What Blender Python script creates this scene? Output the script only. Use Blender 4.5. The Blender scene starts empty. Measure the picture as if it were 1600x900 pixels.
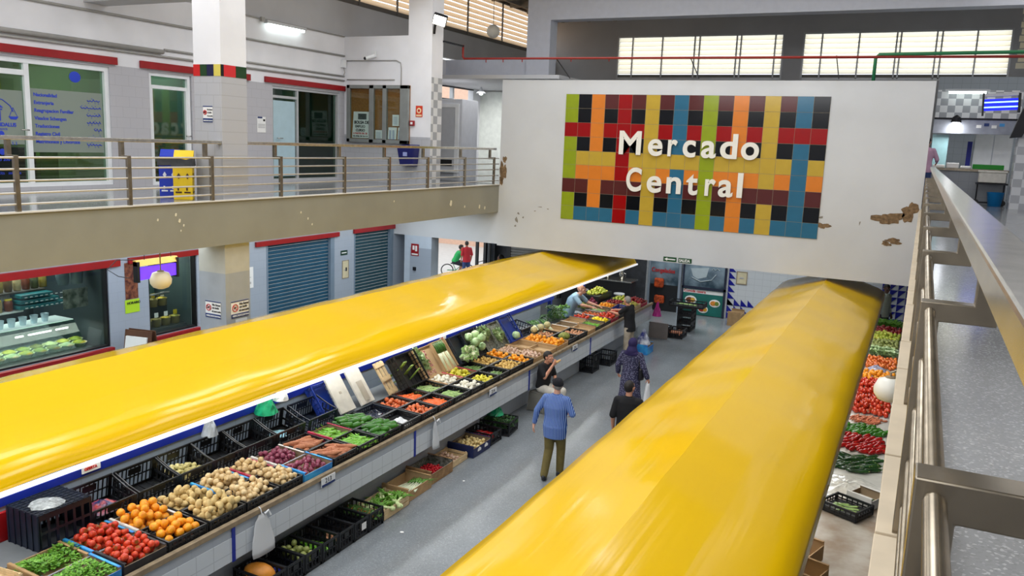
import bpy, bmesh, math, random
from mathutils import Vector as V, Matrix, Euler, noise
random.seed(7)
SC = bpy.context.scene
COL = SC.collection
PI = math.pi
H_CAM = 5.4
Z2 = 4.25          # upper floor level
YS = 20.5          # face of the sign wall


# ------------------------------------------------------------------ mesh builder
class MB:
    def __init__(s):
        s.bm = bmesh.new()
        s.m = 0

    def face(s, vs):
        try:
            f = s.bm.faces.new(vs)
            f.material_index = s.m
            return f
        except ValueError:
            return None

    def poly(s, pts):
        return s.face([s.bm.verts.new(p) for p in pts])

    def box(s, x0, y0, z0, x1, y1, z1, M=None):
        P = [V((x, y, z)) for x in (x0, x1) for y in (y0, y1) for z in (z0, z1)]
        if M is not None:
            P = [M @ p for p in P]
        v = [s.bm.verts.new(p) for p in P]
        for q in ((0, 1, 3, 2), (4, 6, 7, 5), (0, 4, 5, 1), (2, 3, 7, 6), (0, 2, 6, 4), (1, 5, 7, 3)):
            s.face([v[i] for i in q])
        return s

    def cbox(s, c, sz, M=None):
        return s.box(c[0] - sz[0] / 2, c[1] - sz[1] / 2, c[2] - sz[2] / 2, c[0] + sz[0] / 2, c[1] + sz[1] / 2, c[2] + sz[2] / 2, M)

    def rings(s, R, cap0=True, cap1=True, closed=True):
        vv = [[s.bm.verts.new(p) for p in r] for r in R]
        n = len(vv[0])
        for a, b in zip(vv[:-1], vv[1:]):
            for i in range(n if closed else n - 1):
                j = (i + 1) % n
                s.face([a[i], a[j], b[j], b[i]])
        if cap0:
            s.face(list(reversed(vv[0])))
        if cap1:
            s.face(vv[-1])
        return s

    def tube(s, pts, r, n=8, sx=1.0):
        pts = [V(p) for p in pts]
        rr = r if isinstance(r, (list, tuple)) else [r] * len(pts)
        R = []
        t0 = (pts[1] - pts[0]).normalized()
        u = t0.orthogonal().normalized()
        for i, p in enumerate(pts):
            if i == 0:
                t = t0
            elif i == len(pts) - 1:
                t = (pts[i] - pts[i - 1]).normalized()
            else:
                t = ((pts[i + 1] - pts[i]).normalized() + (pts[i] - pts[i - 1]).normalized())
                t = t.normalized() if t.length > 1e-6 else t0
            u = (u - t * u.dot(t))
            u = u.normalized() if u.length > 1e-6 else t.orthogonal().normalized()
            w = t.cross(u)
            R.append([p + (u * math.cos(2 * PI * k / n) * sx + w * math.sin(2 * PI * k / n)) * rr[i] for k in range(n)])
        return s.rings(R)

    def capsule(s, a, b, ra, rb, n=12):
        a, b = V(a), V(b)
        d = b - a
        L = d.length
        d = d.normalized() if L > 1e-6 else V((0, 0, 1))
        P, Rr = [], []
        for q in (-.96, -.75, -.4):
            P.append(a + d * ra * q)
            Rr.append(ra * math.sqrt(1 - q * q))
        P.append(a); Rr.append(ra)
        if L > 1e-6:
            P.append(b); Rr.append(rb)
        for q in (.4, .75, .96):
            P.append(b + d * rb * q)
            Rr.append(rb * math.sqrt(1 - q * q))
        return s.tube(P, Rr, n)

    def lathe(s, prof, n=16, M=None, squash=1.0):
        M = M or Matrix.Identity(4)
        R = [[M @ V((r * math.cos(2 * PI * k / n), r * math.sin(2 * PI * k / n) * squash, z)) for k in range(n)] for r, z in prof]
        return s.rings(R)

    def ell(s, c, r, M=None, n=14, m=9):
        c = V(c)
        if not isinstance(r, (list, tuple)):
            r = (r, r, r)
        Q = M.to_3x3() if M is not None else Matrix.Identity(3)
        R = []
        for i in range(m + 1):
            a = PI * (i + .12) / (m + .24) - PI / 2
            R.append([c + Q @ V((r[0] * math.cos(a) * math.cos(2 * PI * k / n), r[1] * math.cos(a) * math.sin(2 * PI * k / n), r[2] * math.sin(a))) for k in range(n)])
        return s.rings(R)

    def prism(s, pts, vec):
        vec = V(vec)
        pts = [V(p) for p in pts]
        a = [s.bm.verts.new(p) for p in pts]
        b = [s.bm.verts.new(p + vec) for p in pts]
        s.face(list(reversed(a)))
        s.face(b)
        for i in range(len(a)):
            j = (i + 1) % len(a)
            s.face([a[i], a[j], b[j], b[i]])
        return s

    def mesh(s, name, mats, smooth=False):
        bmesh.ops.recalc_face_normals(s.bm, faces=s.bm.faces)
        me = bpy.data.meshes.new(name)
        s.bm.to_mesh(me)
        s.bm.free()
        for m in (mats if isinstance(mats, (list, tuple)) else [mats]):
            me.materials.append(m)
        if smooth:
            for p in me.polygons:
                p.use_smooth = True
        return me

    def build(s, name, mats, parent=None, smooth=False, loc=None, bevel=0):
        o = bpy.data.objects.new(name, s.mesh(name, mats, smooth))
        COL.objects.link(o)
        if parent is not None:
            o.parent = parent
        if loc is not None:
            o.location = loc
        if bevel:
            md = o.modifiers.new('bevel', 'BEVEL')
            md.width = bevel
            md.segments = 2
            md.limit_method = 'ANGLE'
        return o


def tag(o, label=None, cat=None, group=None, kind=None):
    if label: o['label'] = label
    if cat: o['category'] = cat
    if group: o['group'] = group
    if kind: o['kind'] = kind
    return o


def thing(name, label, cat, loc=(0, 0, 0), rot=(0, 0, 0), group=None):
    o = bpy.data.objects.new(name, None)
    o.empty_display_size = .1
    COL.objects.link(o)
    o.location = loc
    o.rotation_euler = rot
    return tag(o, label, cat, group)


def struct(o):
    o['kind'] = 'structure'
    return o


def dup(root, loc=None, rot=None, label=None, group=None, scale=None):
    r = root.copy()
    COL.objects.link(r)
    if loc is not None: r.location = loc
    if rot is not None: r.rotation_euler = rot
    if scale is not None: r.scale = scale
    if label: r['label'] = label
    if group: r['group'] = group
    for ch in list(root.children):
        c = ch.copy(); COL.objects.link(c); c.parent = r
        for g in list(ch.children):
            d = g.copy(); COL.objects.link(d); d.parent = c
    return r


# ------------------------------------------------------------------ materials
def lin(c):
    return tuple((x / 255 / 12.92) if x / 255 <= .04045 else ((x / 255 + .055) / 1.055) ** 2.4 for x in c) + (1,)


MATS = {}


def pm(name, col, rough=.5, metal=0., var=.06, scale=6., bump=0., bscale=40., emit=0., trans=0., alpha=1., coat=0., spec=.5, sss=0., col2=None):
    if name in MATS: return MATS[name]
    m = bpy.data.materials.new(name)
    m.use_nodes = True
    N, L = m.node_tree.nodes, m.node_tree.links
    b = N['Principled BSDF']
    b.inputs['Roughness'].default_value = rough
    b.inputs['Metallic'].default_value = metal
    b.inputs['Specular IOR Level'].default_value = spec
    b.inputs['Transmission Weight'].default_value = trans
    b.inputs['Alpha'].default_value = alpha
    b.inputs['Coat Weight'].default_value = coat
    if sss:
        b.inputs['Subsurface Weight'].default_value = sss
        b.inputs['Subsurface Radius'].default_value = (.02, .01, .006)
    c = lin(col)
    tc = N.new('ShaderNodeTexCoord')
    if var or col2:
        nz = N.new('ShaderNodeTexNoise')
        nz.inputs['Scale'].default_value = scale
        nz.inputs['Detail'].default_value = 4
        L.new(tc.outputs['Object'], nz.inputs['Vector'])
        rp = N.new('ShaderNodeValToRGB')
        rp.color_ramp.elements[0].position = .35
        rp.color_ramp.elements[1].position = .68
        rp.color_ramp.elements[0].color = tuple(x * (1 - var) for x in c[:3]) + (1,)
        rp.color_ramp.elements[1].color = lin(col2) if col2 else tuple(min(1, x * (1 + var)) for x in c[:3]) + (1,)
        L.new(nz.outputs['Fac'], rp.inputs['Fac'])
        L.new(rp.outputs['Color'], b.inputs['Base Color'])
    else:
        b.inputs['Base Color'].default_value = c
    if bump:
        n2 = N.new('ShaderNodeTexNoise')
        n2.inputs['Scale'].default_value = bscale
        n2.inputs['Detail'].default_value = 5
        L.new(tc.outputs['Object'], n2.inputs['Vector'])
        bp = N.new('ShaderNodeBump')
        bp.inputs['Strength'].default_value = bump
        bp.inputs['Distance'].default_value = .02
        L.new(n2.outputs['Fac'], bp.inputs['Height'])
        L.new(bp.outputs['Normal'], b.inputs['Normal'])
    if emit:
        b.inputs['Emission Color'].default_value = c
        b.inputs['Emission Strength'].default_value = emit
    MATS[name] = m
    return m


def tile_mat(name, col, grout, plane, w, h, rough=.25, offset=0., col2=None, mortar=.006):
    """Wall tiles from a brick texture; plane: 'yz', 'xz' or 'xy' (object coordinates)."""
    m = bpy.data.materials.new(name)
    m.use_nodes = True
    N, L = m.node_tree.nodes, m.node_tree.links
    b = N['Principled BSDF']
    b.inputs['Roughness'].default_value = rough
    tc = N.new('ShaderNodeTexCoord'); sp = N.new('ShaderNodeSeparateXYZ'); cb = N.new('ShaderNodeCombineXYZ')
    L.new(tc.outputs['Object'], sp.inputs[0])
    ax = {'x': 'X', 'y': 'Y', 'z': 'Z'}
    L.new(sp.outputs[ax[plane[0]]], cb.inputs['X'])
    L.new(sp.outputs[ax[plane[1]]], cb.inputs['Y'])
    br = N.new('ShaderNodeTexBrick')
    br.offset = offset
    br.inputs['Scale'].default_value = 1
    br.inputs['Brick Width'].default_value = w
    br.inputs['Row Height'].default_value = h
    br.inputs['Mortar Size'].default_value = mortar
    br.inputs['Color1'].default_value = lin(col)
    br.inputs['Color2'].default_value = lin(col2 or col)
    br.inputs['Mortar'].default_value = lin(grout)
    L.new(cb.outputs[0], br.inputs['Vector'])
    L.new(br.outputs['Color'], b.inputs['Base Color'])
    return m


def checker_mat(name, c1, c2, plane, size, rough=.3):
    m = bpy.data.materials.new(name)
    m.use_nodes = True
    N, L = m.node_tree.nodes, m.node_tree.links
    b = N['Principled BSDF']
    b.inputs['Roughness'].default_value = rough
    tc = N.new('ShaderNodeTexCoord'); sp = N.new('ShaderNodeSeparateXYZ'); cb = N.new('ShaderNodeCombineXYZ')
    L.new(tc.outputs['Object'], sp.inputs[0])
    L.new(sp.outputs[plane[0].upper()], cb.inputs['X'])
    L.new(sp.outputs[plane[1].upper()], cb.inputs['Y'])
    ck = N.new('ShaderNodeTexChecker')
    ck.inputs['Scale'].default_value = 1 / size
    ck.inputs['Color1'].default_value = lin(c1)
    ck.inputs['Color2'].default_value = lin(c2)
    cb.inputs['Z'].default_value = .013
    L.new(cb.outputs[0], ck.inputs['Vector'])
    L.new(ck.outputs['Color'], b.inputs['Base Color'])
    return m


def terrazzo(name, base, dark, light, rough, vs=70):
    m = bpy.data.materials.new(name)
    m.use_nodes = True
    N, L = m.node_tree.nodes, m.node_tree.links
    b = N['Principled BSDF']
    tc = N.new('ShaderNodeTexCoord')
    vo = N.new('ShaderNodeTexVoronoi'); vo.inputs['Scale'].default_value = vs
    L.new(tc.outputs['Object'], vo.inputs['Vector'])
    sp = N.new('ShaderNodeSeparateColor')
    L.new(vo.outputs['Color'], sp.inputs[0])
    rp = N.new('ShaderNodeValToRGB')
    e = rp.color_ramp.elements
    e[0].position = .0; e[0].color = lin(dark)
    e[1].position = .22; e[1].color = lin(base)
    k = e.new(.80); k.color = lin(base)
    k = e.new(.97); k.color = lin(light)
    L.new(sp.outputs[0], rp.inputs['Fac'])
    nz = N.new('ShaderNodeTexNoise'); nz.inputs['Scale'].default_value = .9; nz.inputs['Detail'].default_value = 6
    L.new(tc.outputs['Object'], nz.inputs['Vector'])
    mx = N.new('ShaderNodeMix'); mx.data_type = 'RGBA'; mx.blend_type = 'MULTIPLY'
    mx.inputs['Factor'].default_value = .55
    L.new(rp.outputs['Color'], mx.inputs['A'])
    r2 = N.new('ShaderNodeValToRGB')
    r2.color_ramp.elements[0].position = .3; r2.color_ramp.elements[0].color = (.72, .72, .7, 1)
    r2.color_ramp.elements[1].position = .6; r2.color_ramp.elements[1].color = (1, 1, 1, 1)
    L.new(nz.outputs['Fac'], r2.inputs['Fac'])
    L.new(r2.outputs['Color'], mx.inputs['B'])
    L.new(mx.outputs['Result'], b.inputs['Base Color'])
    r3 = N.new('ShaderNodeMapRange')
    r3.inputs['To Min'].default_value = rough * .7; r3.inputs['To Max'].default_value = rough * 1.5
    L.new(nz.outputs['Fac'], r3.inputs['Value'])
    L.new(r3.outputs['Result'], b.inputs['Roughness'])
    return m


def glass_mat(name, tint=(235, 245, 240), gloss=.12, rough=.03):
    if name in MATS: return MATS[name]
    m = bpy.data.materials.new(name)
    m.use_nodes = True
    N, L = m.node_tree.nodes, m.node_tree.links
    N.remove(N['Principled BSDF'])
    t = N.new('ShaderNodeBsdfTransparent'); t.inputs['Color'].default_value = lin(tint)
    g = N.new('ShaderNodeBsdfGlossy'); g.inputs['Roughness'].default_value = rough
    mx = N.new('ShaderNodeMixShader'); mx.inputs[0].default_value = gloss
    L.new(t.outputs[0], mx.inputs[1]); L.new(g.outputs[0], mx.inputs[2])
    L.new(mx.outputs[0], N['Material Output'].inputs['Surface'])
    MATS[name] = m
    return m


def film_mat(name, col, alpha):
    m = bpy.data.materials.new(name)
    m.use_nodes = True
    N, L = m.node_tree.nodes, m.node_tree.links
    b = N['Principled BSDF']
    b.inputs['Base Color'].default_value = lin(col)
    b.inputs['Alpha'].default_value = alpha
    b.inputs['Roughness'].default_value = .3
    return m


def translucent_mat(name, col, f=.6):
    m = bpy.data.materials.new(name)
    m.use_nodes = True
    N, L = m.node_tree.nodes, m.node_tree.links
    b = N['Principled BSDF']
    b.inputs['Base Color'].default_value = lin(col)
    b.inputs['Roughness'].default_value = .5
    t = N.new('ShaderNodeBsdfTranslucent'); t.inputs['Color'].default_value = lin(col)
    mx = N.new('ShaderNodeMixShader'); mx.inputs[0].default_value = f
    L.new(b.outputs[0], mx.inputs[1]); L.new(t.outputs[0], mx.inputs[2])
    L.new(mx.outputs[0], N['Material Output'].inputs['Surface'])
    return m


WHITE = pm('white_paint', (232, 232, 236), .6, var=.05, scale=1.2)
OFFWHITE = pm('warm_white_plaster', (216, 214, 208), .65, var=.05, scale=.8)
GREYPAINT = pm('grey_paint', (186, 186, 188), .6, var=.05, scale=1.)
COOLGREY = pm('cool_grey_paint', (168, 176, 188), .55, var=.05, scale=1.)
BEIGE = pm('beige_fascia_paint', (143, 143, 133), .6, var=.07, scale=1.)
PLASTER = pm('bare_plaster', (128, 104, 76), .9, var=.35, scale=14, bump=.8)
RED = pm('red_steel', (150, 12, 20), .4, var=.08)
STEEL = pm('brushed_steel', (150, 140, 124), .27, .9, var=.18, scale=9)
STEEL2 = pm('bright_steel', (196, 192, 184), .2, .9, var=.15, scale=14)
ALU = pm('pale_aluminium', (200, 202, 204), .4, .3, var=.04)
DARKMET = pm('dark_metal', (40, 40, 44), .45, .6)
BLACKP = pm('black_plastic', (22, 24, 28), .42, var=.2)
NAVYP = pm('navy_plastic', (24, 33, 50), .42, var=.2)
BLUEP = pm('blue_painted_steel', (20, 42, 150), .45, var=.1)
KRAFT = pm('kraft_cardboard', (176, 142, 100), .85, var=.12, scale=9)
WOOD = pm('pale_crate_wood', (214, 188, 146), .8, var=.14, scale=12)
OLDWOOD = pm('worn_wood_edge', (150, 132, 106), .75, var=.25, scale=7)
PAPER = pm('white_paper', (238, 238, 236), .8, var=.02)
BLACK = pm('flat_black', (12, 12, 14), .6, var=0)
YEL = None
INKB = pm('blue_ink', (34, 62, 190), .6, var=0)
INKK = pm('black_ink', (24, 24, 28), .6, var=0)
INKR = pm('red_ink', (196, 28, 30), .6, var=0)
INKN = pm('navy_ink', (30, 52, 110), .5, var=0)
WHITEP = pm('white_plastic', (232, 234, 236), .45, var=.03)
TUBE = pm('lit_tube', (235, 250, 245), .5, var=0, emit=6.)


def text(s, name, loc, rot, size, mat, parent=None, ext=.002, align='LEFT', bold=0., sx=1.):
    c = bpy.data.curves.new(name, 'FONT')
    c.body = s
    c.size = size
    c.extrude = ext
    c.offset = bold
    c.align_x = align
    c.fill_mode = 'BOTH'
    c.materials.append(mat)
    o = bpy.data.objects.new(name, c)
    COL.objects.link(o)
    dg = bpy.context.evaluated_depsgraph_get()
    me = bpy.data.meshes.new_from_object(o.evaluated_get(dg))
    bpy.data.objects.remove(o)
    if not me.materials: me.materials.append(mat)
    o = bpy.data.objects.new(name, me)
    COL.objects.link(o)
    o.location = loc
    o.rotation_euler = rot
    o.scale = (sx, 1, 1)
    if parent is not None: o.parent = parent
    return o


RX = (PI / 2, 0, PI / 2)    # on a wall that faces +X
RY = (PI / 2, 0, 0)         # on a wall that faces -Y
# ================================================================== THE SETTING
FLOORM = terrazzo('hall_terrazzo', (132, 138, 143), (122, 128, 134), (148, 154, 158), .17)
UPFLOORM = terrazzo('gallery_terrazzo', (136, 138, 140), (122, 124, 126), (186, 188, 190), .13, 110)
TILE_YZ = tile_mat('grey_tile_left', (186, 185, 190), (176, 175, 180), 'yz', .3, .2, .3, .5)
TILE_XZ = tile_mat('grey_tile_cross', (180, 181, 186), (166, 166, 170), 'xz', .3, .2, .3, .5)
CHECK_YZ = checker_mat('checker_tiles_side', (222, 222, 222), (166, 168, 172), 'yz', .2)
CHECK_XZ = checker_mat('checker_tiles_front', (226, 226, 228), (160, 162, 168), 'xz', .2)

struct(MB().box(-14.6, -5, -.15, 6, 32, 0).build('floor', FLOORM))
# ---- galleries: left, right and the one behind the sign wall
m = MB(); m.box(-14.2, -5, 3.5, -10.53, YS, Z2 - .004)
struct(m.build('trim_1', BEIGE))                       # fascia and slab of the left gallery
m = MB(); m.box(-14.2, -5, Z2 - .004, -10.5, YS, Z2)
m.m = 1; m.box(-10.62, -5, Z2, -10.5, YS, Z2 + .018)
fl = struct(m.build('floor_left_gallery', [UPFLOORM, OFFWHITE]))
m = MB(); m.box(.0, -5, 3.5, 6, 32, Z2)
struct(m.build('floor_right_gallery', UPFLOORM))
m = MB(); m.box(-14.2, YS + .3, 3.5, 0, 32, Z2)
struct(m.build('floor_far_gallery', UPFLOORM))
# pale tile curb along the right edge
m = MB(); y = -4.8; k = 0
while y < YS:
    m.m = 0
    m.box(-.014 - .002 * (k % 2), y, Z2 - .12, .056, y + .725, Z2 + .035 + .002 * (k % 3))
    m.m = 1
    m.box(-.010, y + .725, Z2 - .12, .052, y + .74, Z2 + .026)
    y += .74; k += 1
CURB = pm('cream_curb_tile', (206, 190, 164), .5, var=.08, scale=5)
GROUT = pm('dirty_grout', (150, 134, 112), .8, var=.1)
struct(m.build('trim_2', [CURB, GROUT], bevel=.003))

# ---- left wall, upper storey (openings for the shop fronts)
def wall_x(name, x, y0, y1, z0, z1, holes, mats, th=.2, split=None):
    """Wall facing +X at x, with rectangular holes (y0, y1, z0, z1); mats [below split, above]."""
    m = MB()
    ys = sorted({y0, y1, *[h[0] for h in holes], *[h[1] for h in holes]})
    for a, b in zip(ys[:-1], ys[1:]):
        hs = sorted([h for h in holes if h[0] <= a + 1e-6 and h[1] >= b - 1e-6], key=lambda h: h[2])
        z = z0
        segs = []
        for h in hs:
            segs.append((z, h[2])); z = h[3]
        segs.append((z, z1))
        for s0, s1 in segs:
            if s1 - s0 < 1e-4: continue
            if split and s0 < split < s1:
                m.m = 0; m.box(x - th, a, s0, x, b, split)
                m.m = 1; m.box(x - th, a, split, x, b, s1)
            else:
                m.m = 0 if (not split or s1 <= split) else 1
                m.box(x - th, a, s0, x, b, s1)
    return struct(m.build(name, mats))


HOLES_UP = [(7.6, 10.98, 4.32, 6.52), (11.88, 12.95, 4.28, 6.52), (15.36, 17.9, 4.28, 6.52)]
wall_x('wall_left_upper', -14, -5, 18.1, Z2, 8.0, HOLES_UP, [TILE_YZ, WHITE], split=6.56)
struct(MB().box(-14.25, -5, 8.0, -14.08, 32, 8.92).build('wall_left_top', GREYPAINT))
wall_x('wall_left_far', -14, 18.3, 32, Z2, 7.4, [(22.7, 25.1, 6.72, 7.12)], [WHITE])
m = MB(); m.box(-14.08, 18.3, 7.32, -13.9, 32, 7.9)
struct(m.build('trim_3', WHITE))
HOLES_LOW = [(7.2, 10.75, 1.14, 2.76), (11.68, 12.95, 1.14, 2.78), (15.1, 17.68, 0, 2.78), (18.55, 20.45, 0, 2.8), (22.6, 26.6, 0, 3.0)]
LOWWALL = tile_mat('blue_grey_tile', (166, 176, 190), (161, 170, 184), 'yz', .3, .2, .35, .5)
wall_x('wall_left_lower', -14, -5, 27, 0, 3.5, HOLES_LOW, [LOWWALL, COOLGREY], split=2.7)
# red heads over the shop fronts and red sills
for k, (a, b, z0, z1) in enumerate([(5, 11.13, 6.57, 6.71), (11.66, 14.62, 6.57, 6.71), (15.1, 18.08, 6.58, 6.71),
                                    (5, 11.0, 2.72, 2.86), (11.2, 13.0, 2.74, 2.86), (14.72, 17.85, 2.74, 2.86), (18.5, 20.49, 2.76, 2.88)]):
    tag(MB().box(-13.999, a, z0, -13.94, b, z1).build('red_lintel_strip', RED, bevel=.006),
        ['red painted band over the lettered office window upstairs', 'red painted band over the narrow green glazed door upstairs',
         'red painted band over the pale blue door beside the notice case', 'red band above the deli window with jars',
         'red band above the small shop window behind the globe lamp', 'red band above the wider teal roller shutter',
         'red band above the far narrower teal roller shutter'][k], 'lintel strip')
for k, (a, b) in enumerate([(5, 10.76), (11.66, 12.97)]):
    tag(MB().box(-13.999, a, 1.01, -13.9, b, 1.139).build('red_sill_strip', RED, bevel=.006),
        ['red sill under the wide deli window with jars', 'red sill under the small shop window behind the globe lamp'][k], 'sill strip')

# ---- cross wall with the notice case, checker edged pillar
m = MB(); m.box(-14, 18.1, Z2, -12.0, 18.3, 5.46); m.m = 1; m.box(-14, 18.1, 5.46, -12.0, 18.3, 7.97)
struct(m.build('wall_cross', [TILE_XZ, WHITE]))
m = MB(); m.box(-12.0, 18.09, Z2, -11.3, 18.62, 5.46); m.m = 1; m.box(-12.0, 18.09, 5.46, -11.3, 18.62, 10.4)
m.m = 2; m.box(-11.3, 18.1, Z2, -11.292, 18.6, 6.95)
struct(m.build('pillar_checkered', [TILE_XZ, WHITE, CHECK_YZ]))
# ---- big square pillar on both floors with its band of coloured tiles
m = MB()
PX0, PX1, PY0, PY1 = -11.24, -10.62, 10.45, 11.03
m.m = 0; m.box(PX0, PY0, 6.5, PX1, PY1, 10.4)
m.m = 1; m.box(PX0, PY0, Z2, PX1, PY1, 6.31)
m.m = 2; m.box(PX0, PY0, 2.98, PX1, PY1, 3.5)
m.m = 3; m.box(PX0, PY0, 0, PX1, PY1, 2.98)
bands = [(196, 30, 30), (24, 62, 30), (22, 26, 66), (212, 196, 92), (20, 20, 20), (204, 44, 48), (30, 62, 30)]
bm_ = [pm('band_tile_%d' % i, c, .25, var=.03) for i, c in enumerate(bands)]
w = (PX1 - PX0) / 4
for i in range(4):
    m.m = 4 + i; m.box(PX0 + w * i - .002, PY0 - .006, 6.31, PX0 + w * (i + 1) - .006, PY0 + .02, 6.5)
for i, (a, b) in enumerate([(0, .06), (.06, .33), (.33, .58)]):
    m.m = 8 + i; m.box(PX1 - .02, PY0 + a, 6.31, PX1 + .006, PY0 + b - .004, 6.5)
m.m = 0; m.box(PX0 + .01, PY0 + .01, 6.31, PX1 - .01, PY1 - .01, 6.5)
struct(m.build('pillar_striped', [WHITE, TILE_XZ, pm('pillar_grey_cream', (184, 184, 176), .6, var=.04), pm('pillar_lower_grey', (160, 166, 174), .5, var=.04)] + bm_))
# transverse beam from the pillar to the wall
struct(MB().box(-14, 10.5, 7.62, -11.24, 10.98, 10.4).build('beam_left', GREYPAINT))

# ---- sign wall (a bulkhead that hangs over the aisles) and the pier beside the shutters
m = MB(); m.box(-10.53, YS, 2.56, 0.02, YS + .3, 7.08)
m.box(-14.0, YS, 2.6, -10.53, YS + .3, 3.5)
SIGNP = pm('sign_wall_plaster', (205, 208, 212), .6, var=.05, scale=.7, bump=.12, bscale=6)
sw = struct(m.build('wall_sign', SIGNP))
m = MB(); m.box(-13.62, YS - .002, 0, -12.68, YS + .4, 2.6)
m.m = 1; m.box(-13.42, YS - .006, 0, -12.68, YS, 2.25)
struct(m.build('pillar_pier', [pm('pale_blue_paint', (196, 208, 222), .5, var=.03), LOWWALL]))


def blob(mb, cx, cz, rx, rz, seed, y0, th, n=26):
    rnd = random.Random(seed)
    ph = [rnd.uniform(0, 6.28) for _ in range(4)]
    pts = []
    for k in range(n):
        a = 2 * PI * k / n
        q = 1 + .22 * math.sin(2 * a + ph[0]) + .16 * math.sin(3 * a + ph[1]) + .12 * math.sin(5 * a + ph[2]) + .1 * math.sin(9 * a + ph[3])
        pts.append((cx + rx * q * math.cos(a), y0, cz + rz * q * math.sin(a)))
    mb.prism(pts, (0, -th, 0))


m = MB()
for c in [(-.62, 4.05, .28, .14, 1), (-.2, 4.22, .16, .2, 2), (-1.98, 3.78, .13, .07, 4), (-.45, 3.55, .17, .06, 5), (-10.42, 4.62, .09, .27, 7),
          (-10.38, 4.95, .05, .1, 8), (-10.47, 4.36, .05, .12, 9), (-.6, 3.48, .1, .05, 10)]:
    blob(m, *c, YS + .01, .016)
struct(m.build('plaster_patch', PLASTER, sw))
m = MB()
for c in [(-9.95, 3.32, .04, .07, 11), (-9.9, 3.5, .03, .03, 12), (-9.25, 3.72, .05, .012, 13), (-2.05, 3.97, .045, .03, 14), (-1.2, 3.9, .014, .04, 15), (-9.98, 3.15, .025, .03, 18), (-9.02, 3.68, .03, .012, 19), (-9.4, 3.6, .03, .01, 20), (-9.75, 3.4, .02, .03, 21)]:
    blob(m, *c, YS + .01, .012)
struct(m.build('dark_scuff', pm('scuffed_plaster', (140, 136, 128), .9, var=.3, scale=30), sw))
# chips on the beige fascia
m = MB()
for y, z, r in [(17.9, 3.86, .07), (9.0, 4.02, .02), (9.35, 4.08, .025), (9.42, 3.98, .03), (9.5, 3.9, .02), (9.44, 3.82, .016), (12.3, 3.95, .02), (12.5, 3.82, .022), (12.62, 3.7, .02), (18.6, 3.74, .03), (19.4, 3.7, .05), (19.7, 3.65, .04), (15.4, 4.02, .018)]:
    pts = [(-10.535, y + r * (.6 + .4 * ((k * 7) % 3)) * math.cos(k * .9), z + r * 1.1 * math.sin(k * .9)) for k in range(7)]
    m.prism(pts, (.012, 0, 0))
struct(m.build('fascia_chip', pm('chipped_white', (222, 216, 196), .9), fl))

# ---- back of the hall: portal frame, far walls, roof
struct(MB().box(-11.05, 23, Z2, -10.3, 23.5, 9.0).build('pillar_portal', pm('cool_white_paint', (206, 210, 222), .55, var=.03)))
m = MB(); m.box(-11.05, 23, 9.0, 6, 23.5, 10.4)
struct(m.build('beam_portal', MATS['cool_white_paint']))
m = MB(); m.box(-14, 23.1, 7.32, -11.05, 23.4, 7.9)
struct(m.build('beam_cross', MATS['cool_white_paint']))
BACKY = 31.6
wx = [(-11.22, -5.02), (-4.32, 2.05)]
m = MB()
m.box(-14.2, BACKY, Z2, 6, BACKY + .25, 8.08); m.box(-14.2, BACKY, 9.6, 6, BACKY + .25, 10.6)
for a, b in [(-14.2, wx[0][0]), (wx[0][1], wx[1][0]), (wx[1][1], 6)]:
    m.box(a, BACKY, 8.08, b, BACKY + .25, 9.6)
struct(m.build('wall_back_upper', GREYPAINT))
m = MB(); m.box(-14.2, 26.98, 0, 6, 27.15, 3.5)
WT = tile_mat('white_wall_tile', (206, 210, 214), (190, 194, 198), 'xz', .25, .2, .3, .0)
struct(m.build('wall_back_lower', WT))
struct(MB().box(5.8, -5, 0, 6, 32, 10.4).build('wall_right', WHITE))
struct(MB().box(-14.2, -5.2, 0, 6, -5, 10.4).build('wall_front', WHITE))
m = MB(); m.box(-11.2, -4.99, 8.0, 1.2, -4.95, 8.06); m.box(-11.2, -4.99, 9.5, 1.2, -4.95, 9.56)
for k in range(9): m.box(-11.2 + 1.54 * k, -4.99, 8.06, -11.12 + 1.54 * k, -4.95, 9.5)
struct(m.build('window_5', ALU))  # unseen frame added on the solid front wall to go with the fill light
# roof with the skylight opening over the hall and a coffered underside
m = MB()
m.box(-14.4, -5.2, 10.4, -10.6, 32, 10.7); m.box(.4, -5.2, 10.4, 6.2, 32, 10.7)
SKX, SKY = [(-8.9, -6.1), (-3.9, -1.1)], [(-3.4 + 4.1 * k, -1.5 + 4.1 * k) for k in range(6)]
m.box(-10.6, 21.5, 10.4, .4, 32, 10.7); m.box(-10.6, -5.2, 10.4, .4, SKY[0][0], 10.7)
for i, (a, b) in enumerate(SKY):
    m.box(-10.6, b, 10.4, .4, SKY[i + 1][0] if i < 5 else 21.5, 10.7)
    for xa, xb in ((-10.6, SKX[0][0]), (SKX[0][1], SKX[1][0]), (SKX[1][1], .4)): m.box(xa, a, 10.4, xb, b, 10.7)
struct(m.build('roof', GREYPAINT))
m = MB()
for k in range(9):
    m.box(-13.9, 19 + k * 1.4, 10.16, -10.9, 19.1 + k * 1.4, 10.4)
for k in range(3):
    m.box(-13.6 + k * 1.1, 18.6, 10.2, -13.5 + k * 1.1, 31.5, 10.4)
for k in range(10):
    m.box(-9.5 + k * 1.1, 24, 10.24, -9.4 + k * 1.1, 31.4, 10.4)
struct(m.build('ceiling_coffer', pm('dusty_rib_paint', (150, 144, 134), .8), None))

# ---- clerestory louvres on the left and the two banks of louvred windows at the back
LOUV = translucent_mat('cream_louvre', (252, 236, 214), .75)
LOUVW = translucent_mat('pale_louvre', (254, 250, 238), .88)


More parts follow.
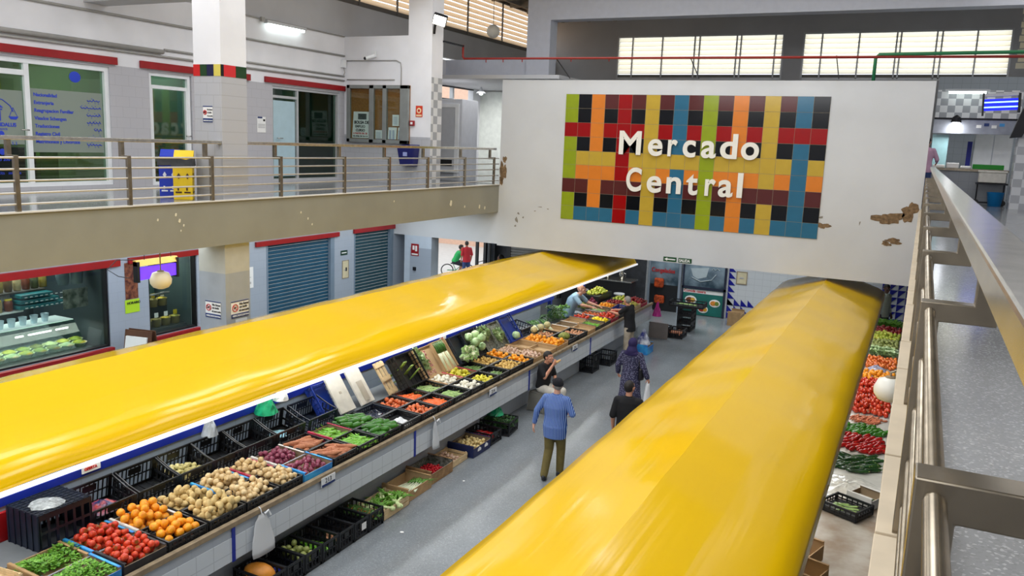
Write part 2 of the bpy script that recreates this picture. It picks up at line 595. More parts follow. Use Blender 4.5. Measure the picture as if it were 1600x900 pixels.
def louvre_x(name, x, y0, y1, z0, z1, n, bars):
    root = struct(MB().box(x - .05, y0, z0 - .12, x + .05, y1, z0).box(x - .05, y0, z1, x + .05, y1, z1 + .1).build(name, pm('dark_frame_paint', (96, 92, 88), .6)))
    m = MB()
    dz = (z1 - z0) / n
    for k in range(n):
        z = z0 + dz * k
        m.prism([(x + .05, y0, z), (x + .062, y0, z + .004), (x - .04, y0, z + dz * .96), (x - .052, y0, z + dz * .96)], (0, y1 - y0, 0))
    m.build('louvre_blade', LOUV, root)
    m = MB()
    for b in bars:
        m.box(x + .03, b - .02, z0 - .1, x + .08, b + .02, z1)
    m.build('mullion', MATS['dark_frame_paint'], root)


louvre_x('window_1', -14.12, -5, 31.6, 8.98, 10.28, 8, [6.5, 9, 11.5, 14, 16.5, 18.8, 20.6, 22.4, 24.7, 27.2, 29.5])
for i, (a, b) in enumerate(wx):
    root = struct(MB().box(a, BACKY - .03, 8.0, b, BACKY + .08, 8.09).box(a, BACKY - .03, 9.58, b, BACKY + .08, 9.64)
                  .box(a - .03, BACKY - .03, 8.0, a + .03, BACKY + .08, 9.64).box(b - .03, BACKY - .03, 8.0, b + .03, BACKY + .08, 9.64)
                  .build('window_%d' % (i + 2), ALU))
    cuts = [a + (b - a) * f for f in ((.095, .285, .485, .515, .735, .76, .955) if i == 0 else (.095, .285, .47, .49, .66, .685, .845))]
    m = MB()
    for c in cuts:
        m.box(c - .025, BACKY - .03, 8.05, c + .025, BACKY + .06, 9.6)
    m.build('mullion', ALU, root)
    m = MB()
    n = 8
    dz = (9.58 - 8.22) / n
    for k in range(n):
        z = 8.22 + dz * k
        m.prism([(a, BACKY + .0, z), (a, BACKY - .012, z + .004), (a, BACKY + .08, z + dz * .97), (a, BACKY + .09, z + dz * .97)], (b - a, 0, 0))
    m.build('louvre_blade', LOUVW, root)
    MB().box(a, BACKY + .01, 8.08, b, BACKY + .05, 8.2).build('bottom_rail', pm('grey_rail', (118, 116, 110), .6), root)

# ---- back lower shop front: glazed doors and the wall of triangle tiles
m = MB()
DB = pm('deep_blue_tile', (24, 30, 140), .25, var=.05)
TW = .22
for (i, j, kind) in [(0, k, 0) for k in range(2, 12)] + [(0, 0, 1), (0, 1, 1), (1, 0, 1), (1, 1, 0), (1, 2, 0), (2, 2, 0), (3, 2, 0), (2, 1, 1), (2, 0, 0), (0, 2, 1)]:
    x, z = -5.32 + i * TW, .02 + j * TW
    if kind == 0: pts = [(x, 26.98, z), (x + TW, 26.98, z), (x, 26.98, z + TW)]
    else: pts = [(x, 26.98, z), (x + TW, 26.98, z), (x, 26.98, z + TW)]
    m.prism(pts, (0, -.012, 0))
for (i, j) in [(i, j) for i in range(5) for j in range(9)]:
    x, z = -.75 + i * TW, .4 + j * TW
    m.prism([(x, 26.98, z), (x + TW, 26.98, z + TW), (x, 26.98, z + TW)], (0, -.012, 0))
struct(m.build('trim_4', DB))

# ---- street beyond the open gate
struct(MB().box(-40, 14, -.2, -14.2, 60, -.05).build('ground', pm('pale_street', (206, 204, 200), .9, var=.05)))
m = MB(); m.box(-24, 38, -.05, -14.4, 38.4, 9); m.m = 1; m.box(-27, 20, -.05, -26.6, 38.4, 9)
m.m = 2
for k in range(4): m.box(-23.2 + k * 2.3, 37.95, 1.2, -22.2 + k * 2.3, 38, 3)
struct(m.build('wall_street', [pm('peach_facade', (236, 196, 172), .9), pm('white_facade', (240, 240, 238), .9), GREYPAINT]))
# ================================================================== SIGN: tiles and letters
GRID = ["GKOBRBYBUBGBOBYBUK", "GKOKRKYKUKGKOKYKUK", "RRORRRYRURGRORYRRR", "GKOKRKYKUKGKOKYKUK", "GYYYRYYYYYGYYYYYUY",
        "GOOOROYOUOGOOOYOUO", "BBOBBBYBUBGBOBBBUB", "GKOKRKYKUKGKOKYKUK", "GUUURUYUUUGUOUYUUU"]
TC = {'G': (143, 160, 30), 'K': (8, 11, 18), 'O': (216, 126, 44), 'B': (86, 38, 38), 'R': (150, 4, 8), 'Y': (190, 160, 58), 'U': (44, 104, 136)}
keys = list(TC)
m = MB()
X0, X1, ZT, ZB = -8.63, -2.09, 6.725, 3.455
cw, chh = (X1 - X0) / 18, (ZT - ZB) / 9
for r, row in enumerate(GRID):
    for c, ch in enumerate(row):
        m.m = 1 + keys.index(ch)
        m.box(X0 + c * cw + .004, YS - .02, ZT - (r + 1) * chh + .004, X0 + (c + 1) * cw - .004, YS - .002, ZT - r * chh - .004)
m.m = 0; m.box(X0, YS - .016, ZB, X1, YS - .002, ZT)
tag(m.build('tile_mosaic', [pm('mosaic_grout', (150, 140, 120), .8)] + [pm('mosaic_' + k, TC[k], .12, var=.03, spec=.3) for k in keys]),
    'plaid mosaic of coloured square tiles on the big white wall, behind the lettering', 'tile mural')
LETW = pm('white_letter', (236, 234, 226), .4, var=.02)
word1 = [('M', -7.08, -6.5), ('e', -6.31, -5.94), ('r', -5.80, -5.56), ('c', -5.42, -5.10), ('a', -4.96, -4.60), ('d', -4.50, -4.09), ('o', -4.00, -3.58)]
word2 = [('C', -6.83, -6.43), ('e', -6.28, -5.90), ('n', -5.77, -5.40), ('t', -5.27, -4.98), ('r', -4.80, -4.54), ('a', -4.47, -4.12), ('l', -4.02, -3.89)]
for word, z, nm in ((word1, 5.245, 'the upper word Mercado'), (word2, 4.325, 'the lower word Central')):
    for k, (ch, a, b) in enumerate(word):
        o = text(ch, 'sign_letter', (0, 0, 0), RY, .82, LETW, ext=.02, bold=.0185)
        bpy.context.view_layer.update()
        bb = o.bound_box
        x0, x1 = min(p[0] for p in bb), max(p[0] for p in bb)
        sx = (b - a) / (x1 - x0)
        o.scale = (sx, 1, 1)
        o.location = (a - x0 * sx, YS - .06, z)
        pos = ['first', 'second', 'third', 'fourth', 'fifth', 'sixth', 'seventh'][k]
        tag(o, 'raised white letter %s, %s letter of %s' % (ch, pos, nm), 'letter', 'white letters on the tile mural')
# exit plates under the mural
GREENP = pm('exit_green', (12, 74, 36), .4, var=.03)
for kind, a, b in (('arrow', -5.73, -5.39), ('word', -5.34, -5.0)):
    o = MB().box(a, YS - .012, 2.585, b, YS, 2.70).build('exit_plate', GREENP)
    if kind == 'word':
        text('SALIDA', 'lettering', (a + .02, YS - .014, 2.607), RY, .098, PAPER, o, bold=.003, sx=.86)
    else:
        z = 2.642
        m = MB(); m.prism([(a + .03, YS - .012, z), (a + .1, YS - .012, z + .04), (a + .1, YS - .012, z + .014), (b - .03, YS - .012, z + .014), (b - .03, YS - .012, z - .014), (a + .1, YS - .012, z - .014), (a + .1, YS - .012, z - .04)], (0, -.004, 0))
        m.build('arrow', PAPER, o)
    tag(o, 'green exit plate with a white arrow pointing left' if kind == 'arrow' else 'green exit plate reading SALIDA', 'sign')

# ================================================================== RAILINGS
TZ = [4.97, 4.82, 4.67, 4.51, 4.365]


def railing(name, label, x, sgn, ys, y0, y1, hx, tm=None):
    t = thing(name, label, 'railing', (x, y0, Z2))
    off = V((x, y0, Z2))
    def B(mb, *a):
        mb.box(a[0] - off.x, a[1] - off.y, a[2] - off.z, a[3] - off.x, a[4] - off.y, a[5] - off.z)
    for y in ys:
        m = MB()
        out = [(-.026, Z2), (.026, Z2), (.026, 4.945), (.17, 4.945), (.17, 5.196), (.11, 5.196), (.11, 5.0), (-.026, 5.0)]
        m.prism([(sgn * px, y - .03 - y0, pz - Z2) for px, pz in out], (0, .06, 0))
        m.build('post', STEEL, t, bevel=.003)
    for z in TZ:
        MB().tube([(0, 0, z - Z2), (0, y1 - y0, z - Z2)], .0145, 12).build('rail_tube', tm or STEEL, t, smooth=True)
    m = MB(); B(m, hx[0], y0, 5.195, hx[1], y1, 5.25)
    m.build('handrail', STEEL2, t, bevel=.006)
    return t


railing('balcony_railing', 'steel railing along the edge of the left gallery, above the beige fascia', -10.55, -1,
        [-1.6 + .0, .1, 1.8, 3.45, 5.15, 6.82, 8.53, 10.13, 11.78, 13.65, 15.23, 16.81, 18.59, 20.2], -4, 20.48, (-10.73, -10.63), pm('pale_steel_tube', (206, 202, 196), .35, .5))
railing('gallery_railing', 'steel railing right beside the viewer on the right gallery, broad scuffed handrail', .058, 1,
        [1.16 + 1.48 * k for k in range(-3, 14)], -4, 20.45, (.102, .19))

# ================================================================== AWNINGS
def awning_mat():
    m = bpy.data.materials.new('yellow_vinyl')
    m.use_nodes = True
    N, L = m.node_tree.nodes, m.node_tree.links
    b = N['Principled BSDF']
    b.inputs['Base Color'].default_value = lin((242, 194, 0))
    b.inputs['Roughness'].default_value = .34
    b.inputs['Specular IOR Level'].default_value = .4
    tc = N.new('ShaderNodeTexCoord')
    mp = N.new('ShaderNodeMapping'); mp.inputs['Scale'].default_value = (3.2, .16, 3.2)
    L.new(tc.outputs['Object'], mp.inputs['Vector'])
    nz = N.new('ShaderNodeTexNoise'); nz.inputs['Scale'].default_value = 1.6; nz.inputs['Detail'].default_value = 3
    L.new(mp.outputs[0], nz.inputs['Vector'])
    bp = N.new('ShaderNodeBump'); bp.inputs['Strength'].default_value = .12; bp.inputs['Distance'].default_value = .05
    L.new(nz.outputs['Fac'], bp.inputs['Height'])
    L.new(bp.outputs['Normal'], b.inputs['Normal'])
    n2 = N.new('ShaderNodeTexNoise'); n2.inputs['Scale'].default_value = .5
    L.new(tc.outputs['Object'], n2.inputs['Vector'])
    r = N.new('ShaderNodeMapRange'); r.inputs['To Min'].default_value = .11; r.inputs['To Max'].default_value = .22
    L.new(n2.outputs['Fac'], r.inputs['Value']); L.new(r.outputs['Result'], b.inputs['Roughness'])
    return m


YEL = awning_mat()


def awning(name, label, prof, y0, y1, creases, wob, post_x, post_ys, trims, seed):
    """prof: list of (x, z) across; folds run along y."""
    t = thing(name, label, 'awning', (0, y0, 0))
    rnd = random.Random(seed)
    n = int((y1 - y0) / .16)
    R = []
    seam = [y0 + 1.55 * k for k in range(40)]
    for i in range(n + 1):
        y = y0 + (y1 - y0) * i / n
        ds = min(abs(y - q) for q in seam)
        ring = []
        for j, (x, z) in enumerate(prof):
            e = wob * (noise.noise((x * 1.3 + seed, y * .45, 0)) + .5 * noise.noise((x * 3. + seed, y * .9, 3)))
            sag = -.012 * min(1, ds / .7) * (1 if 0 < j < len(prof) - 1 else .4)
            ring.append((x + e * .25, y - y0, z + e + sag))
        R.append(ring)
    m = MB(); m.rings(R, False, False, closed=False)
    o = m.build('canopy', YEL, t, smooth=True)
    sh = o.data.attributes.new('sharp_edge', 'BOOLEAN', 'EDGE')
    K_ = len(prof)
    for e in o.data.edges:
        a_, b_ = sorted(e.vertices)
        if b_ - a_ == K_ and a_ % K_ in creases: sh.data[e.index].value = True
    md = o.modifiers.new('thick', 'SOLIDIFY'); md.thickness = .006
    for x, z in trims:
        MB().box(x - .004, 0, z - .03, x + .034, y1 - y0, z + .01).build('edge_trim', pm('emissive_white_trim', (250, 252, 255), .4, var=0, emit=.7), t)  # white trim with a weak emission of its own
    # steel frame under the cloth
    f = MB()
    zr = max(p[1] for p in prof) - .06
    xr = max(prof, key=lambda p: p[1])[0]
    ztop = next(a[1] + (b[1] - a[1]) * (post_x - a[0]) / (b[0] - a[0]) for a, b in zip(prof[:-1], prof[1:]) if a[0] <= post_x <= b[0]) - .07
    f.tube([(xr, 0, zr), (xr, y1 - y0, zr)], .025, 8)
    f.build('ridge_pole', BLUEP, t)
    for py in post_ys:
        f = MB()
        f.box(post_x - .045, py - y0 - .045, 0, post_x + .045, py - y0 + .045, ztop)
        f.build('post', BLUEP, t)
        f = MB()
        f.tube([(prof[0][0] + .04, py - y0, prof[0][1] - .02), (xr, py - y0, zr - .02), (prof[-1][0] - .04, py - y0, prof[-1][1] - .02)], .018, 6)
        f.build('rafter', BLUEP, t)
    return t


profL = [(-10.35, 2.06), (-10.3, 2.2), (-9.9, 2.3), (-9.45, 2.42), (-9.13, 2.5), (-8.7, 2.42), (-8.2, 2.345), (-7.75, 2.29), (-7.55, 2.25), (-7.42, 2.17), (-7.36, 2.08), (-7.345, 2.03)]
awning('market_awning', 'long yellow awning over the vegetable counter on the left of the aisle', profL, .2, 23.4, (4, 6), .018, -8.42,
       [.9, 3.4, 5.99, 8.1, 10.7, 13.2, 15.4, 17.8, 19.55, 21.9], [(-7.335, 2.02)], 3)
profR = [(-3.05, 1.97), (-3.04, 2.05), (-2.9, 2.13), (-2.4, 2.29), (-1.8, 2.5), (-1.25, 2.33), (-.72, 2.16), (-.56, 2.08), (-.53, 1.98)]
awning('market_awning', 'wide yellow awning nearest the viewer, over the stalls below the railing', profR, .6, 22.6, (3, 4, 5), .022, -1.8,
       [1.2, 4, 7, 10, 13, 16, 19, 22], [], 9)

# ================================================================== COUNTERS
CT_G = tile_mat('counter_grey_tile', (168, 174, 182), (163, 169, 177), 'yz', .3, .2, .3, 0)
CT_W = tile_mat('counter_white_tile', (208, 214, 220), (188, 194, 200), 'yz', .25, .31, .25, 0)
t = thing('market_counter', 'long grey and white tiled vegetable counter along the left of the aisle', 'counter', (0, .3, 0))
CL = 22.75
m = MB(); m.box(-8.3, 0, .93, -6.72, 19.1, .965); m.box(-7.68, 19.1, .93, -6.72, 20.5, .965); m.box(-8.3, 20.5, .93, -6.72, CL, .965); m.build('worktop', pm('zinc_top', (120, 122, 124), .4, .4), t)
m = MB(); m.box(-6.72, 0, .925, -6.655, CL, .99); m.build('front_edge', OLDWOOD, t, bevel=.006)
m = MB(); m.box(-6.72, 0, .80, -6.68, CL, .925); m.build('upper_tile_band', CT_G, t)
m = MB(); m.box(-6.74, 0, .51, -6.672, CL, .80); m.build('white_tile_band', CT_W, t)
m = MB()
for ya, yb, xr_ in ((0, 18.8, -8.2), (18.8, 20.2, -7.6), (20.2, CL - .3, -8.2)):
    m.box(xr_, ya, 0, -6.98, yb, .51); m.box(xr_, ya, .51, -6.75, yb, .93)
m.build('plinth', CT_G, t)
for y in (6.6, 10.42, 14.62, 18.05):
    m = MB(); m.box(-6.674, y - .325, .5, -6.664, y - .275, .922); m.build('blue_stripe', BLUEP, t)
t2 = thing('stall_partition', 'grey panelled partition with a blue top rail behind the crates of the left counter', 'partition', (0, .3, 0))
m = MB(); m.box(-8.34, 0, 0, -8.302, 18.4, 1.44); m.build('panel', tile_mat('back_panel_tile', (140, 152, 166), (128, 140, 152), 'yz', .4, .3, .4, 0), t2)
m = MB(); m.box(-8.36, 0, 1.43, -8.29, 19.2, 1.52); m.build('top_rail', BLUEP, t2)
t2 = thing('display_step', 'low grey step on the counter that carries the tall rear crates', 'shelf', (0, .3, 0))
m = MB(); m.box(-8.29, 0, .967, -7.72, 17.4, 1.06); m.build('board', pm('step_grey', (110, 116, 122), .6), t2)
m = MB(); m.box(-8.29, 20.9 - .3, .967, -7.72, 22.4, 1.06); m.build('board', MATS['step_grey'], t2)
m = MB(); m.box(-8.29, 17.5, .967, -7.72, 18.75, 1.06); m.build('board', MATS['step_grey'], t2)
for y, s_ in ((8.28, '213'), (13.0, '214'), (17.0, '215')):
    o = MB().box(-6.654, y - .14, .83, -6.644, y + .14, .955).build('number_plate', WHITEP)
    MB().box(-6.645, y - .135, .832, -6.642, y + .135, .862).build('blue_band', INKN, o)
    text(s_, 'lettering', (-6.643, y - .07, .875), RX, .09, INKK, o)
    tag(o, {'213': 'white stall plate 213 on the counter edge below the red onions', '214': 'white stall plate on the counter edge below the white turnips',
            '215': 'white stall plate on the counter edge beyond the seated boy'}[s_], 'number plate')
# ================================================================== UPPER LEFT: office, doors, notice case
XW = -14.0
GREENG = glass_mat('green_tinted_glass', (150, 176, 160), .10)
CLEARG = glass_mat('clear_glass', (240, 246, 244), .04)
OLIVE = pm('olive_interior', (168, 158, 18), .7, var=.12, scale=1.5)
FILM = film_mat('frosted_film', (142, 152, 142), .86)


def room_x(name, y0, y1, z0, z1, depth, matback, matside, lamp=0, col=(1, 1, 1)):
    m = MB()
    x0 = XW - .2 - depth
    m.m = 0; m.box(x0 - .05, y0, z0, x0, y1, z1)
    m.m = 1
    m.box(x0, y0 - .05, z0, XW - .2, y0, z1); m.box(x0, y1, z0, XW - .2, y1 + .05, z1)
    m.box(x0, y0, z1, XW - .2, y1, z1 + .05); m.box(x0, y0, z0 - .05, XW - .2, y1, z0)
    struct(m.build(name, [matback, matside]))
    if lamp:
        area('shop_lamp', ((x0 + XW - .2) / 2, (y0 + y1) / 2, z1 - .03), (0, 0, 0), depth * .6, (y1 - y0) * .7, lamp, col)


def area(name, loc, rot, sx, sy, power, col=(1, 1, 1), spread=PI):
    l = bpy.data.lights.new(name, 'AREA'); l.shape = 'RECTANGLE'; l.size = sx; l.size_y = sy; l.energy = power; l.color = col; l.spread = spread
    o = bpy.data.objects.new(name, l); COL.objects.link(o); o.location = loc; o.rotation_euler = rot
    return o


def frame_x(name, label, cat, y0, y1, z0, z1, mats, bars_y=(), bars_z=(), w=.06, pane=None, handle=None):
    """A framed, glazed unit standing in the left wall."""
    t = thing(name, label, cat, (XW - .1, y0, z0))
    m = MB()
    W, Hh = y1 - y0, z1 - z0
    m.box(-.05, 0, 0, .07, w, Hh); m.box(-.05, W - w, 0, .07, W, Hh); m.box(-.05, w, 0, .07, W - w, w); m.box(-.05, w, Hh - w, .07, W - w, Hh)
    for (b, za, zb) in bars_y: m.box(-.04, b - y0 - w / 2, max(w, za - z0), .062, b - y0 + w / 2, min(Hh - w, zb - z0))
    for (b, ya, yb) in bars_z: m.box(-.035, max(w, ya - y0), b - z0 - w / 2, .056, min(W - w, yb - y0), b - z0 + w / 2)
    m.build('frame', mats[0], t)
    MB().box(-.005, w, w, .005, W - w, Hh - w).build('pane', pane or mats[1], t)
    if handle:
        hy, hz, d = handle
        m = MB(); m.tube([(.07, hy - y0, hz - z0), (.11, hy - y0, hz - z0), (.11, hy - y0 + d, hz - z0)], .012, 8)
        m.build('handle', STEEL2, next(c for c in t.children if c.name.startswith('frame')), smooth=True)
    return t


room_x('wall_office', 7.4, 11.05, Z2, 6.9, 3.2, OLIVE, pm('office_side', (150, 152, 120), .7), 170)
t = frame_x('office_glazing', 'wide white framed office window and door with blue lettering on frosted film', 'shop front', 7.6, 10.98, 4.30, 6.52, [WHITEP, GREENG],
            [(9.37, 4.3, 6.52)], [(6.27, 7.6, 9.37)], .09, GREENG, (9.33, 5.3, -.14))
m = MB(); m.box(.012, 9.44 - 7.6, .62, .018, 10.86 - 7.6, 1.72); m.box(.012, .1, .75, .018, 9.30 - 7.6, 1.66)
m.build('frosted_film', FILM, t)
lines = ['Nacionalidad', 'Extranjeria', 'Reagrupacion Familiar', 'Visados Schengen', 'Traducciones', 'Registro Civil', 'Matrimonios y Divorcios']
for k, s_ in enumerate(lines):
    text(s_, 'lettering', (.02, 9.50 - 7.6, 1.59 - k * .135), RX, .085, INKB, t, bold=.002)
rnd = random.Random(4)
for k, wd_ in enumerate([.28, .42, .3, .3, .16, .28, .32]):       # right-hand column of cursive script, as joined strokes
    y1_, z = 10.82 - 7.6, 1.55 - k * .135
    m = MB(); y = y1_ - wd_
    pts = []
    q = 0
    while y < y1_:
        pts.append((.021, y, z + (.012 if q % 3 else .04) * rnd.uniform(.6, 1.3))); y += .022; q += 1
    m.tube(pts, .008, 5)
    for j in range(int(wd_ / .07)):
        m.ell((.021, y1_ - wd_ + .03 + j * .07, z + rnd.choice((-.022, .062))), (.004, .009, .008), n=6, m=4)
    m.build('script_line', INKB, t)
m = MB()      # balance emblem on the door film
ex, ez = 8.95 - 7.6, 1.34
m.box(.02, ex - .26, ez - .02, .024, ex - .02, ez + .0); m.box(.02, ex - .22, ez - .2, .024, ex - .19, ez - .03); m.box(.02, ex - .15, ez - .2, .024, ex - .12, ez - .03); m.box(.02, ex - .08, ez - .2, .024, ex - .05, ez - .03)
m.prism([(.02, ex - .28, ez + .02), (.02, ex - .0, ez + .02), (.02, ex - .14, ez + .14)], (.004, 0, 0))
m.tube([(.022, ex - .2, ez + .2), (.022, ex + .0, ez + .15), (.022, ex + .12, ez + .06), (.022, ex + .17, ez - .04)], .008, 5)
m.tube([(.022, ex + .17, ez + .03), (.022, ex + .1, ez - .12)], .004, 4); m.tube([(.022, ex + .17, ez + .03), (.022, ex + .24, ez - .12)], .004, 4)
m.prism([(.02, ex + .08, ez - .12), (.02, ex + .26, ez - .12), (.02, ex + .22, ez - .17), (.02, ex + .12, ez - .17)], (.004, 0, 0))
for zz in (-.42, -.72): m.ell((.022, ex - .06, ez + zz), (.004, .055, .055), n=12, m=6)
m.build('scales_emblem', INKB, t)
text('AL-ANDALUS', 'lettering', (.02, ex - .3, ez - .29), RX, .085, INKB, t, bold=.003)
text('ABOGADOS', 'lettering', (.02, ex - .22, ez - .355), RX, .05, INKB, t)
text('384 5 3', 'lettering', (.02, ex - .02, ez - .6), RX, .075, INKB, t)
text('627 53 350 50', 'lettering', (.02, ex - .3, ez - .87), RX, .08, INKB, t, bold=.002)
text('pide cita   asegura', 'lettering', (.02, ex - .3, ez - 1.1), RX, .075, INKB, t)
m = MB(); m.ell((.016, 10.32 - 7.6, 1.98), (.004, .12, .1), n=14, m=6); m.build('round_logo', INKB, t)
# furniture seen through the office glass
t = thing('office_desk', 'dark office desk with a lime chair seen through the lettered office window', 'desk', (-15.4, 10.0, Z2))
MB().box(-.4, -1.1, .0, .4, .1, .72).build('desk_body', pm('dark_desk', (52, 50, 44), .5), t)
MB().box(.1, .25, .0, .3, .62, .85).build('chair_back', pm('lime_chair', (140, 176, 10), .5), t)

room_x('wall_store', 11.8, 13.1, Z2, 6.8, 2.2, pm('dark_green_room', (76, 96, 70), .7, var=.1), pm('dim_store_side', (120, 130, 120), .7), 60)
frame_x('glazed_door', 'narrow white framed glazed door beside the striped pillar upstairs', 'door', 11.88, 12.93, 4.27, 6.52, [WHITEP, GREENG],
        [(11.95, 4.3, 6.2), (12.86, 4.3, 6.2)], [(6.24, 11.9, 12.9)], .07, GREENG, (12.80, 5.28, .1))
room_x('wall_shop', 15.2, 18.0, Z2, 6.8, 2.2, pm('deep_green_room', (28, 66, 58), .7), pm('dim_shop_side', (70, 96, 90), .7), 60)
t = frame_x('shop_door', 'white door with pale blue glass and a dark green shop window beside it', 'door', 15.36, 17.9, 4.27, 6.52, [ALU, GREENG],
            [(16.3, 4.28, 6.5)], [(6.28, 15.4, 16.3)], .06, GREENG, (15.55, 5.3, .16))
MB().box(.0, .10, .12, .04, .86, 1.92).build('door_leaf', pm('pale_blue_glass', (178, 204, 214), .25, var=.03), t)
MB().box(-.06, 1.02, .1, -.02, 2.44, 2.2).build('roller_blind', pm('dark_teal_blind', (54, 122, 112), .6, var=.1), t)

# conduits and pipes on the upper wall
def pipe(name, label, pts, r, mat, cat='pipe'):
    return tag(MB().tube(pts, r, 8).build(name, mat, smooth=True), label, cat)


PIPE = pm('grey_conduit', (160, 158, 154), .5, var=.06)
pipe('conduit', 'thick grey duct along the wall above the office window', [(-13.95, 4, 6.93), (-13.95, 12.2, 6.93)], .045, PIPE)
pipe('conduit', 'thin grey conduit directly above the red bands upstairs', [(-13.97, 4, 6.83), (-13.97, 18.05, 6.85)], .022, PIPE)
pipe('conduit', 'grey conduit from the striped pillar towards the cross wall above the doors', [(-13.97, 12.25, 6.98), (-13.97, 18.05, 6.96)], .022, PIPE)
pipe('conduit', 'upper grey conduit high on the left wall', [(-13.97, 4, 7.5), (-13.97, 18.06, 7.48)], .024, PIPE)
pipe('conduit', 'conduit that feeds the fluorescent lamp high on the left wall', [(-13.97, 13.2, 8.0), (-13.97, 18.06, 7.97)], .018, PIPE)
pipe('conduit', 'thin conduit above the notice case bending down to the alarm button', [(-13.95, 18.08, 7.36), (-12.35, 18.08, 7.36), (-12.22, 18.08, 7.3), (-12.2, 18.08, 7.15), (-12.2, 18.08, 5.9)], .014, PIPE)
pipe('conduit', 'short conduit on top of the notice case', [(-13.9, 18.08, 6.88), (-12.4, 18.08, 6.88)], .014, PIPE)
t = thing('junction_box', 'small white junction box in the corner above the red band of the shop door', 'junction box', (-13.95, 18.0, 7.28))
MB().cbox((0, 0, 0), (.1, .12, .2)).build('box', WHITEP, t, bevel=.008)
m = MB(); m.tube([(0, 0, -.1), (.02, .02, -.22), (0, .0, -.3)], .012, 6); m.build('cable', PIPE, t)

t = thing('fluorescent_lamp', 'lit fluorescent lamp high on the left gallery wall', 'lamp', (-13.9, 15.75, 7.9))
m = MB(); m.cbox((0, 0, .03), (.12, 1.35, .07)); ho = m.build('housing', ALU, t, bevel=.01)
m = MB(); m.tube([(.02, -.6, -.02), (.02, .6, -.02)], .04, 10); m.build('tube', TUBE, ho, smooth=True)
m = MB(); m.cbox((0, -.78, .06), (.06, .1, .1)); m.build('bracket', PIPE, t)

# notice case on the cross wall
t = thing('notice_case', 'grey metal notice case with cork backing and pinned sheets beside the shop door', 'notice case', (-13.84, 18.1, 5.27))
Wn, Hn = 1.93, 1.47
m = MB(); m.box(0, -.04, 0, Wn, -.002, Hn); m.build('cork_back', pm('brown_cork', (146, 98, 46), .9, var=.2, scale=30), t)
m = MB()
for a, b in ((0, .1), (.72, .86), (1.14, 1.26), (1.68, Wn)): m.box(a, -.12, 0, b, -.04, Hn)
m.box(0, -.12, 0, Wn, -.04, .09); m.box(0, -.12, Hn - .09, Wn, -.04, Hn)
m.build('frame', pm('grey_case_metal', (142, 146, 144), .4, .3), t, bevel=.006)
m = MB(); m.box(.1, -.1, .09, .72, -.095, Hn - .09); m.box(.86, -.1, .09, 1.14, -.095, Hn - .09); m.box(1.26, -.1, .09, 1.68, -.095, Hn - .09)
m.build('pane', CLEARG, t)


def sheet(label, x0, z0, x1, z1, kind, y=18.045, lean=0.):
    o = MB().prism([(x0 - lean * .0, y, z0), (x1, y, z0), (x1 + lean, y, z1), (x0 + lean, y, z1)], (0, -.003, 0)).build('notice_sheet', PAPER)
    yy = y - .005
    w = x1 - x0
    if kind == 'poster':
        m = MB(); m.box(x0 + w * .36, yy, z1 - .2, x0 + w * .86, yy - .002, z1 - .05); m.build('picture', pm('poster_grey', (80, 84, 84), .7, var=.5, scale=30), o)
        text('BOLSA DE', 'lettering', (x0 + .07, yy, z1 - .31), RY, .105, INKK, o, bold=.004)
        text('EMPLEO', 'lettering', (x0 + .10, yy, z1 - .41), RY, .09, pm('mid_ink', (90, 94, 94), .6), o, bold=.003)
        text('CURSO', 'lettering', (x0 + .12, yy, z1 - .51), RY, .09, INKK, o, bold=.003)
        text('A PARTIR DEL 20', 'lettering', (x0 + .04, yy, z0 + .1), RY, .06, INKR, o, bold=.002)
        text('DE ABRIL DE 10 A 14', 'lettering', (x0 + .03, yy, z0 + .03), RY, .052, INKK, o, bold=.002)
    else:
        m = MB()
        for q in range(7):
            if kind == 'cols':
                m.box(x0 + w * .18, yy, z1 - .1 - q * .035, x0 + w * .42, yy - .002, z1 - .08 - q * .035); m.box(x0 + w * .55, yy, z1 - .1 - q * .035, x0 + w * .8, yy - .002, z1 - .08 - q * .035)
            else:
                m.box(x0 + w * .15, yy, z1 - .06 - q * .03, x0 + w * .8, yy - .002, z1 - .052 - q * .03)
        m.build('print', pm('pale_print', (120, 126, 170), .7), o)
    tag(o, label, 'notice')


sheet('tall white poster with black and red print in the left bay of the notice case', -13.70, 5.38, -13.16, 6.06, 'poster', lean=.05)
sheet('small yellowish leaflet standing at the foot of the narrow middle bay', -12.95, 5.38, -12.74, 5.6, 'plain')
sheet('single white sheet pinned alone above two others in the right bay', -12.42, 5.72, -12.22, 6.0, 'plain')
sheet('two column sheet at the lower left of the right bay', -12.56, 5.38, -12.3, 5.68, 'cols', lean=.02)
sheet('two column sheet at the lower right of the right bay', -12.26, 5.38, -12.16 + .08, 5.68, 'cols', lean=.02)
# alarm sign, alarm button, camera, wall bin
o = MB().box(-11.74, 18.078, 5.96, -11.54, 18.086, 6.24).build('alarm_sign', pm('orange_red_sign', (212, 60, 24), .5))
m = MB(); m.ell((-11.64, 18.076, 6.12), (.07, .004, .07), n=16, m=6); m.build('ring', pm('cream_ring', (240, 214, 170), .5), o)
m = MB(); m.ell((-11.64, 18.072, 6.12), (.035, .004, .035), n=12, m=6); m.build('dot', INKR, o)
MB().box(-11.72, 18.074, 5.98, -11.56, 18.078, 6.02).build('caption', pm('cream_ring', (240, 214, 170)), o)
tag(o, 'orange red fire alarm sign on the checker edged pillar', 'sign')
o = MB().cbox((-11.82, 18.05, 5.8), (.13, .06, .13)).build('alarm_button', RED, bevel=.01)
MB().cbox((-11.82, 18.015, 5.8), (.06, .012, .06)).build('button_pad', WHITEP, o)
tag(o, 'small red alarm button below the fire alarm sign', 'alarm button')
t = thing('security_camera', 'white bullet camera on the cross wall above the notice case', 'camera', (-13.03, 18.0, 7.5))
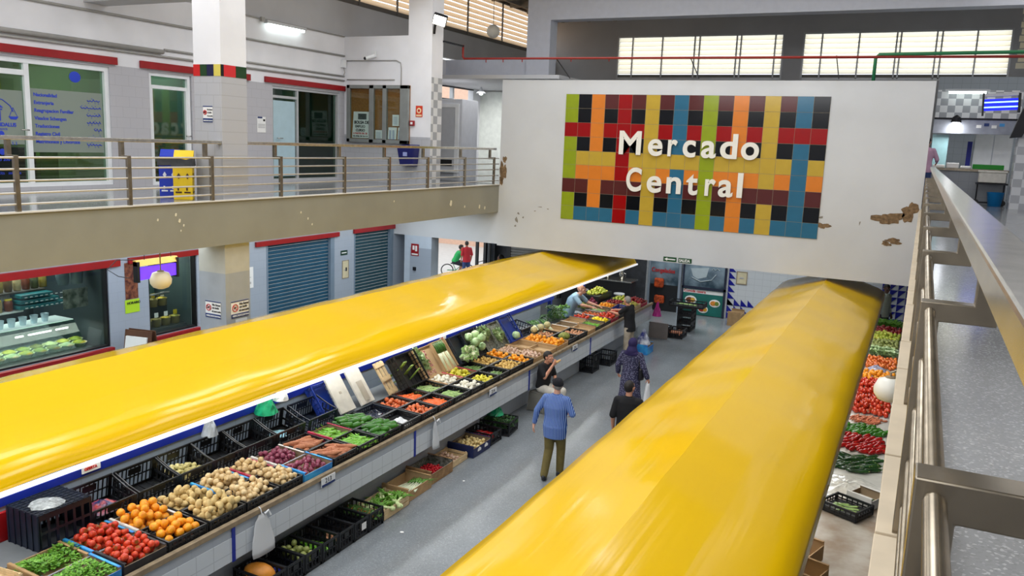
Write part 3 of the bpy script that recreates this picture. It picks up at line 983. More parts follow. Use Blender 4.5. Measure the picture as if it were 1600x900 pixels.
m = MB(); m.cbox((0, .06, .02), (.14, .04, .14)); m.tube([(0, .06, 0), (0, 0, -.02)], .02, 8); m.build('bracket', WHITEP, t)
m = MB(); m.capsule((.02, .02, -.03), (-.1, -.14, -.1), .045, .045, 12); m.build('body', WHITEP, t, smooth=True)
m = MB(); m.ell((-.115, -.165, -.108), .04, n=12, m=8); m.build('lens', BLACK, t, smooth=True)
t = thing('floodlight', 'lit floodlight on the top of the checker edged pillar', 'floodlight', (-11.28, 18.15, 8.25))
m = MB(); m.tube([(0, 0, -.25), (.05, -.05, -.05), (.1, -.1, .02)], .03, 8); m.build('arm', DARKMET, t)
Mf = Matrix.Translation((.25, -.15, .06)) @ Euler((.5, .25, .5)).to_matrix().to_4x4()
m = MB(); m.cbox((0, 0, 0), (.34, .14, .26), Mf); ho = m.build('housing', DARKMET, t, bevel=.02)
m = MB(); m.cbox((.0, -.08, 0), (.3, .02, .22), Mf); m.build('lit_face', pm('flood_face', (255, 250, 230), .4, var=0, emit=9.), ho)
t = thing('wall_bin', 'dark blue litter bin on the wall under the alarm button', 'bin', (-11.85, 17.95, 4.72))
m = MB(); m.rings([[(-.2, .13, .0), (.2, .13, 0), (.2, -.1, 0), (-.2, -.1, 0)], [(-.26, .13, .55), (.26, .13, .55), (.26, -.16, .48), (-.26, -.16, .48)]]); m.build('body', pm('navy_bin', (20, 22, 96), .4, var=.05), t, bevel=.02)
m = MB(); m.cbox((0, -.16, .3), (.12, .02, .1)); m.build('badge', pm('pale_badge', (150, 160, 210), .5), t)

# signs on the pillar and wall upstairs
def poster(name, label, P, U, w, h, mat, bands=(), cat='notice', txt=()):
    """Flat sheet: P lower-left corner, U unit vector along its width, thickness towards the room."""
    P, U = V(P), V(U)
    nrm = U.cross(V((0, 0, 1)))
    def quad(mb, a, b, c, d, off):
        q = [P + U * a + V((0, 0, b)) + nrm * off, P + U * c + V((0, 0, b)) + nrm * off, P + U * c + V((0, 0, d)) + nrm * off, P + U * a + V((0, 0, d)) + nrm * off]
        mb.prism(q, nrm * .003)
    m = MB(); quad(m, 0, 0, w, h, .002)
    o = m.build(name, mat)
    for k, (a, b, c, d, mm) in enumerate(bands):
        m = MB(); quad(m, a * w, b * h, c * w, d * h, .006 + .001 * k); m.build('print', mm, o)
    rz = math.atan2(U.y, U.x)
    for (s_, a, b, sz, mm) in txt:
        q = P + U * a * w + V((0, 0, b * h)) + nrm * .0125
        text(s_, 'lettering', q, (PI / 2, 0, rz), sz, mm, o, bold=.001)
    return tag(o, label, cat)


UX, UY = (1, 0, 0), (0, 1, 0)
nosmoke = [(0, .94, 1, 1, INKN), (0, 0, 1, .24, INKN)]


def nosmoking(label, P, U, w=.36, h=.3):
    o = poster('smoking_sign', label, P, U, w, h, PAPER, nosmoke, 'sign', [(s_, a_, b_, z_ * w / .36, m_) for s_, a_, b_, z_, m_ in (('No fumar', .46, .74, .05, INKK), ('en todo', .46, .56, .05, INKK), ('el mercado', .44, .36, .045, INKK), ('MERCADO', .06, .07, .04, PAPER), ('CENTRAL', .58, .07, .035, PAPER))])
    Pv, Uv = V(P), V(U); n = Uv.cross(V((0, 0, 1)))
    c = Pv + Uv * w * .22 + V((0, 0, h * .6)) + n * .012
    pts = [c + Uv * .15 * w * math.cos(a * PI / 8) + V((0, 0, .15 * w * math.sin(a * PI / 8))) for a in range(17)]
    m = MB(); m.tube(pts, .007, 5); m.tube([c + Uv * .1 * w + V((0, 0, -.1 * w)), c - Uv * .1 * w + V((0, 0, .1 * w))], .006, 5); m.build('ban_ring', INKR, o)
    m = MB(); m.tube([c - Uv * .03 + V((0, 0, -.01)), c + Uv * .025 + V((0, 0, .015))], .009, 5); m.build('cigarette', INKK, o)


nosmoking('small no smoking plate on the striped pillar upstairs', (-11.04, 10.448, 5.55), UX, .22, .27)
poster('notice_sheet', 'white sheet on the grey wall between the striped pillar and the pale blue door', (-13.998, 14.85, 5.42), UY, .28, .36, PAPER, [(.05, .9, .6, 1.0, INKN), (.7, .72, .92, .85, INKK), (.1, .3, .9, .34, GREYPAINT), (.1, .4, .9, .44, GREYPAINT), (.1, .5, .9, .54, GREYPAINT)])
# recycling bins beside the pillar
def bin_(label, loc, c1, name):
    t = thing('recycling_bin', label, 'recycling bin', loc, (0, 0, .72), 'cardboard recycling bins upstairs')
    t.scale = (.62, .62, .86)
    m = MB(); m.rings([[(-.24, -.24, 0), (.24, -.24, 0), (.24, .24, 0), (-.24, .24, 0)], [(-.25, -.25, .78), (.25, -.25, .78), (.25, .25, .78), (-.25, .25, .78)]]); bo = m.build('body', c1, t, bevel=.01)
    m = MB(); R = []
    rnd = random.Random(3)
    for q, z in enumerate((.80, .72, .66)):
        R.append([(x * (1 + .06 * q) + rnd.uniform(-.01, .01), y * (1 + .06 * q), z + rnd.uniform(-.025, .02)) for x, y in [(-.26, -.26), (-.1, -.265), (.1, -.26), (.26, -.26), (.265, 0), (.26, .26), (0, .265), (-.26, .26), (-.265, 0)]])
    m.rings(R, False, False); m.build('bag_rim', BLACKP, t)
    m = MB(); m.prism([(-.25, .0, .82), (.25, .0, .82), (.25, .25, .95), (-.25, .25, .95)], (0, .01, -.12)); m.build('hood', c1, t)
    m = MB()
    for sx in (-.1, .12): m.prism([(sx - .05, -.25, .46), (sx, -.25, .52), (sx + .05, -.25, .46), (sx, -.25, .4)], (0, -.006, 0)); m.box(sx - .09, -.252, .13, sx + .07, -.248, .16); m.box(sx - .04, -.252, .18, sx - .0, -.248, .24)
    m.build('symbol', pm('white_symbol', (220, 226, 240), .5) if name == 'blue' else pm('brown_symbol', (70, 40, 14), .6), bo)
    m = MB()
    for sy in (-.12, .1): m.prism([(.25, sy - .05, .46), (.25, sy, .52), (.25, sy + .05, .46), (.25, sy, .4)], (.006, 0, 0)); m.box(.248, sy - .08, .13, .252, sy + .07, .16)
    m.build('side_symbol', pm('brown_symbol', (70, 40, 14), .6) if name != 'blue' else pm('white_symbol', (220, 226, 240), .5), bo)


bin_('blue recycling bin with black bag rim beside the striped pillar', (-11.6, 10.2, Z2), pm('blue_card', (20, 50, 176), .5, var=.04), 'blue')
bin_('yellow recycling bin with black bag rim in front of the striped pillar', (-11.18, 10.12, Z2), pm('yellow_card', (232, 196, 20), .5, var=.04), 'yellow')

# kiosk at the end of the left gallery
t = thing('service_kiosk', 'pale grey service cabinet with a louvred door at the end of the left gallery', 'cabinet', (-13.32, 21.1, Z2))
MB().box(0, 0, 0, 1.2, .95, 2.34).build('body', pm('kiosk_grey', (204, 206, 212), .5, var=.03), t, bevel=.01)
m = MB(); m.box(.22, -.03, .22, 1.0, -.002, 2.1); dl = m.build('door_leaf', pm('kiosk_door', (188, 190, 194), .5, var=.03), t)
m = MB(); m.box(.12, -.05, .1, .22, .0, 2.2); m.box(1.0, -.05, .1, 1.12, 0, 2.2); m.box(.22, -.05, 2.1, 1.0, 0, 2.2); m.build('door_frame', WHITEP, t)
m = MB(); m.box(.3, -.04, .42, .92, -.028, .6); m.build('vent_slot', BLACK, dl)
m = MB(); m.box(.1, -.12, .24, 1.15, -.002, .3); m.build('sill', WHITEP, t)
struct(MB().box(-14.0, 25.6, Z2, -9.5, 25.7, 7.1).build('wall_gallery_end', pm('cream_white', (226, 230, 222), .6)))
struct(MB().box(-14.0, 20.8, 7.14, -9, 25.7, 7.24).build('ceiling_gallery', GREYPAINT))
o = MB().box(-14.1, 22.7, 6.70, -13.98, 25.1, 6.74).box(-14.1, 22.7, 7.1, -13.98, 25.1, 7.13).build('window_4', DARKMET); struct(o)
MB().box(-14.1, 23.7, 6.74, -13.98, 23.8, 7.1).build('mullion', ALU, o)
t = thing('display_screen', 'white framed glass screen standing against the cream wall behind the grey cabinet', 'screen', (-13.0, 25.5, Z2 + .002))
m = MB(); m.box(0, 0, 0, .05, .05, 1.6); m.box(.95, 0, 0, 1, .05, 1.6); m.box(.05, 0, 1.54, .95, .05, 1.6); m.build('frame', ALU, t)
MB().box(.05, .02, 0, .95, .03, 1.54).build('pane', pm('pale_panel', (206, 216, 216), .3), t)
t = thing('hanging_lamp', 'small lit bell lamp under the ceiling behind the grey service cabinet', 'lamp', (-13.1, 24.0, 6.95))
m = MB(); m.lathe([(.02, .2), (.05, .1), (.16, 0), (.15, -.01)], 14); m.build('shade', WHITEP, t, smooth=True)
m = MB(); m.ell((0, 0, .0), .07, n=10, m=6); m.build('bulb', TUBE, t)
m = MB(); m.tube([(0, 0, .2), (0, 0, .25)], .01, 6); m.build('cord', DARKMET, t)
area('bell_lamp_light', (-13.1, 24.0, 6.8), (0, 0, 0), .4, .4, 25)
# red sprinkler pipe across the hall and a green pipe
REDP = pm('red_pipe', (140, 34, 26), .5, var=.1)
t = thing('sprinkler_pipe', 'long red pipe running across above the white sign wall', 'pipe', (-11.28, 19.6, 7.55))
m = MB(); m.tube([(-.0, 0, .35), (-.0, 0, .05), (.05, 0, 0), (14.8, 0, -.08)], .03, 8); m.build('pipe_run', REDP, t, smooth=True)
m = MB(); m.box(-.03, -1.0, .3, .03, 0, .34); m.build('wall_bracket', DARKMET, t)
for xx in (.7, 1.2, 1.75, 3.1, 4.1, 13.6, 14.2):
    MB().tube([(xx, 0, -.02), (xx, 0, -.1)], .014, 6).build('nozzle', REDP, t)
for xx in (2.7, 6.1, 9.3):
    MB().tube([(xx, .0, -.02), (xx, .95, -.42)], .012, 6).build('stay', DARKMET, t)
pipe('green_pipe', 'green pipe that rises behind the right end of the sign wall and turns right', [(-1.28, 21.0, 6.9), (-1.28, 21.0, 7.62), (-1.2, 21.0, 7.7), (4.5, 21.0, 7.75)], .04, pm('green_pipe_paint', (24, 110, 66), .5))
t = thing('hanging_globe', 'small white globe lamp hanging high before the louvres', 'lamp', (-12.2, 23.0, 8.72))
m = MB(); m.ell((0, 0, 0), .2, n=18, m=12); m.build('globe', pm('opal_glass', (226, 222, 210), .3, var=.02), t, smooth=True)
m = MB(); m.tube([(0, 0, .19), (0, 0, 1.5)], .008, 6); m.build('cord', DARKMET, t)

# ================================================================== LOWER LEFT: deli windows, shutters, notices
TEAL = pm('teal_shutter', (26, 78, 104), .5, var=.08, scale=3)
TEAL2 = pm('dark_teal_shutter', (34, 72, 84), .5, var=.08, scale=3)
for k, (a, b, mt, lb) in enumerate([(15.1, 17.68, TEAL, 'wide teal roller shutter, closed, nearer the striped pillar'), (18.55, 20.45, TEAL2, 'narrow dark teal roller shutter, closed, beside the fire sign pier')]):
    t = thing('roller_shutter', lb, 'roller shutter', (XW - .1, a, 0), group='closed shutters under the left gallery')
    m = MB()
    n = 30
    for q in range(n):
        z = 2.76 * q / n
        m.prism([(0, .05, z), (.028, .05, z + .02), (.028, .05, z + .07), (0, .05, z + .088)], (0, b - a - .1, 0))
    m.build('curtain', mt, t)
    for a_, b_ in ((0, .05), (b - a - .16, b - a)): MB().box(0, a_, 0, .11, b_, 2.76).build('guide_rail', pm('bluish_rail', (120, 138, 156), .5), t)
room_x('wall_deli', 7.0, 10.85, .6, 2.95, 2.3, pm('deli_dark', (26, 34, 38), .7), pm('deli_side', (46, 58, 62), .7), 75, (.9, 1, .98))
frame_x('deli_window', 'wide deli window with jars and glass counter behind, red sill', 'shop window', 7.2, 10.75, 1.14, 2.76, [DARKMET, CLEARG], w=.04)
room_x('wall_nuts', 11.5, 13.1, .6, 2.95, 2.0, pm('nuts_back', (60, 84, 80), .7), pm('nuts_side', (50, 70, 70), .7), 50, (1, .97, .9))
frame_x('olive_window', 'small shop window with priced tubs of olives behind the globe lamp', 'shop window', 11.68, 12.95, 1.14, 2.78, [DARKMET, CLEARG], w=.04)


def jar(label, loc, r, h, mat, lidm, group):
    t = thing('glass_jar', label, 'jar', loc, group=group)
    m = MB(); m.lathe([(r * .9, 0), (r, .02), (r, h * .8), (r * .8, h * .9), (r * .8, h * .92)], 12); m.build('jar_body', mat, t, smooth=True)
    m = MB(); m.lathe([(r * .86, h * .9), (r * .86, h), (r * .8, h * 1.01)], 12); m.build('lid', lidm, t)
    return t


t = thing('deli_shelf', 'upper shelf with a back board high in the wide deli window', 'shelf', (-15.0, 7.1, 2.3))
MB().box(-.2, 0, 0, .2, 2.9, .03).build('board', pm('shelf_dark', (70, 64, 56), .6), t)
JM = [pm('jar_%d' % i, c, .25, var=.2, scale=20) for i, c in enumerate([(150, 130, 60), (96, 74, 40), (176, 156, 110), (120, 60, 36), (84, 90, 60)])]
LID = [pm('jar_lid_%d' % i, c, .4) for i, c in enumerate([(212, 190, 40), (90, 90, 90), (170, 130, 50)])]
JL = ['yellow lidded', 'dark', 'cream coloured', 'reddish brown', 'olive green']
for k in range(11):
    jar('%s jar on the upper deli shelf, %s' % (JL[k % 5], ['at its near end', 'second from its near end', 'third from its near end', 'fourth along from the near end', 'fifth along from the near end', 'in the middle', 'just past the middle', 'fourth from the far end', 'third from the far end', 'second from the far end', 'at its far end'][k]),
        (-14.95, 8.35 + k * .17, 2.332), .07, .24, JM[k % 5], LID[k % 3], 'jars on the upper deli shelf')
t = thing('white_shelf_panel', 'white stepped board holding four jars inside the deli window', 'shelf', (-14.85, 8.55, 1.6))
MB().box(-.25, 0, .36, .12, .95, .40).box(-.25, 0, .36, -.2, .95, .72).build('board', WHITEP, t, bevel=.01)
for k in range(4):
    jar('%s jar on the white stepped board, %s' % (['black', 'amber', 'cream', 'brown'][k], ['nearest', 'second', 'third', 'farthest along'][k]), (-14.8, 8.66 + k * .2, 2.002), .075, .22, [BLACKP, JM[0], JM[2], JM[3]][k], LID[0], 'jars on the white board')
t = thing('deli_counter', 'glass fronted chilled deli counter with a lit top inside the wide window', 'display counter', (-14.85, 7.2, .65))
MB().box(-.55, 0, 0, .5, 3.4, .48).build('base', pm('counter_steel', (120, 132, 130), .3, .6), t)
MB().box(-.45, 0, .98, .1, 3.3, 1.0).build('top_glass', pm('counter_top_light', (226, 240, 236), .2, var=0, emit=.35), t)
m = MB(); m.prism([(.44, .0, .5), (.45, 0, .5), (.12, 0, .99), (.11, 0, .99)], (0, 3.3, 0)); m.build('front_glass', glass_mat('counter_glass', (226, 242, 234), .05), t)
m = MB()
for a, b in ((.0, 1.5), (2.05, 2.2), (2.3, 2.75), (2.85, 3.1)): m.box(.2, a, .86, .22, b, .885)
m.build('light_strip', pm('strip_light', (250, 255, 250), .4, var=0, emit=3.), t)
for k in range(6):
    t = thing('drinking_glass', 'clear plastic cup on the lit deli counter top, %s of six' % ['nearest', 'second', 'third', 'fourth', 'fifth', 'farthest'][k], 'cup', (-14.95, 8.95 + k * .22, 1.652), group='cups on the deli counter')
    m = MB(); m.lathe([(.05, 0), (.075, .16), (.07, .16), (.045, .01)], 12); m.build('cup_wall', pm('cup_plastic', (206, 226, 236), .2, var=.03), t, smooth=True)
for k in range(3):
    o = MB().box(-14.95, 9.35 + .02 * k, 2.02 + .1 * k, -14.6, 10.25 - .12 * k, 2.09 + .1 * k).build('teal_tray', pm('teal_tray', (20, 104, 108), .4, var=.06), bevel=.01)
    m = MB()
    for q in range(8): m.box(-14.6, 9.45 + q * .1, 2.035 + .1 * k, -14.596, 9.5 + q * .1, 2.05 + .1 * k)
    m.build('dash_mark', PAPER, o)
    tag(o, 'teal tray in the deli window, %s of its stack of three' % ['lowest', 'middle', 'topmost'][k], 'tray', 'teal trays in the deli')
for k in range(2):
    t = thing('steel_bucket', 'grey bucket on the deli shelf, %s' % ['left of the pair above the picture board', 'right of the pair above the picture board'][k], 'bucket', (-14.75, 10.32 + .3 * k, 2.35), group='deli buckets')
    m = MB(); m.lathe([(.1, 0), (.13, .26), (.14, .27), (.12, .26), (.09, .02)], 14); m.build('bucket_wall', pm('grey_bucket', (120, 136, 140), .4), t, smooth=True)
o = MB().box(-14.6, 10.2, 1.9, -14.58, 10.72, 2.28).build('picture_board', pm('leafy_print', (190, 196, 180), .6, var=.5, scale=9, col2=(46, 60, 40)))
tag(o, 'board printed with dark branches at the right end of the deli window', 'picture board')
area('deli_counter_fill', (-14.7, 9.2, 1.58), (0, 0, 0), .5, 3.0, 26, (1, .98, .9))  # fill light added to brighten the olive bowls
BOWLM = pm('olive_bowl', (214, 206, 170), .3, var=.05)
OLM = [pm('olive_mix_%d' % i, c, .35, var=.35, scale=50, bump=.6, bscale=60) for i, c in enumerate([(196, 176, 40), (150, 150, 50), (120, 112, 40), (206, 196, 150)])]
bk = 0
for r_ in range(2):
    for k in range(9):
        y = 8.3 + k * .27 + r_ * .13
        t = thing('olive_bowl', 'white bowl of pickled olives in the deli counter, %s row, %s' % (['front', 'rear'][r_], ['first', 'second', 'third', 'fourth', 'fifth', 'sixth', 'seventh', 'eighth', 'ninth'][k] + ' along'), 'bowl', (-14.55 - .3 * r_, y, 1.132 + .0 * r_), group='olive bowls in the deli counter')
        m = MB(); m.lathe([(.07, 0), (.14, .08), (.145, .085), (.13, .08)], 14); m.build('bowl', BOWLM, t, smooth=True)
        m = MB(); m.lathe([(.128, .07), (.1, .1), (.04, .125), (.005, .13)], 12); m.build('olives', OLM[(k + r_) % 4], t, smooth=True)
# olive tubs in the small window, with price tags
t = thing('olive_counter', 'dark stepped counter holding olive tubs inside the small shop window', 'display counter', (-14.8, 11.6, .65))
MB().box(-.3, 0, 0, .5, 1.3, .55).box(-.5, 0, 0, -.1, 1.3, .9).build('base', pm('nut_counter', (52, 60, 60), .4), t)
m = MB(); m.tube([(.0, .02, 1.18), (.0, 1.28, 1.18)], .03, 8); m.build('glass_rail', STEEL2, t)
for r_ in range(2):
    for k in range(5):
        t = thing('olive_tub', 'tub of olives behind the small window, %s row, %s from the near side' % (['front', 'rear'][r_], ['first', 'second', 'third', 'fourth', 'fifth'][k]), 'tub', (-14.5 - .38 * r_, 11.75 + .25 * k, 1.202 + .35 * r_), group='olive tubs in the small window')
        m = MB(); m.lathe([(.1, 0), (.115, .16), (.12, .165), (.105, .15)], 12); m.build('tub_wall', pm('tub_plastic', (150, 140, 90), .3), t, smooth=True)
        m = MB(); m.lathe([(.104, .14), (.06, .18), (.005, .19)], 12); m.build('olives', OLM[(k + 2 * r_) % 3], t, smooth=True)
        m = MB(); m.box(.02, -.05, .2, .024, .05, .3); m.box(.02, -.004, .1, .024, .004, .2); m.build('price_tag', [PAPER, LID[0]][(k + r_) % 3 == 1], t)
t = thing('fridge', 'tall dark green fridge with two doors at the back of the small shop', 'fridge', (-15.9, 11.7, .6))
MB().box(0, 0, 0, .5, 1.3, 2.2).build('body', pm('fridge_green', (44, 66, 62), .4), t)
for a_, b_, h_ in ((.02, .63, .56), (.66, 1.28, .7)):
    dl = MB().box(.5, a_, .05, .52, b_, 2.1).build('door', pm('fridge_door', (60, 86, 80), .35), t)
    MB().box(.52, h_, 1.0, .55, h_ + .03, 1.7).build('handle', DARKMET, dl)
tag(MB().box(-13.998, 7.9, .62, -13.96, 8.95, .95).build('vent_grille', pm('dark_grille', (52, 50, 54), .6)), 'dark grille under the red sill of the deli window', 'grille')
# notices on the lower wall and pillar
poster('poster', 'dark red food poster on the wall between the two deli windows', (-13.998, 11.12, 2.02), UY, .3, .74, pm('dark_food_print', (96, 30, 24), .6, var=.5, scale=12, col2=(150, 90, 60)))
poster('poster', 'lime green card under the dark red food poster', (-13.997, 11.1, 1.74), UY, .34, .27, pm('lime_card', (184, 226, 40), .6, var=.02), [], 'card', [('HORARIO', .12, .66, .07, INKK)])
nosmoking('no smoking sign on the front face of the big pillar downstairs', (-11.1, PY0 - .002, 2.17), UX)
nosmoking('no smoking sign on the aisle face of the big pillar downstairs', (PX1 + .002, 10.56, 2.17), UY, .42)
poster('notice_sheet', 'white printed sheet below the no smoking sign on the aisle face of the pillar', (PX1 + .002, 10.66, 1.78), UY, .28, .36, pm('grey_white_sheet', (206, 212, 218), .7), [(.2, .75, .5, .82, GREYPAINT), (.3, .55, .85, .62, GREYPAINT), (.2, .35, .85, .42, GREYPAINT), (.2, .15, .85, .22, GREYPAINT)])
poster('notice_sheet', 'long white sheet on the grey wall between the pillar and the teal shutter', (-13.998, 14.25, 1.78), UY, .4, .5, PAPER, [(.2, .7, .5, .73, GREYPAINT), (.2, .5, .8, .53, GREYPAINT), (.6, .2, .8, .3, GREYPAINT)])
poster('notice_sheet', 'small white card with a blue mark above the long sheet by the teal shutter', (-13.998, 14.2, 2.32), UY, .26, .15, PAPER, [(.15, .3, .85, .7, INKN)], 'card')
o = poster('exit_plate', 'small dark exit plate between the two teal shutters', (-13.998, 17.95, 2.2), UY, .3, .13, pm('plate_green', (24, 60, 46), .5), [(.15, .4, .85, .6, PAPER)], 'sign')
poster('evacuation_plan', 'cream framed evacuation plan on the wall between the shutters', (-13.997, 18.02, 1.55), UY, .28, .5, pm('cream_plan', (214, 204, 170), .6), [(.0, .0, 1, .03, OLDWOOD), (0, .97, 1, 1, OLDWOOD), (0, 0, .06, 1, OLDWOOD), (.94, 0, 1, 1, OLDWOOD), (.25, .45, .75, .5, GREYPAINT), (.5, .4, .7, .6, INKK)], 'plan')
o = poster('fire_sign', 'red fire hose sign on the pale pier beside the far shutter', (-13.38, YS - .008, 2.0), UX, .27, .36, RED, [(.2, .5, .45, .85, PAPER), (.55, .4, .8, .85, PAPER), (.1, .08, .9, .2, PAPER)], 'sign')
MB().cbox((-13.24, YS - .03, 1.62), (.09, .05, .1)).build('wall_socket', DARKMET)
tag(bpy.data.objects['wall_socket'], 'small dark call point on the pale pier below the fire sign', 'call point')
# insect lamp, globe lamp, A-board, extension box
t = thing('insect_lamp', 'violet glowing insect lamp with a yellowish hood under the left gallery', 'insect lamp', (-12.6, 10.24, 2.66))
VIO = pm('violet_glow', (112, 60, 250), .4, var=.15, scale=8, emit=.75)
for a_ in (0, .88): MB().box(-.06, a_, -.02, .06, a_ + .05, .36).build('end_frame', BLACKP, t)
MB().box(-.02, .05, .02, .04, .88, .25).build('lit_grid', VIO, t)
m = MB(); m.prism([(.06, .0, .28), (.02, 0, .38), (-.06, 0, .38), (-.06, 0, .28)], (0, .93, 0)); m.build('hood', pm('gold_hood', (224, 180, 90), .3, .4), t)
m = MB(); m.tube([(0, .2, .38), (0, .2, .84)], .006, 5); m.tube([(0, .8, .38), (0, .8, .84)], .006, 5); m.build('hanger', DARKMET, t)
m = MB(); m.tube([(0, .0, .4), (-.1, -.3, .42), (-.2, -.42, .25), (-.2, -.2, .1), (-.1, -.05, .06)], .008, 5); m.build('cable', BLACKP, t)
def globe_lamp(label, loc, r, top, mat):
    t = thing('globe_lamp', label, 'lamp', loc)
    m = MB(); m.lathe([(r * .3, r * .82), (r * .75, r * .66), (r, .05 * r), (r * .95, -.35 * r), (r * .7, -.7 * r), (r * .3, -.86 * r), (.01, -.88 * r)], 20); m.build('globe', mat, t, smooth=True)
    m = MB(); m.tube([(0, 0, r * .8), (0, 0, top - loc[2])], .01, 6); m.build('rod', OLDWOOD, t)
    m = MB(); m.lathe([(r * .34, r * .78), (r * .3, r * .9), (.02, r * .92)], 12); m.build('cap', OLDWOOD, t)


globe_lamp('cream globe lamp hanging before the small shop window under the left gallery', (-10.8, 9.25, 3.02), .17, 3.5, pm('cream_globe', (234, 222, 190), .3, var=.02))
globe_lamp('white globe lamp beside the curb of the right gallery, above the tomatoes', (-.07, 8.15, 3.3), .135, 3.46, pm('white_globe', (238, 236, 226), .3, var=.02))
t = thing('lamp_bracket', 'short steel arm under the right gallery that carries the white globe lamp', 'bracket', (-.07, 8.15, 3.46))
MB().tube([(0, 0, 0), (.08, 0, .04)], .012, 6).build('arm', STEEL, t)
t = thing('sandwich_board', 'wooden sandwich board with a white menu sheet on the floor before the deli wall', 'sandwich board', (-13.52, 11.05, 0), (0, 0, .2))
WB = pm('brown_board', (92, 56, 34), .6, var=.15)
for s_ in (-1, 1):
    m = MB(); m.prism([(-.32, s_ * .30, 0), (.32, s_ * .30, 0), (.32, s_ * .04, 1.3), (-.32, s_ * .04, 1.3)], (0, .025 * s_, 0)); m.build('panel', WB, t)
t.scale = (.95, .95, 1.14)
m = MB(); m.prism([(-.25, -.29 - .028 + .02, .4), (.25, -.29 - .028 + .02, .4), (.25, -.1, 1.2), (-.25, -.1, 1.2)], (0, -.04, 0)); m.build('menu_sheet', PAPER, t)
# ================================================================== PRODUCE MESHES
def deform(me, amp, sc, seed):
    for v in me.vertices:
        n = noise.noise(V((v.co.x * sc + seed, v.co.y * sc, v.co.z * sc)))
        v.co *= 1 + amp * n
    return me


PR = {}


def reg(kind, meshes, r):
    PR[kind] = (meshes, r)


def prod_mat(name, c, rough=.35, var=.18, scale=25, col2=None, bump=0):
    return pm(name, c, rough, var=var, scale=scale, col2=col2, bump=bump, bscale=60)


def ball(name, mat, rs, amp=.05, sc=14, n=12, mm=8, k=3):
    out = []
    for i in range(k):
        b = MB(); b.ell((0, 0, 0), rs, n=n, m=mm)
        out.append(deform(b.mesh(name, mat, True), amp, sc, i * 9.3))
    return out


def prof_set(name, mats, prof, n=12, k=2, amp=.04, sc=14, extra=None):
    out = []
    for i in range(k):
        b = MB(); b.lathe(prof, n)
        if extra: extra(b, i)
        out.append(deform(b.mesh(name, mats, True), amp, sc, i * 5.1))
    return out


STEMG = prod_mat('stem_green', (90, 120, 40))
def calyx(b, i):
    b.m = 1
    for q in range(5):
        a = q * 1.257
        b.poly([(0, 0, .031), (.02 * math.cos(a - .25), .02 * math.sin(a - .25), .0335), (.028 * math.cos(a), .028 * math.sin(a), .029), (.02 * math.cos(a + .25), .02 * math.sin(a + .25), .0335)])
    b.m = 0


reg('tomato', prof_set('tomato', [prod_mat('tomato_red', (206, 34, 28), .22, .2, 16, (226, 84, 44)), STEMG], [(.004, -.034), (.022, -.031), (.036, -.016), (.04, .002), (.035, .02), (.02, .031), (.004, .029)], 12, 3, .09, 14, calyx), .036)
reg('persimmon', ball('persimmon', prod_mat('persimmon_skin', (226, 96, 34), .25, .2, 14, (240, 140, 60)), .036), .034)
reg('small_tomato', ball('tomato', prod_mat('tomato_orange_red', (212, 84, 40), .25, .2, 14, (228, 128, 72)), .036), .034)
reg('orange', prof_set('orange', [prod_mat('orange_peel', (250, 150, 14), .4, .12, 18, (255, 178, 40), .25), STEMG], [(.004, -.042), (.024, -.037), (.04, -.018), (.0435, 0), (.039, .02), (.024, .037), (.006, .040), (.003, .037)], 14, 2, .03), .042)
reg('potato', ball('potato', prod_mat('potato_skin', (212, 182, 118), .7, .14, 18, (226, 200, 140)), (.05, .037, .033), .14, 16, k=4), .036)
reg('baby_potato', ball('potato', prod_mat('baby_potato_skin', (206, 164, 84), .6, .2, 18, (226, 190, 110)), (.034, .028, .026), .12, 20), .028)
reg('pale_potato', ball('potato', prod_mat('pale_potato_skin', (206, 196, 134), .6, .12), (.045, .034, .032), .12, 16), .035)
onionp = [(.004, -.034), (.012, -.032), (.032, -.022), (.042, -.002), (.036, .018), (.018, .032), (.008, .042), (.004, .056)]
reg('onion', prof_set('onion', [prod_mat('onion_skin', (222, 184, 122), .4, .22, 12, (236, 212, 164))], onionp, 12, 3), .037)
reg('small_onion', prof_set('onion', [prod_mat('small_onion_skin', (224, 190, 120), .4, .2, 12, (238, 220, 160))], [(r * .8, z * .8) for r, z in onionp], 10, 2), .03)
reg('red_onion', prof_set('red_onion', [prod_mat('red_onion_skin', (120, 36, 60), .3, .25, 12, (164, 80, 108))], onionp, 12, 2), .037)
reg('turnip', prof_set('turnip', [prod_mat('turnip_white', (236, 232, 214), .4, .06), STEMG], [(.003, -.05), (.01, -.04), (.035, -.02), (.042, 0), (.034, .02), (.012, .03), (.008, .05)], 12, 2), .037)
reg('garlic', prof_set('garlic', [prod_mat('garlic_skin', (226, 204, 176), .5, .16, 20, (206, 160, 140))], [(.006, -.02), (.025, -.018), (.034, -.004), (.03, .012), (.014, .026), (.006, .045), (.005, .06)], 10, 3, .08), .03)
reg('lemon', prof_set('lemon', [prod_mat('lemon_peel', (226, 206, 50), .35, .12, 16, (198, 196, 60))], [(.003, -.052), (.01, -.046), (.026, -.03), (.034, 0), (.026, .03), (.01, .046), (.003, .052)], 12, 2), .033)
reg('bright_lemon', prof_set('lemon', [prod_mat('bright_lemon_peel', (250, 222, 40), .35, .08, 16)], [(.003, -.052), (.01, -.046), (.026, -.03), (.034, 0), (.026, .03), (.01, .046), (.003, .052)], 12, 2), .033)
reg('lime_avocado', ball('avocado', prod_mat('avocado_green', (124, 138, 66), .5, .25, 14, (160, 168, 96)), (.046, .04, .04), .06), .04)
reg('apple', prof_set('apple', [prod_mat('apple_red', (140, 20, 34), .25, .25, 10, (180, 60, 60)), STEMG], [(.006, -.03), (.022, -.034), (.038, -.014), (.041, .006), (.032, .028), (.012, .032), (.004, .024)], 12, 2), .038)
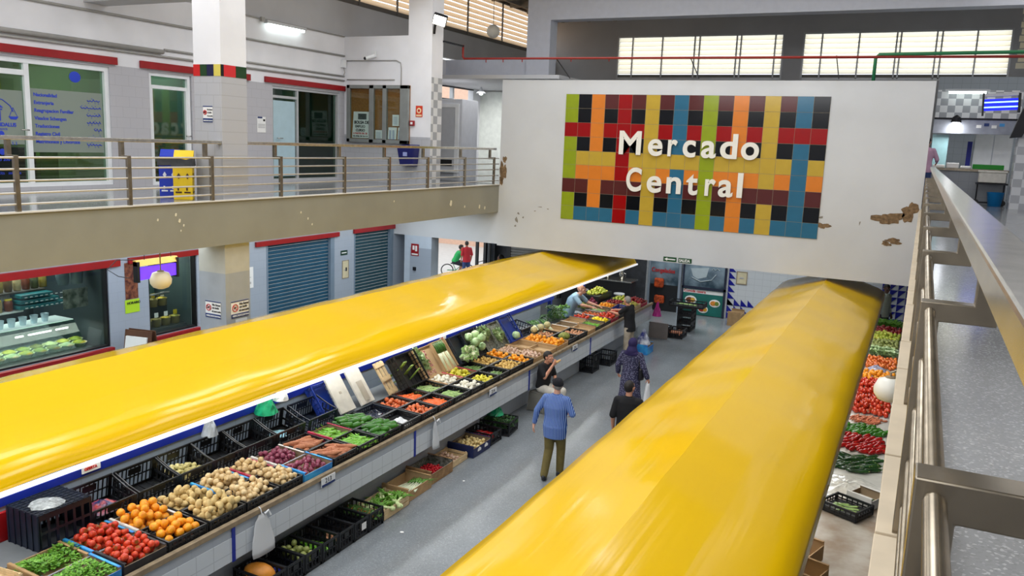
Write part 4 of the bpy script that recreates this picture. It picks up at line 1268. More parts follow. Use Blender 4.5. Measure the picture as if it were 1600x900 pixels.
reg('green_apple', prof_set('apple', [prod_mat('apple_green', (176, 206, 70), .28, .15, 10, (216, 206, 90)), STEMG], [(.006, -.03), (.022, -.034), (.038, -.014), (.041, .006), (.032, .028), (.012, .032), (.004, .024)], 12, 2), .038)
reg('pear', prof_set('pear', [prod_mat('pear_skin', (176, 168, 60), .4, .2, 12, (198, 190, 90)), STEMG], [(.004, -.04), (.026, -.036), (.037, -.014), (.032, .01), (.018, .032), (.012, .048), (.004, .056)], 12, 2), .036)


def sweep_set(name, mats, pts, rad, n=8, k=3, bend=.3, tip=None):
    out = []
    for i in range(k):
        rnd = random.Random(i * 7 + 1)
        bx, by = rnd.uniform(-bend, bend), rnd.uniform(-bend, bend)
        P = [(x, bx * x * abs(x) * 4, by * x * x * 4 * .5) for x in pts]
        b = MB(); b.tube(P, [r * rnd.uniform(.93, 1.07) for r in rad], n)
        if tip:
            b.m = 1; b.tube([P[-1], (P[-1][0] + tip[0], P[-1][1] + tip[1] * rnd.uniform(-1, 1), P[-1][2] + .004)], [tip[2], tip[2] * .7], 6)
        out.append(b.mesh(name, mats, True))
    return out


reg('carrot', sweep_set('carrot', [prod_mat('carrot_orange', (236, 104, 36), .4, .15), STEMG], [-.1, -.07, -.02, .04, .07, .078], [.003, .007, .012, .017, .015, .006], 8, 3, .5, (.012, .004, .005)), .016)
reg('sweet_potato', sweep_set('sweet_potato', [prod_mat('sweet_potato_skin', (176, 102, 66), .6, .18, 20, (196, 130, 92))], [-.12, -.1, -.05, 0, .05, .1, .125], [.004, .015, .03, .036, .031, .015, .004], 10, 3, .8), .034)
reg('green_pepper', sweep_set('green_pepper', [prod_mat('pepper_green', (40, 98, 26), .22, .2, 10, (70, 136, 40)), STEMG], [-.09, -.08, -.04, .02, .06, .078, .082], [.006, .018, .03, .038, .037, .024, .01], 10, 3, .6, (.02, .008, .007)), .034)
reg('long_pepper', sweep_set('long_pepper', [prod_mat('long_pepper_green', (96, 168, 40), .25, .2, 10, (140, 200, 66)), STEMG], [-.11, -.08, -.03, .03, .07, .08], [.003, .009, .014, .019, .017, .008], 8, 3, 1.2, (.025, .012, .005)), .017)
reg('zucchini', sweep_set('zucchini', [prod_mat('zucchini_green', (128, 168, 84), .3, .2, 16, (180, 206, 130)), STEMG], [-.1, -.09, -.04, .03, .08, .09], [.006, .018, .022, .021, .016, .01], 8, 3, .4, (.016, .004, .009)), .022)
reg('cucumber', sweep_set('cucumber', [prod_mat('cucumber_green', (84, 128, 60), .3, .2, 16, (130, 160, 90)), STEMG], [-.13, -.12, -.06, .06, .12, .13], [.006, .016, .02, .02, .015, .006], 8, 3, .35), .02)
reg('dark_courgette', sweep_set('dark_courgette', [prod_mat('courgette_dark', (24, 52, 26), .25, .25, 12, (46, 84, 40)), STEMG], [-.14, -.13, -.06, .05, .12, .135], [.006, .02, .027, .027, .02, .012], 8, 3, .3, (.02, .004, .01)), .027)
reg('salmon_carrot', sweep_set('sweet_carrot', [prod_mat('salmon_root', (214, 128, 92), .5, .18), STEMG], [-.09, -.06, 0, .05, .075], [.003, .009, .014, .017, .008], 8, 3, .6), .017)
reg('ginger', ball('ginger', prod_mat('ginger_skin', (206, 150, 112), .6, .2, 24), (.06, .03, .026), .3, 24, k=3), .034)
reg('red_pepper', sweep_set('red_pepper', [prod_mat('pepper_red', (158, 14, 18), .22, .2, 10, (186, 36, 30)), STEMG], [-.08, -.07, -.03, .03, .07, .078], [.006, .02, .032, .038, .034, .012], 10, 3, .5, (.02, .008, .007)), .036)
reg('strawberry', prof_set('strawberry', [prod_mat('strawberry_red', (190, 20, 34), .35, .2, 40), STEMG], [(.002, -.018), (.009, -.012), (.015, .0), (.014, .01), (.006, .014)], 8, 2), .014)


def leafy(name, mats, n, spread, hgt, leaf, seed, stems=6, flat=False, up=.7):
    """A bunch: thin stems that fan out and carry many small leaf blades."""
    rnd = random.Random(seed)
    b = MB()
    for q in range(stems):
        a = rnd.uniform(0, 6.28)
        e = V((math.cos(a) * spread * rnd.uniform(.3, .8), math.sin(a) * spread * rnd.uniform(.3, .8), hgt * rnd.uniform(.5, .9)))
        b.m = 1; b.tube([(0, 0, 0), e * .5 + V((0, 0, .01)), e], [.005, .004, .002], 5)
    b.m = 0
    for q in range(n):
        a = rnd.uniform(0, 6.28)
        rr = spread * math.sqrt(rnd.random())
        c = V((rr * math.cos(a), rr * math.sin(a), hgt * (.35 + .65 * rnd.random()) * (1 - .5 * (rr / spread) ** 2)))
        d = V((math.cos(a + rnd.uniform(-.9, .9)), math.sin(a + rnd.uniform(-.9, .9)), rnd.uniform(-.3, up))).normalized()
        s_ = d.cross(V((0, 0, 1)))
        s_ = s_.normalized() if s_.length > .01 else V((1, 0, 0))
        nrm = s_.cross(d)
        L = leaf * rnd.uniform(.6, 1.25)
        b.poly([c, c + d * L * .45 + s_ * L * .38 + nrm * L * .1, c + d * L, c + d * L * .45 - s_ * L * .38 + nrm * L * .1])
    return b.mesh(name, mats)


PARSM = [prod_mat('parsley_leaf', (84, 158, 38), .5, .3, 30, (140, 196, 64)), prod_mat('parsley_stem', (130, 170, 80))]
DKLEAF = [prod_mat('dark_leaf', (26, 66, 26), .5, .35, 30, (60, 104, 44)), STEMG]
reg('parsley', [leafy('parsley_bunch', PARSM, 260, .13, .09, .04, s_) for s_ in (1, 2)], .1)
reg('dark_herb', [leafy('herb_bunch', DKLEAF, 230, .13, .13, .04, s_) for s_ in (3, 4)], .1)
reg('carrot_top', [leafy('carrot_bunch', [prod_mat('carrot_leaf', (70, 110, 40), .5, .3), prod_mat('carrot_orange', (236, 104, 36))], 120, .12, .06, .035, 6)], .1)
CABM = prod_mat('cabbage_leaf', (168, 206, 140), .45, .18, 10, (206, 230, 180))


def cabbage(b_, i):
    rnd = random.Random(i)
    for q in range(7):
        a = q * .9
        M_ = Matrix.Rotation(a, 4, 'Z') @ Matrix.Rotation(.5, 4, 'Y') @ Matrix.Translation((.012, 0, 0))
        b_.ell((0, 0, 0), (.098, .085, .07), M_, n=10, m=6)


reg('cabbage', prof_set('cabbage', [CABM], [(.01, -.085), (.06, -.07), (.09, -.02), (.09, .02), (.06, .07), (.01, .085)], 12, 2, .14, 22, cabbage), .1)
def florets(b_, i):
    rnd = random.Random(i)
    for q in range(30):
        a, t_ = rnd.uniform(0, 6.28), rnd.uniform(.0, 1.3)
        b_.ell((.065 * math.sin(t_) * math.cos(a), .065 * math.sin(t_) * math.sin(a), .05 * math.cos(t_) + .01), .02, n=6, m=4)
    b_.m = 1
    for q in range(6):
        a = q * 1.05
        b_.poly([(.04 * math.cos(a - .4), .04 * math.sin(a - .4), -.05), (.1 * math.cos(a - .3), .1 * math.sin(a - .3), .02), (.105 * math.cos(a + .2), .105 * math.sin(a + .2), .03), (.04 * math.cos(a + .4), .04 * math.sin(a + .4), -.05)])
    b_.m = 0


reg('cauliflower', prof_set('cauliflower', [prod_mat('cauliflower_white', (222, 226, 190), .6, .1), prod_mat('cauli_leaf', (150, 186, 110), .5, .2)], [(.02, -.05), (.05, -.03), (.065, .01), (.04, .05), (.01, .06)], 10, 2, .05, 14, florets), .075)


def stalks(name, white, green, L, n, seed, thick=.014, fan=.3, bulb=0):
    rnd = random.Random(seed)
    b = MB()
    for q in range(n):
        y0 = (q - n / 2) * thick * 1.5
        f = rnd.uniform(-fan, fan)
        z = thick * (1 + .8 * (q % 2))
        b.m = 0
        if bulb: b.ell((-L * .5, y0, z), (bulb * 1.2, bulb, bulb), n=8, m=6)
        b.tube([(-L * .5, y0, z), (-L * .15, y0 + f * .02, z + .01), (L * .1, y0 + f * .06, z + .01)], [thick, thick * .95, thick * .9], 7)
        b.m = 1
        for w in range(3):
            g = f + rnd.uniform(-.25, .25)
            b.tube([(L * .1, y0 + f * .06, z + .01), (L * .3, y0 + g * .15, z + .015 + .01 * w), (L * .5, y0 + g * .34, z + .0 + .012 * w)], [thick * .85, thick * .7, thick * .15], 5, 1.0)
    return b.mesh(name, [white, green], True)


LKW = prod_mat('leek_white', (226, 232, 200), .4, .08)
LKG = prod_mat('leek_green', (76, 124, 56), .4, .25)
reg('leek', [stalks('leek_bunch', LKW, LKG, .62, 5, s_) for s_ in (1, 2)], .04)
reg('celery', [stalks('celery_bunch', prod_mat('celery_stalk', (166, 196, 90), .4, .15), prod_mat('celery_leaf', (150, 180, 50), .5, .25), .40, 6, 5, .008, 1.2)], .05)
reg('fennel', [stalks('fennel_bulb', prod_mat('fennel_white', (206, 222, 160), .4, .12), prod_mat('fennel_green', (110, 160, 60), .5, .2), .26, 2, s_, .02, .6, .034) for s_ in (6, 7)], .05)
reg('spring_onion', [stalks('spring_onion_bunch', LKW, prod_mat('spring_green', (110, 160, 70), .4, .2), .5, 4, 9, .012, .5)], .03)
reg('bagged_lettuce', [deform(leafy('lettuce_head', [prod_mat('lettuce_leaf', (150, 190, 110), .35, .3, 16, (206, 226, 180)), STEMG], 160, .1, .1, .07, s_, up=1.1), .06, 12, 0) for s_ in (11, 12)], .1)
reg('radish', ball('radish', prod_mat('radish_pink', (196, 90, 100), .35, .3, 20, (226, 180, 170)), .024), .022)
reg('celeriac', ball('celeriac', prod_mat('celeriac_skin', (198, 190, 140), .7, .25, 30), .08, .12, 24, n=14, mm=9, k=2), .08)
reg('melon', ball('melon', prod_mat('melon_skin', (120, 132, 48), .5, .25, 24, (160, 164, 80)), (.15, .1, .095), .03, 10, n=16, mm=10, k=1), .1)
reg('pumpkin', ball('pumpkin', prod_mat('pumpkin_orange', (206, 132, 42), .45, .2, 8), (.2, .12, .115), .05, 8, n=18, mm=10, k=1), .12)
reg('grape_bunch', [], .1)


def placep(kind, loc, rot, label, cat, group, scale=1., name=None):
    meshes, r = PR[kind]
    me = random.choice(meshes)
    key = (me.name,)
    o0 = PROTO.get(key)
    if o0 is None:
        o = bpy.data.objects.new(name or me.name.split('.')[0], me)
        PROTO[key] = o
    else:
        o = o0.copy()
    COL.objects.link(o)
    o.location = loc
    o.rotation_euler = rot
    o.scale = (scale,) * 3
    o['label'] = label; o['category'] = cat; o['group'] = group
    return o


PROTO = {}


def heap(n, r, w, d, seed, mound=.0, pack=.99):
    """Spheres dropped one by one into a w x d tray; returns centres."""
    rnd = random.Random(seed)
    out = []
    for i in range(n):
        best = None
        for t_ in range(18):
            x = rnd.uniform(-d / 2 + r, d / 2 - r) if d > 2 * r else 0
            y = rnd.uniform(-w / 2 + r, w / 2 - r) if w > 2 * r else 0
            z = r
            for (px, py, pz) in out:
                q = (x - px) ** 2 + (y - py) ** 2
                D = 2 * r * pack
                if q < D * D:
                    z = max(z, pz + math.sqrt(D * D - q))
            cost = z + mound * math.hypot(x / d, y / w)
            if best is None or cost < best[0]: best = (cost, x, y, z)
        out.append(best[1:])
    return out


ITEMS = []


def fill(M, kind, n, w, d, base, label, cat, group, seed=0, align=None, mound=.04, scale=1., tilt=.5):
    """Heap n pieces in a tray whose frame is M (x = depth, y = width, z up)."""
    r = PR[kind][1] * scale
    q = M.to_quaternion()
    rnd = random.Random(seed + 5)
    for (x, y, z) in heap(n, r, w, d, seed, mound):
        if align is None:
            e = Euler((rnd.uniform(-3, 3), rnd.uniform(-3, 3), rnd.uniform(-3, 3)))
        else:
            e = Euler((rnd.uniform(-.25, .25), rnd.uniform(-.2, .2), align + rnd.uniform(-tilt, tilt)))
        p = M @ V((x, y, z + base))
        rot = (q @ e.to_quaternion()).to_euler()
        placep(kind, p, rot, label, cat, group, scale * rnd.uniform(.92, 1.06))


# ================================================================== CRATES
def crate_plastic(w, d, h, mat, t, low_front=False):
    """Lattice crate: x depth, y width, z up from its floor; low_front dips the +x side."""
    f = .012
    bz = .05 if h < .17 else .012
    m = MB(); m.box(-d / 2 + .01, -w / 2 + .01, bz - .01, d / 2 - .01, w / 2 - .01, bz)
    for k in range(1, 5): m.box(-d / 2, -w / 2 + w * k / 5 - .006, .012, d / 2, -w / 2 + w * k / 5 + .006, .02)
    m.build('base_panel', mat, t)
    for sx in (-1, 1):
        m = MB(); x = sx * (d / 2 - f / 2)
        hh = h * (.72 if (low_front and sx == 1) else 1)
        m.cbox((x, 0, hh - .014), (f * 1.6, w, .028)); m.cbox((x, 0, .02), (f, w, .04)); m.cbox((x, 0, hh * .5), (f * .8, w, .016))
        n = max(5, int(w / .055))
        for k in range(n + 1): m.cbox((x, -w / 2 + w * k / n, hh / 2), (f * .8, .014, hh))
        if h > .2: m.cbox((x, 0, hh * .72), (f, w * .3, hh * .25))
        for sy in (-1, 1): m.cbox((x, sy * (w / 2 - .02), hh / 2), (f, .04, hh))
        m.build('side_panel', mat, t)
    for sy in (-1, 1):
        m = MB(); y = sy * (w / 2 - f / 2)
        if low_front:
            m.prism([(-d / 2, y - f / 2, h - .03), (d / 2, y - f / 2, h * .72 - .03), (d / 2, y - f / 2, h * .72), (d * .1, y - f / 2, h * .78), (-d / 2, y - f / 2, h)], (0, f * 1.2, 0))
            for k in range(7):
                x = -d / 2 + .01 + (d - .02) * k / 6
                m.cbox((x, y, h * .36), (.016, f, h * .72))
            m.prism([(-d / 2, y - .004, h * .4), (d / 2, y - .004, h * .35), (d / 2, y - .004, h * .42), (-d / 2, y - .004, h * .5)], (0, .008, 0))
        else:
            m.cbox((0, y, h - .014), (d, f * 1.6, .028)); m.cbox((0, y, h * .5), (d, f * .8, .016))
            for k in range(8): m.cbox((-d / 2 + d * k / 7, y, h / 2), (.014, f * .8, h))
        m.cbox((0, y, .02), (d, f, .04))
        m.build('end_panel', mat, t)


def crate_carton(w, d, h, mats, t, flap=.0):
    """Open printed carton: mats (outside, inside)."""
    f = .006
    bz = .05 if h < .17 else f
    MB().box(-d / 2 + .012, -w / 2 + .012, bz - f, d / 2 - .012, w / 2 - .012, bz).build('base_panel', mats[1], t)
    for sx in (-1, 1):
        m = MB(); x = sx * d / 2
        m.m = 0; m.box(x - f / 2, -w / 2, 0, x + f / 2, w / 2, h * .8)
        m.m = 1; m.box(x - sx * f - f / 2, -w / 2, f, x - sx * f + f / 2, w / 2, h * .8)
        m.build('side_panel', mats, t)
    for sy in (-1, 1):
        m = MB(); y = sy * w / 2
        m.m = 0; m.box(-d / 2, y - f / 2, 0, d / 2, y + f / 2, h); m.box(-d / 2, y - .03 * (sy > 0), h, d / 2, y + .03 * (sy < 0), h + f)
        m.m = 1; m.box(-d / 2, y - sy * f - f / 2, f, d / 2, y - sy * f + f / 2, h)
        m.build('end_panel', mats, t)


def crate_wood(w, d, h, mat, t):
    m = MB()
    for k in range(4): m.box(-d / 2 + d * k / 4 + .005, -w / 2, 0, -d / 2 + d * (k + 1) / 4 - .005, w / 2, .008)
    m.build('base_panel', mat, t)
    for sx in (-1, 1):
        m = MB(); x = sx * (d / 2 - .004)
        for k in range(2): m.cbox((x, 0, h * (.24 + .5 * k)), (.008, w, h * .4))
        m.build('side_panel', mat, t)
    for sy in (-1, 1):
        m = MB(); y = sy * (w / 2 - .004)
        for k in range(2): m.cbox((0, y, h * (.24 + .5 * k)), (d, .008, h * .4))
        m.build('end_panel', mat, t)
    for sx in (-1, 1):
        for sy in (-1, 1):
            MB().prism([(sx * (d / 2 - .01), sy * (w / 2 - .01), 0), (sx * (d / 2 - .045), sy * (w / 2 - .01), 0), (sx * (d / 2 - .01), sy * (w / 2 - .045), 0)], (0, 0, h * 1.08)).build('corner_block', mat, t)


CRATES = {}
CARD = {'kraft': (KRAFT, pm('kraft_inside', (190, 160, 120), .85)), 'blue': (pm('blue_carton', (30, 110, 200), .5, var=.1, scale=6, col2=(60, 170, 230)), pm('carton_inside', (150, 130, 104), .85)),
        'white': (pm('white_carton', (214, 212, 206), .6, var=.05), MATS['carton_inside']), 'red': (pm('pink_red_carton', (176, 40, 70), .55, var=.25, scale=8), MATS['carton_inside']),
        'dark': (pm('dark_print_carton', (40, 40, 44), .6, var=.3, scale=10), MATS['carton_inside']), 'navy': (pm('navy_carton', (24, 36, 82), .5, var=.15), MATS['carton_inside'])}
PL = {'black': BLACKP, 'navy': NAVYP, 'blue': pm('blue_plastic', (24, 52, 140), .42, var=.15)}


def crate(kind, colr, w, d, h, loc, label, tilt=0., rz=0., group=None, low=False, cat=None):
    rot = Euler((0, tilt, rz), 'XYZ')
    key = (kind, colr, round(w, 2), round(d, 2), round(h, 2), low)
    nm = {'plastic': 'plastic_crate', 'carton': 'produce_carton', 'wood': 'wooden_crate'}[kind]
    cat = cat or {'plastic': 'crate', 'carton': 'carton', 'wood': 'crate'}[kind]
    if key in CRATES:
        o = dup(CRATES[key], loc, rot, label, group)
    else:
        o = thing(nm, label, cat, loc, rot, group)
        if kind == 'plastic': crate_plastic(w, d, h, PL[colr], o, low)
        elif kind == 'carton': crate_carton(w, d, h, list(CARD[colr]), o)
        else: crate_wood(w, d, h, WOOD, o)
        CRATES[key] = o
    o['label'] = label; o['category'] = cat
    return Matrix.Translation(loc) @ rot.to_matrix().to_4x4()


# ---- front and rear rows on the long counter
CT = .967
XF, XB = -6.96, -7.44
DD = .45
GRP = 'crates in the two flat rows on the left counter'


def row(i, y0, y1, front=None, back=None):
    """front/back: (crate kind, colour, produce, count, align, scale, label words)"""
    for x, spec, side in ((XF, front, 'front'), (XB, back, 'rear')):
        if not spec: continue
        kind, colr, p, n, al, sc, what, cat = spec[:8]
        h = .14 if side == 'front' else .15
        w = y1 - y0 - .012
        clab = spec[8]
        M_ = crate(kind, colr, w, DD, h, (x, (y0 + y1) / 2, CT + .001), clab, tilt=.05, group=GRP)
        if p:
            fill(M_, p, int(n * 1.25), w - .04, DD - .05, .055, what, cat, what, seed=i * 10 + (side == 'front'), align=al, scale=sc)


K = 'plastic'; T_ = 'carton'
row(0, 4.60, 5.17, (T_, 'blue', None, 5, None, 1., 'fresh green parsley bunch in the blue carton nearest the viewer', 'parsley', 'blue printed carton of parsley at the near front corner of the counter'),
    (T_, 'kraft', None, 6, None, 1., 'green parsley bunch in the brown carton behind the blue one', 'parsley', 'brown carton of parsley behind the blue parsley carton'))
for k in range(9):
    fr = k < 4
    placep('parsley', ((-6.96 if fr else -7.44) + .13 * (k % 2) - .06, (4.75 if fr else 4.72) + .095 * (k if fr else k - 4), CT + .05 + .02 * (k % 3)), (0, .1, k * 1.9), 'fresh parsley bunch in the blue carton nearest the viewer' if fr else 'fresh parsley bunch in the brown carton behind the blue one', 'parsley', 'parsley in the blue carton' if fr else 'parsley in the brown carton', 1.05)
row(1, 5.19, 5.72, (T_, 'dark', 'tomato', 40, None, 1., 'ripe red tomato in the dark front carton next to the parsley', 'tomato', 'dark printed carton of red tomatoes beside the parsley'),
    (T_, 'blue', 'tomato', 44, None, 1., 'ripe red tomato in the blue rear carton behind the dark one', 'tomato', 'blue carton of red tomatoes behind the dark tomato carton'))
row(2, 5.74, 6.28, (K, 'black', 'orange', 18, None, 1.1, 'bright orange in the black front crate beside the tomatoes', 'orange', 'black crate of oranges in the front row beside the tomatoes'),
    (T_, 'white', 'orange', 26, None, 1.12, 'bright orange in the white rear carton behind the black crate', 'orange', 'white carton of oranges in the rear row'))
row(3, 6.30, 6.86, (K, 'black', 'potato', 48, None, 1.05, 'pale potato in the front crate between oranges and onions', 'potato', 'black front crate of potatoes between oranges and onions'),
    (K, 'black', 'potato', 42, None, 1.05, 'pale potato in the rear crate behind the other potatoes', 'potato', 'black rear crate of potatoes behind the front potato crate'))
row(4, 6.88, 7.43, (K, 'black', 'onion', 40, None, 1., 'golden onion in the front crate next to the potatoes', 'onion', 'black front crate of golden onions next to the potatoes'),
    (T_, 'blue', 'onion', 38, None, 1.05, 'golden onion in the blue rear carton next to the potatoes', 'onion', 'blue rear carton of golden onions next to the potatoes'))
row(5, 7.45, 7.87, (K, 'black', 'onion', 36, None, .95, 'golden onion in the front crate next to the red onions', 'onion', 'narrow black front crate of golden onions next to the red onions'),
    (T_, 'red', 'onion', 34, None, .95, 'golden onion in the pink rear carton next to the red onions', 'onion', 'pink rear carton of golden onions next to the red onions'))
row(6, 7.9, 8.47, (T_, 'blue', 'red_onion', 22, None, .95, 'dark red onion in the bright blue front carton', 'onion', 'bright blue front carton of red onions'),
    (T_, 'white', 'red_onion', 34, None, .95, 'dark red onion in the white rear carton behind the blue one', 'onion', 'white rear carton of red onions'))
row(7, 8.5, 9.02, (K, 'black', 'sweet_potato', 14, 1.3, 1.2, 'brown sweet potato in the black front crate', 'sweet potato', 'black front crate of sweet potatoes'),
    (K, 'black', 'sweet_potato', 13, 1.2, 1.2, 'brown sweet potato in the rear crate behind the others', 'sweet potato', 'black rear crate of sweet potatoes'))
row(8, 9.05, 9.53, (K, 'black', 'long_pepper', 44, .9, 1.2, 'light green long pepper in the front crate beside the sweet potatoes', 'pepper', 'black front crate of light green long peppers'),
    (T_, 'red', 'long_pepper', 44, .7, 1.2, 'light green long pepper in the pink rear carton', 'pepper', 'pink rear carton of light green long peppers'))
row(9, 9.55, 10.13, (K, 'black', 'green_pepper', 22, .8, 1.18, 'dark green pepper heaped in the front crate', 'pepper', 'black front crate of dark green peppers'),
    (K, 'black', 'green_pepper', 24, .8, 1.18, 'dark green pepper heaped in the rear crate', 'pepper', 'black rear crate of dark green peppers'))
row(10, 10.15, 10.67, (K, 'black', None, 0, None, 1, '', '', 'nearly empty black front crate with a white cloth in it'),
    (K, 'navy', None, 0, None, 1, '', '', 'dark rear crate of crumpled plastic behind the white cloth'))
row(11, 10.7, 11.19, (K, 'black', 'small_tomato', 20, None, 1., 'orange red tomato in the front crate beside the carrots', 'tomato', 'black front crate of orange red tomatoes beside the carrots'),
    (K, 'black', 'small_tomato', 20, None, 1.05, 'orange red tomato in the rear crate beside the carrots', 'tomato', 'black rear crate of orange red tomatoes beside the carrots'))
row(12, 11.21, 11.71, (K, 'black', 'carrot', 44, .6, 1.05, 'orange carrot in the front crate', 'carrot', 'black front crate of carrots'),
    (K, 'black', 'carrot', 46, 1.1, 1.05, 'orange carrot in the rear crate', 'carrot', 'black rear crate of carrots'))
row(13, 11.73, 12.28, (K, 'black', 'zucchini', 16, 1.0, 1., 'pale green courgette in the front crate beyond the carrots', 'courgette', 'black front crate of pale courgettes beyond the carrots'),
    (K, 'black', 'zucchini', 24, .9, 1.05, 'pale green courgette in the rear crate beyond the carrots', 'courgette', 'black rear crate of pale courgettes beyond the carrots'))
row(14, 12.3, 12.81, (K, 'black', 'turnip', 18, None, 1., 'white turnip in the black front crate', 'turnip', 'black front crate of white turnips'),
    (T_, 'kraft', 'turnip', 30, None, .95, 'white turnip in the brown rear carton', 'turnip', 'brown rear carton of white turnips'))
row(15, 12.83, 13.37, (K, 'black', 'lemon', 16, None, 1., 'greenish lemon in the black front crate', 'lemon', 'black front crate of greenish lemons'),
    (T_, 'red', 'lemon', 30, None, 1., 'greenish lemon in the red rear carton', 'lemon', 'red rear carton of greenish lemons'))
row(16, 13.39, 13.82, (K, 'black', 'cucumber', 9, 1.4, 1., 'thin cucumber in the front crate beyond the lemons', 'cucumber', 'black front crate of a few cucumbers'),
    (K, 'black', 'cucumber', 24, 1.2, 1., 'thin cucumber in the rear crate beyond the lemons', 'cucumber', 'black rear crate of cucumbers beyond the lemons'))
row(17, 13.84, 14.46, (K, 'black', 'baby_potato', 60, None, 1., 'small yellow potato in the front crate', 'potato', 'black front crate of small yellow potatoes'),
    (K, 'black', 'baby_potato', 60, None, 1., 'small yellow potato in the rear crate', 'potato', 'black rear crate of small yellow potatoes'))
row(18, 14.48, 14.91, (K, 'black', 'orange', 16, None, .95, 'mandarin in the far front crate beyond the small potatoes', 'mandarin', 'black front crate of mandarins beyond the small potatoes'),
    (K, 'black', 'orange', 18, None, .98, 'mandarin in the far rear crate beyond the small potatoes', 'mandarin', 'black rear crate of mandarins beyond the small potatoes'))
row(19, 14.93, 15.48, (T_, 'kraft', 'garlic', 36, None, 1.05, 'pinkish garlic bulb in the brown front carton', 'garlic', 'brown front carton of garlic above the seated boy'),
    (T_, 'kraft', 'garlic', 36, None, 1.05, 'pinkish garlic bulb in the brown rear carton', 'garlic', 'brown rear carton of garlic'))
row(20, 15.5, 16.1, (T_, 'kraft', None, 0, None, 1, '', '', 'empty brown front carton beyond the garlic'), (T_, 'kraft', None, 0, None, 1, '', '', 'empty brown rear carton beyond the garlic'))
row(21, 16.12, 16.78, (T_, 'kraft', 'orange', 30, None, .95, 'yellow orange in the front carton beyond the empty cartons', 'orange', 'brown front carton of yellow oranges beyond the empty cartons'),
    (T_, 'kraft', 'orange', 30, None, .95, 'yellow orange in the rear carton beyond the empty cartons', 'orange', 'brown rear carton of yellow oranges beyond the empty cartons'))
row(22, 16.8, 17.36, (K, 'black', None, 0, None, 1, '', '', 'black front crate holding a green melon'), (K, 'black', 'ginger', 16, None, 1., 'pinkish ginger root in the rear crate behind the melon', 'ginger', 'black rear crate of ginger behind the melon'))
row(23, 17.38, 17.95, (K, 'black', 'ginger', 18, None, 1., 'pinkish ginger root in the front crate beyond the melon', 'ginger', 'black front crate of ginger beyond the melon'), (T_, 'kraft', None, 0, None, 1, '', '', 'empty brown rear carton beside the ginger'))
row(24, 17.97, 18.5, (T_, 'kraft', None, 0, None, 1, '', '', 'empty brown front carton before the green peppers'), (T_, 'white', None, 0, None, 1, '', '', 'empty white rear carton before the green peppers'))
row(25, 18.52, 19.1, (T_, 'dark', 'long_pepper', 40, .6, 1., 'light green pepper heaped beside the man in black', 'pepper', 'dark front carton of light green peppers beside the man in black'),
    (T_, 'kraft', None, 0, None, 1, '', '', 'empty brown rear carton behind the light green peppers'))
row(26, 19.12, 19.6, (T_, 'dark', 'bright_lemon', 24, None, 1., 'bright yellow lemon beside the man in black', 'lemon', 'dark front carton of bright lemons beside the man in black'),
    (T_, 'navy', 'tomato', 18, None, 1.1, 'red tomato in the navy rear carton behind the lemons', 'tomato', 'navy rear carton of red tomatoes behind the lemons'))
row(27, 19.62, 20.2, (T_, 'red', 'tomato', 20, None, 1.1, 'red tomato in the red front carton before the black shirted man', 'tomato', 'red front carton of tomatoes in front of the black shirted man'),
    (T_, 'white', 'small_tomato', 14, None, 1.15, 'pale red tomato in the white carton under the stallholder', 'tomato', 'white rear carton of pale red tomatoes under the stallholder'))
row(28, 20.22, 20.85, (T_, 'dark', 'tomato', 18, None, 1.1, 'red tomato in the dark far front carton', 'tomato', 'dark front carton of tomatoes past the black shirted man'),
    (T_, 'navy', 'zucchini', 20, .4, 1.1, 'green courgette in the navy far rear carton', 'courgette', 'navy rear carton of green courgettes past the stallholder'))
row(29, 20.9, 21.5, (K, 'blue', None, 0, None, 1, '', '', 'empty blue front crate near the far end'), (T_, 'kraft', 'orange', 26, None, .95, 'orange in the far rear carton near the end of the counter', 'orange', 'brown rear carton of oranges near the far end'))
row(30, 21.55, 22.1, ('wood', 'wood', 'pear', 30, None, 1., 'greenish pear in the wooden crate at the far end', 'pear', 'pale wooden front crate of pears at the far end'), (K, 'navy', 'apple', 24, None, 1., 'dark red apple in the navy far rear crate', 'apple', 'navy rear crate of apples at the far end'))
row(31, 22.12, 22.7, (T_, 'red', 'apple', 36, None, 1., 'dark red apple in the last front carton', 'apple', 'red front carton of apples at the very end'), (K, 'black', 'green_apple', 34, None, 1., 'green apple in the last rear crate', 'apple', 'black rear crate of green apples at the very end'))
placep('melon', (-6.95, 17.05, CT + .14), (0, 0, .9), 'green melon lying in a black crate on the counter', 'melon', 'melons')


def cloth(name, label, cat, loc, r, h, mat, seed, n=18, rings=7, sq=1.):
    """A crumpled sheet or bag: a lumpy mound."""
    b = MB()
    R = []
    for i in range(rings):
        f = i / (rings - 1)
        R.append([(r * (1 - f * .9) * (1 + .25 * noise.noise((math.cos(a * 2 * PI / n) * 2 + seed, math.sin(a * 2 * PI / n) * 2, f * 3))) * math.cos(a * 2 * PI / n),
                   sq * r * (1 - f * .9) * (1 + .25 * noise.noise((math.cos(a * 2 * PI / n) * 2, math.sin(a * 2 * PI / n) * 2 + seed, f * 3))) * math.sin(a * 2 * PI / n),
                   h * (f ** .8) * (1 + .35 * noise.noise((a * .9 + seed, f * 4, 1)))) for a in range(n)])
    b.rings(R)
    return tag(b.build(name, mat, loc=loc, smooth=False), label, cat)


cloth('white_cloth', 'crumpled white cloth in the nearly empty black crate', 'cloth', (-6.95, 10.41, CT + .03), .15, .09, WHITEP, 2)
cloth('crumpled_plastic', 'dark crumpled plastic in the rear crate behind the white cloth', 'plastic sheet', (-7.44, 10.41, CT + .03), .2, .12, pm('dark_film', (36, 42, 60), .2, var=.3), 5)
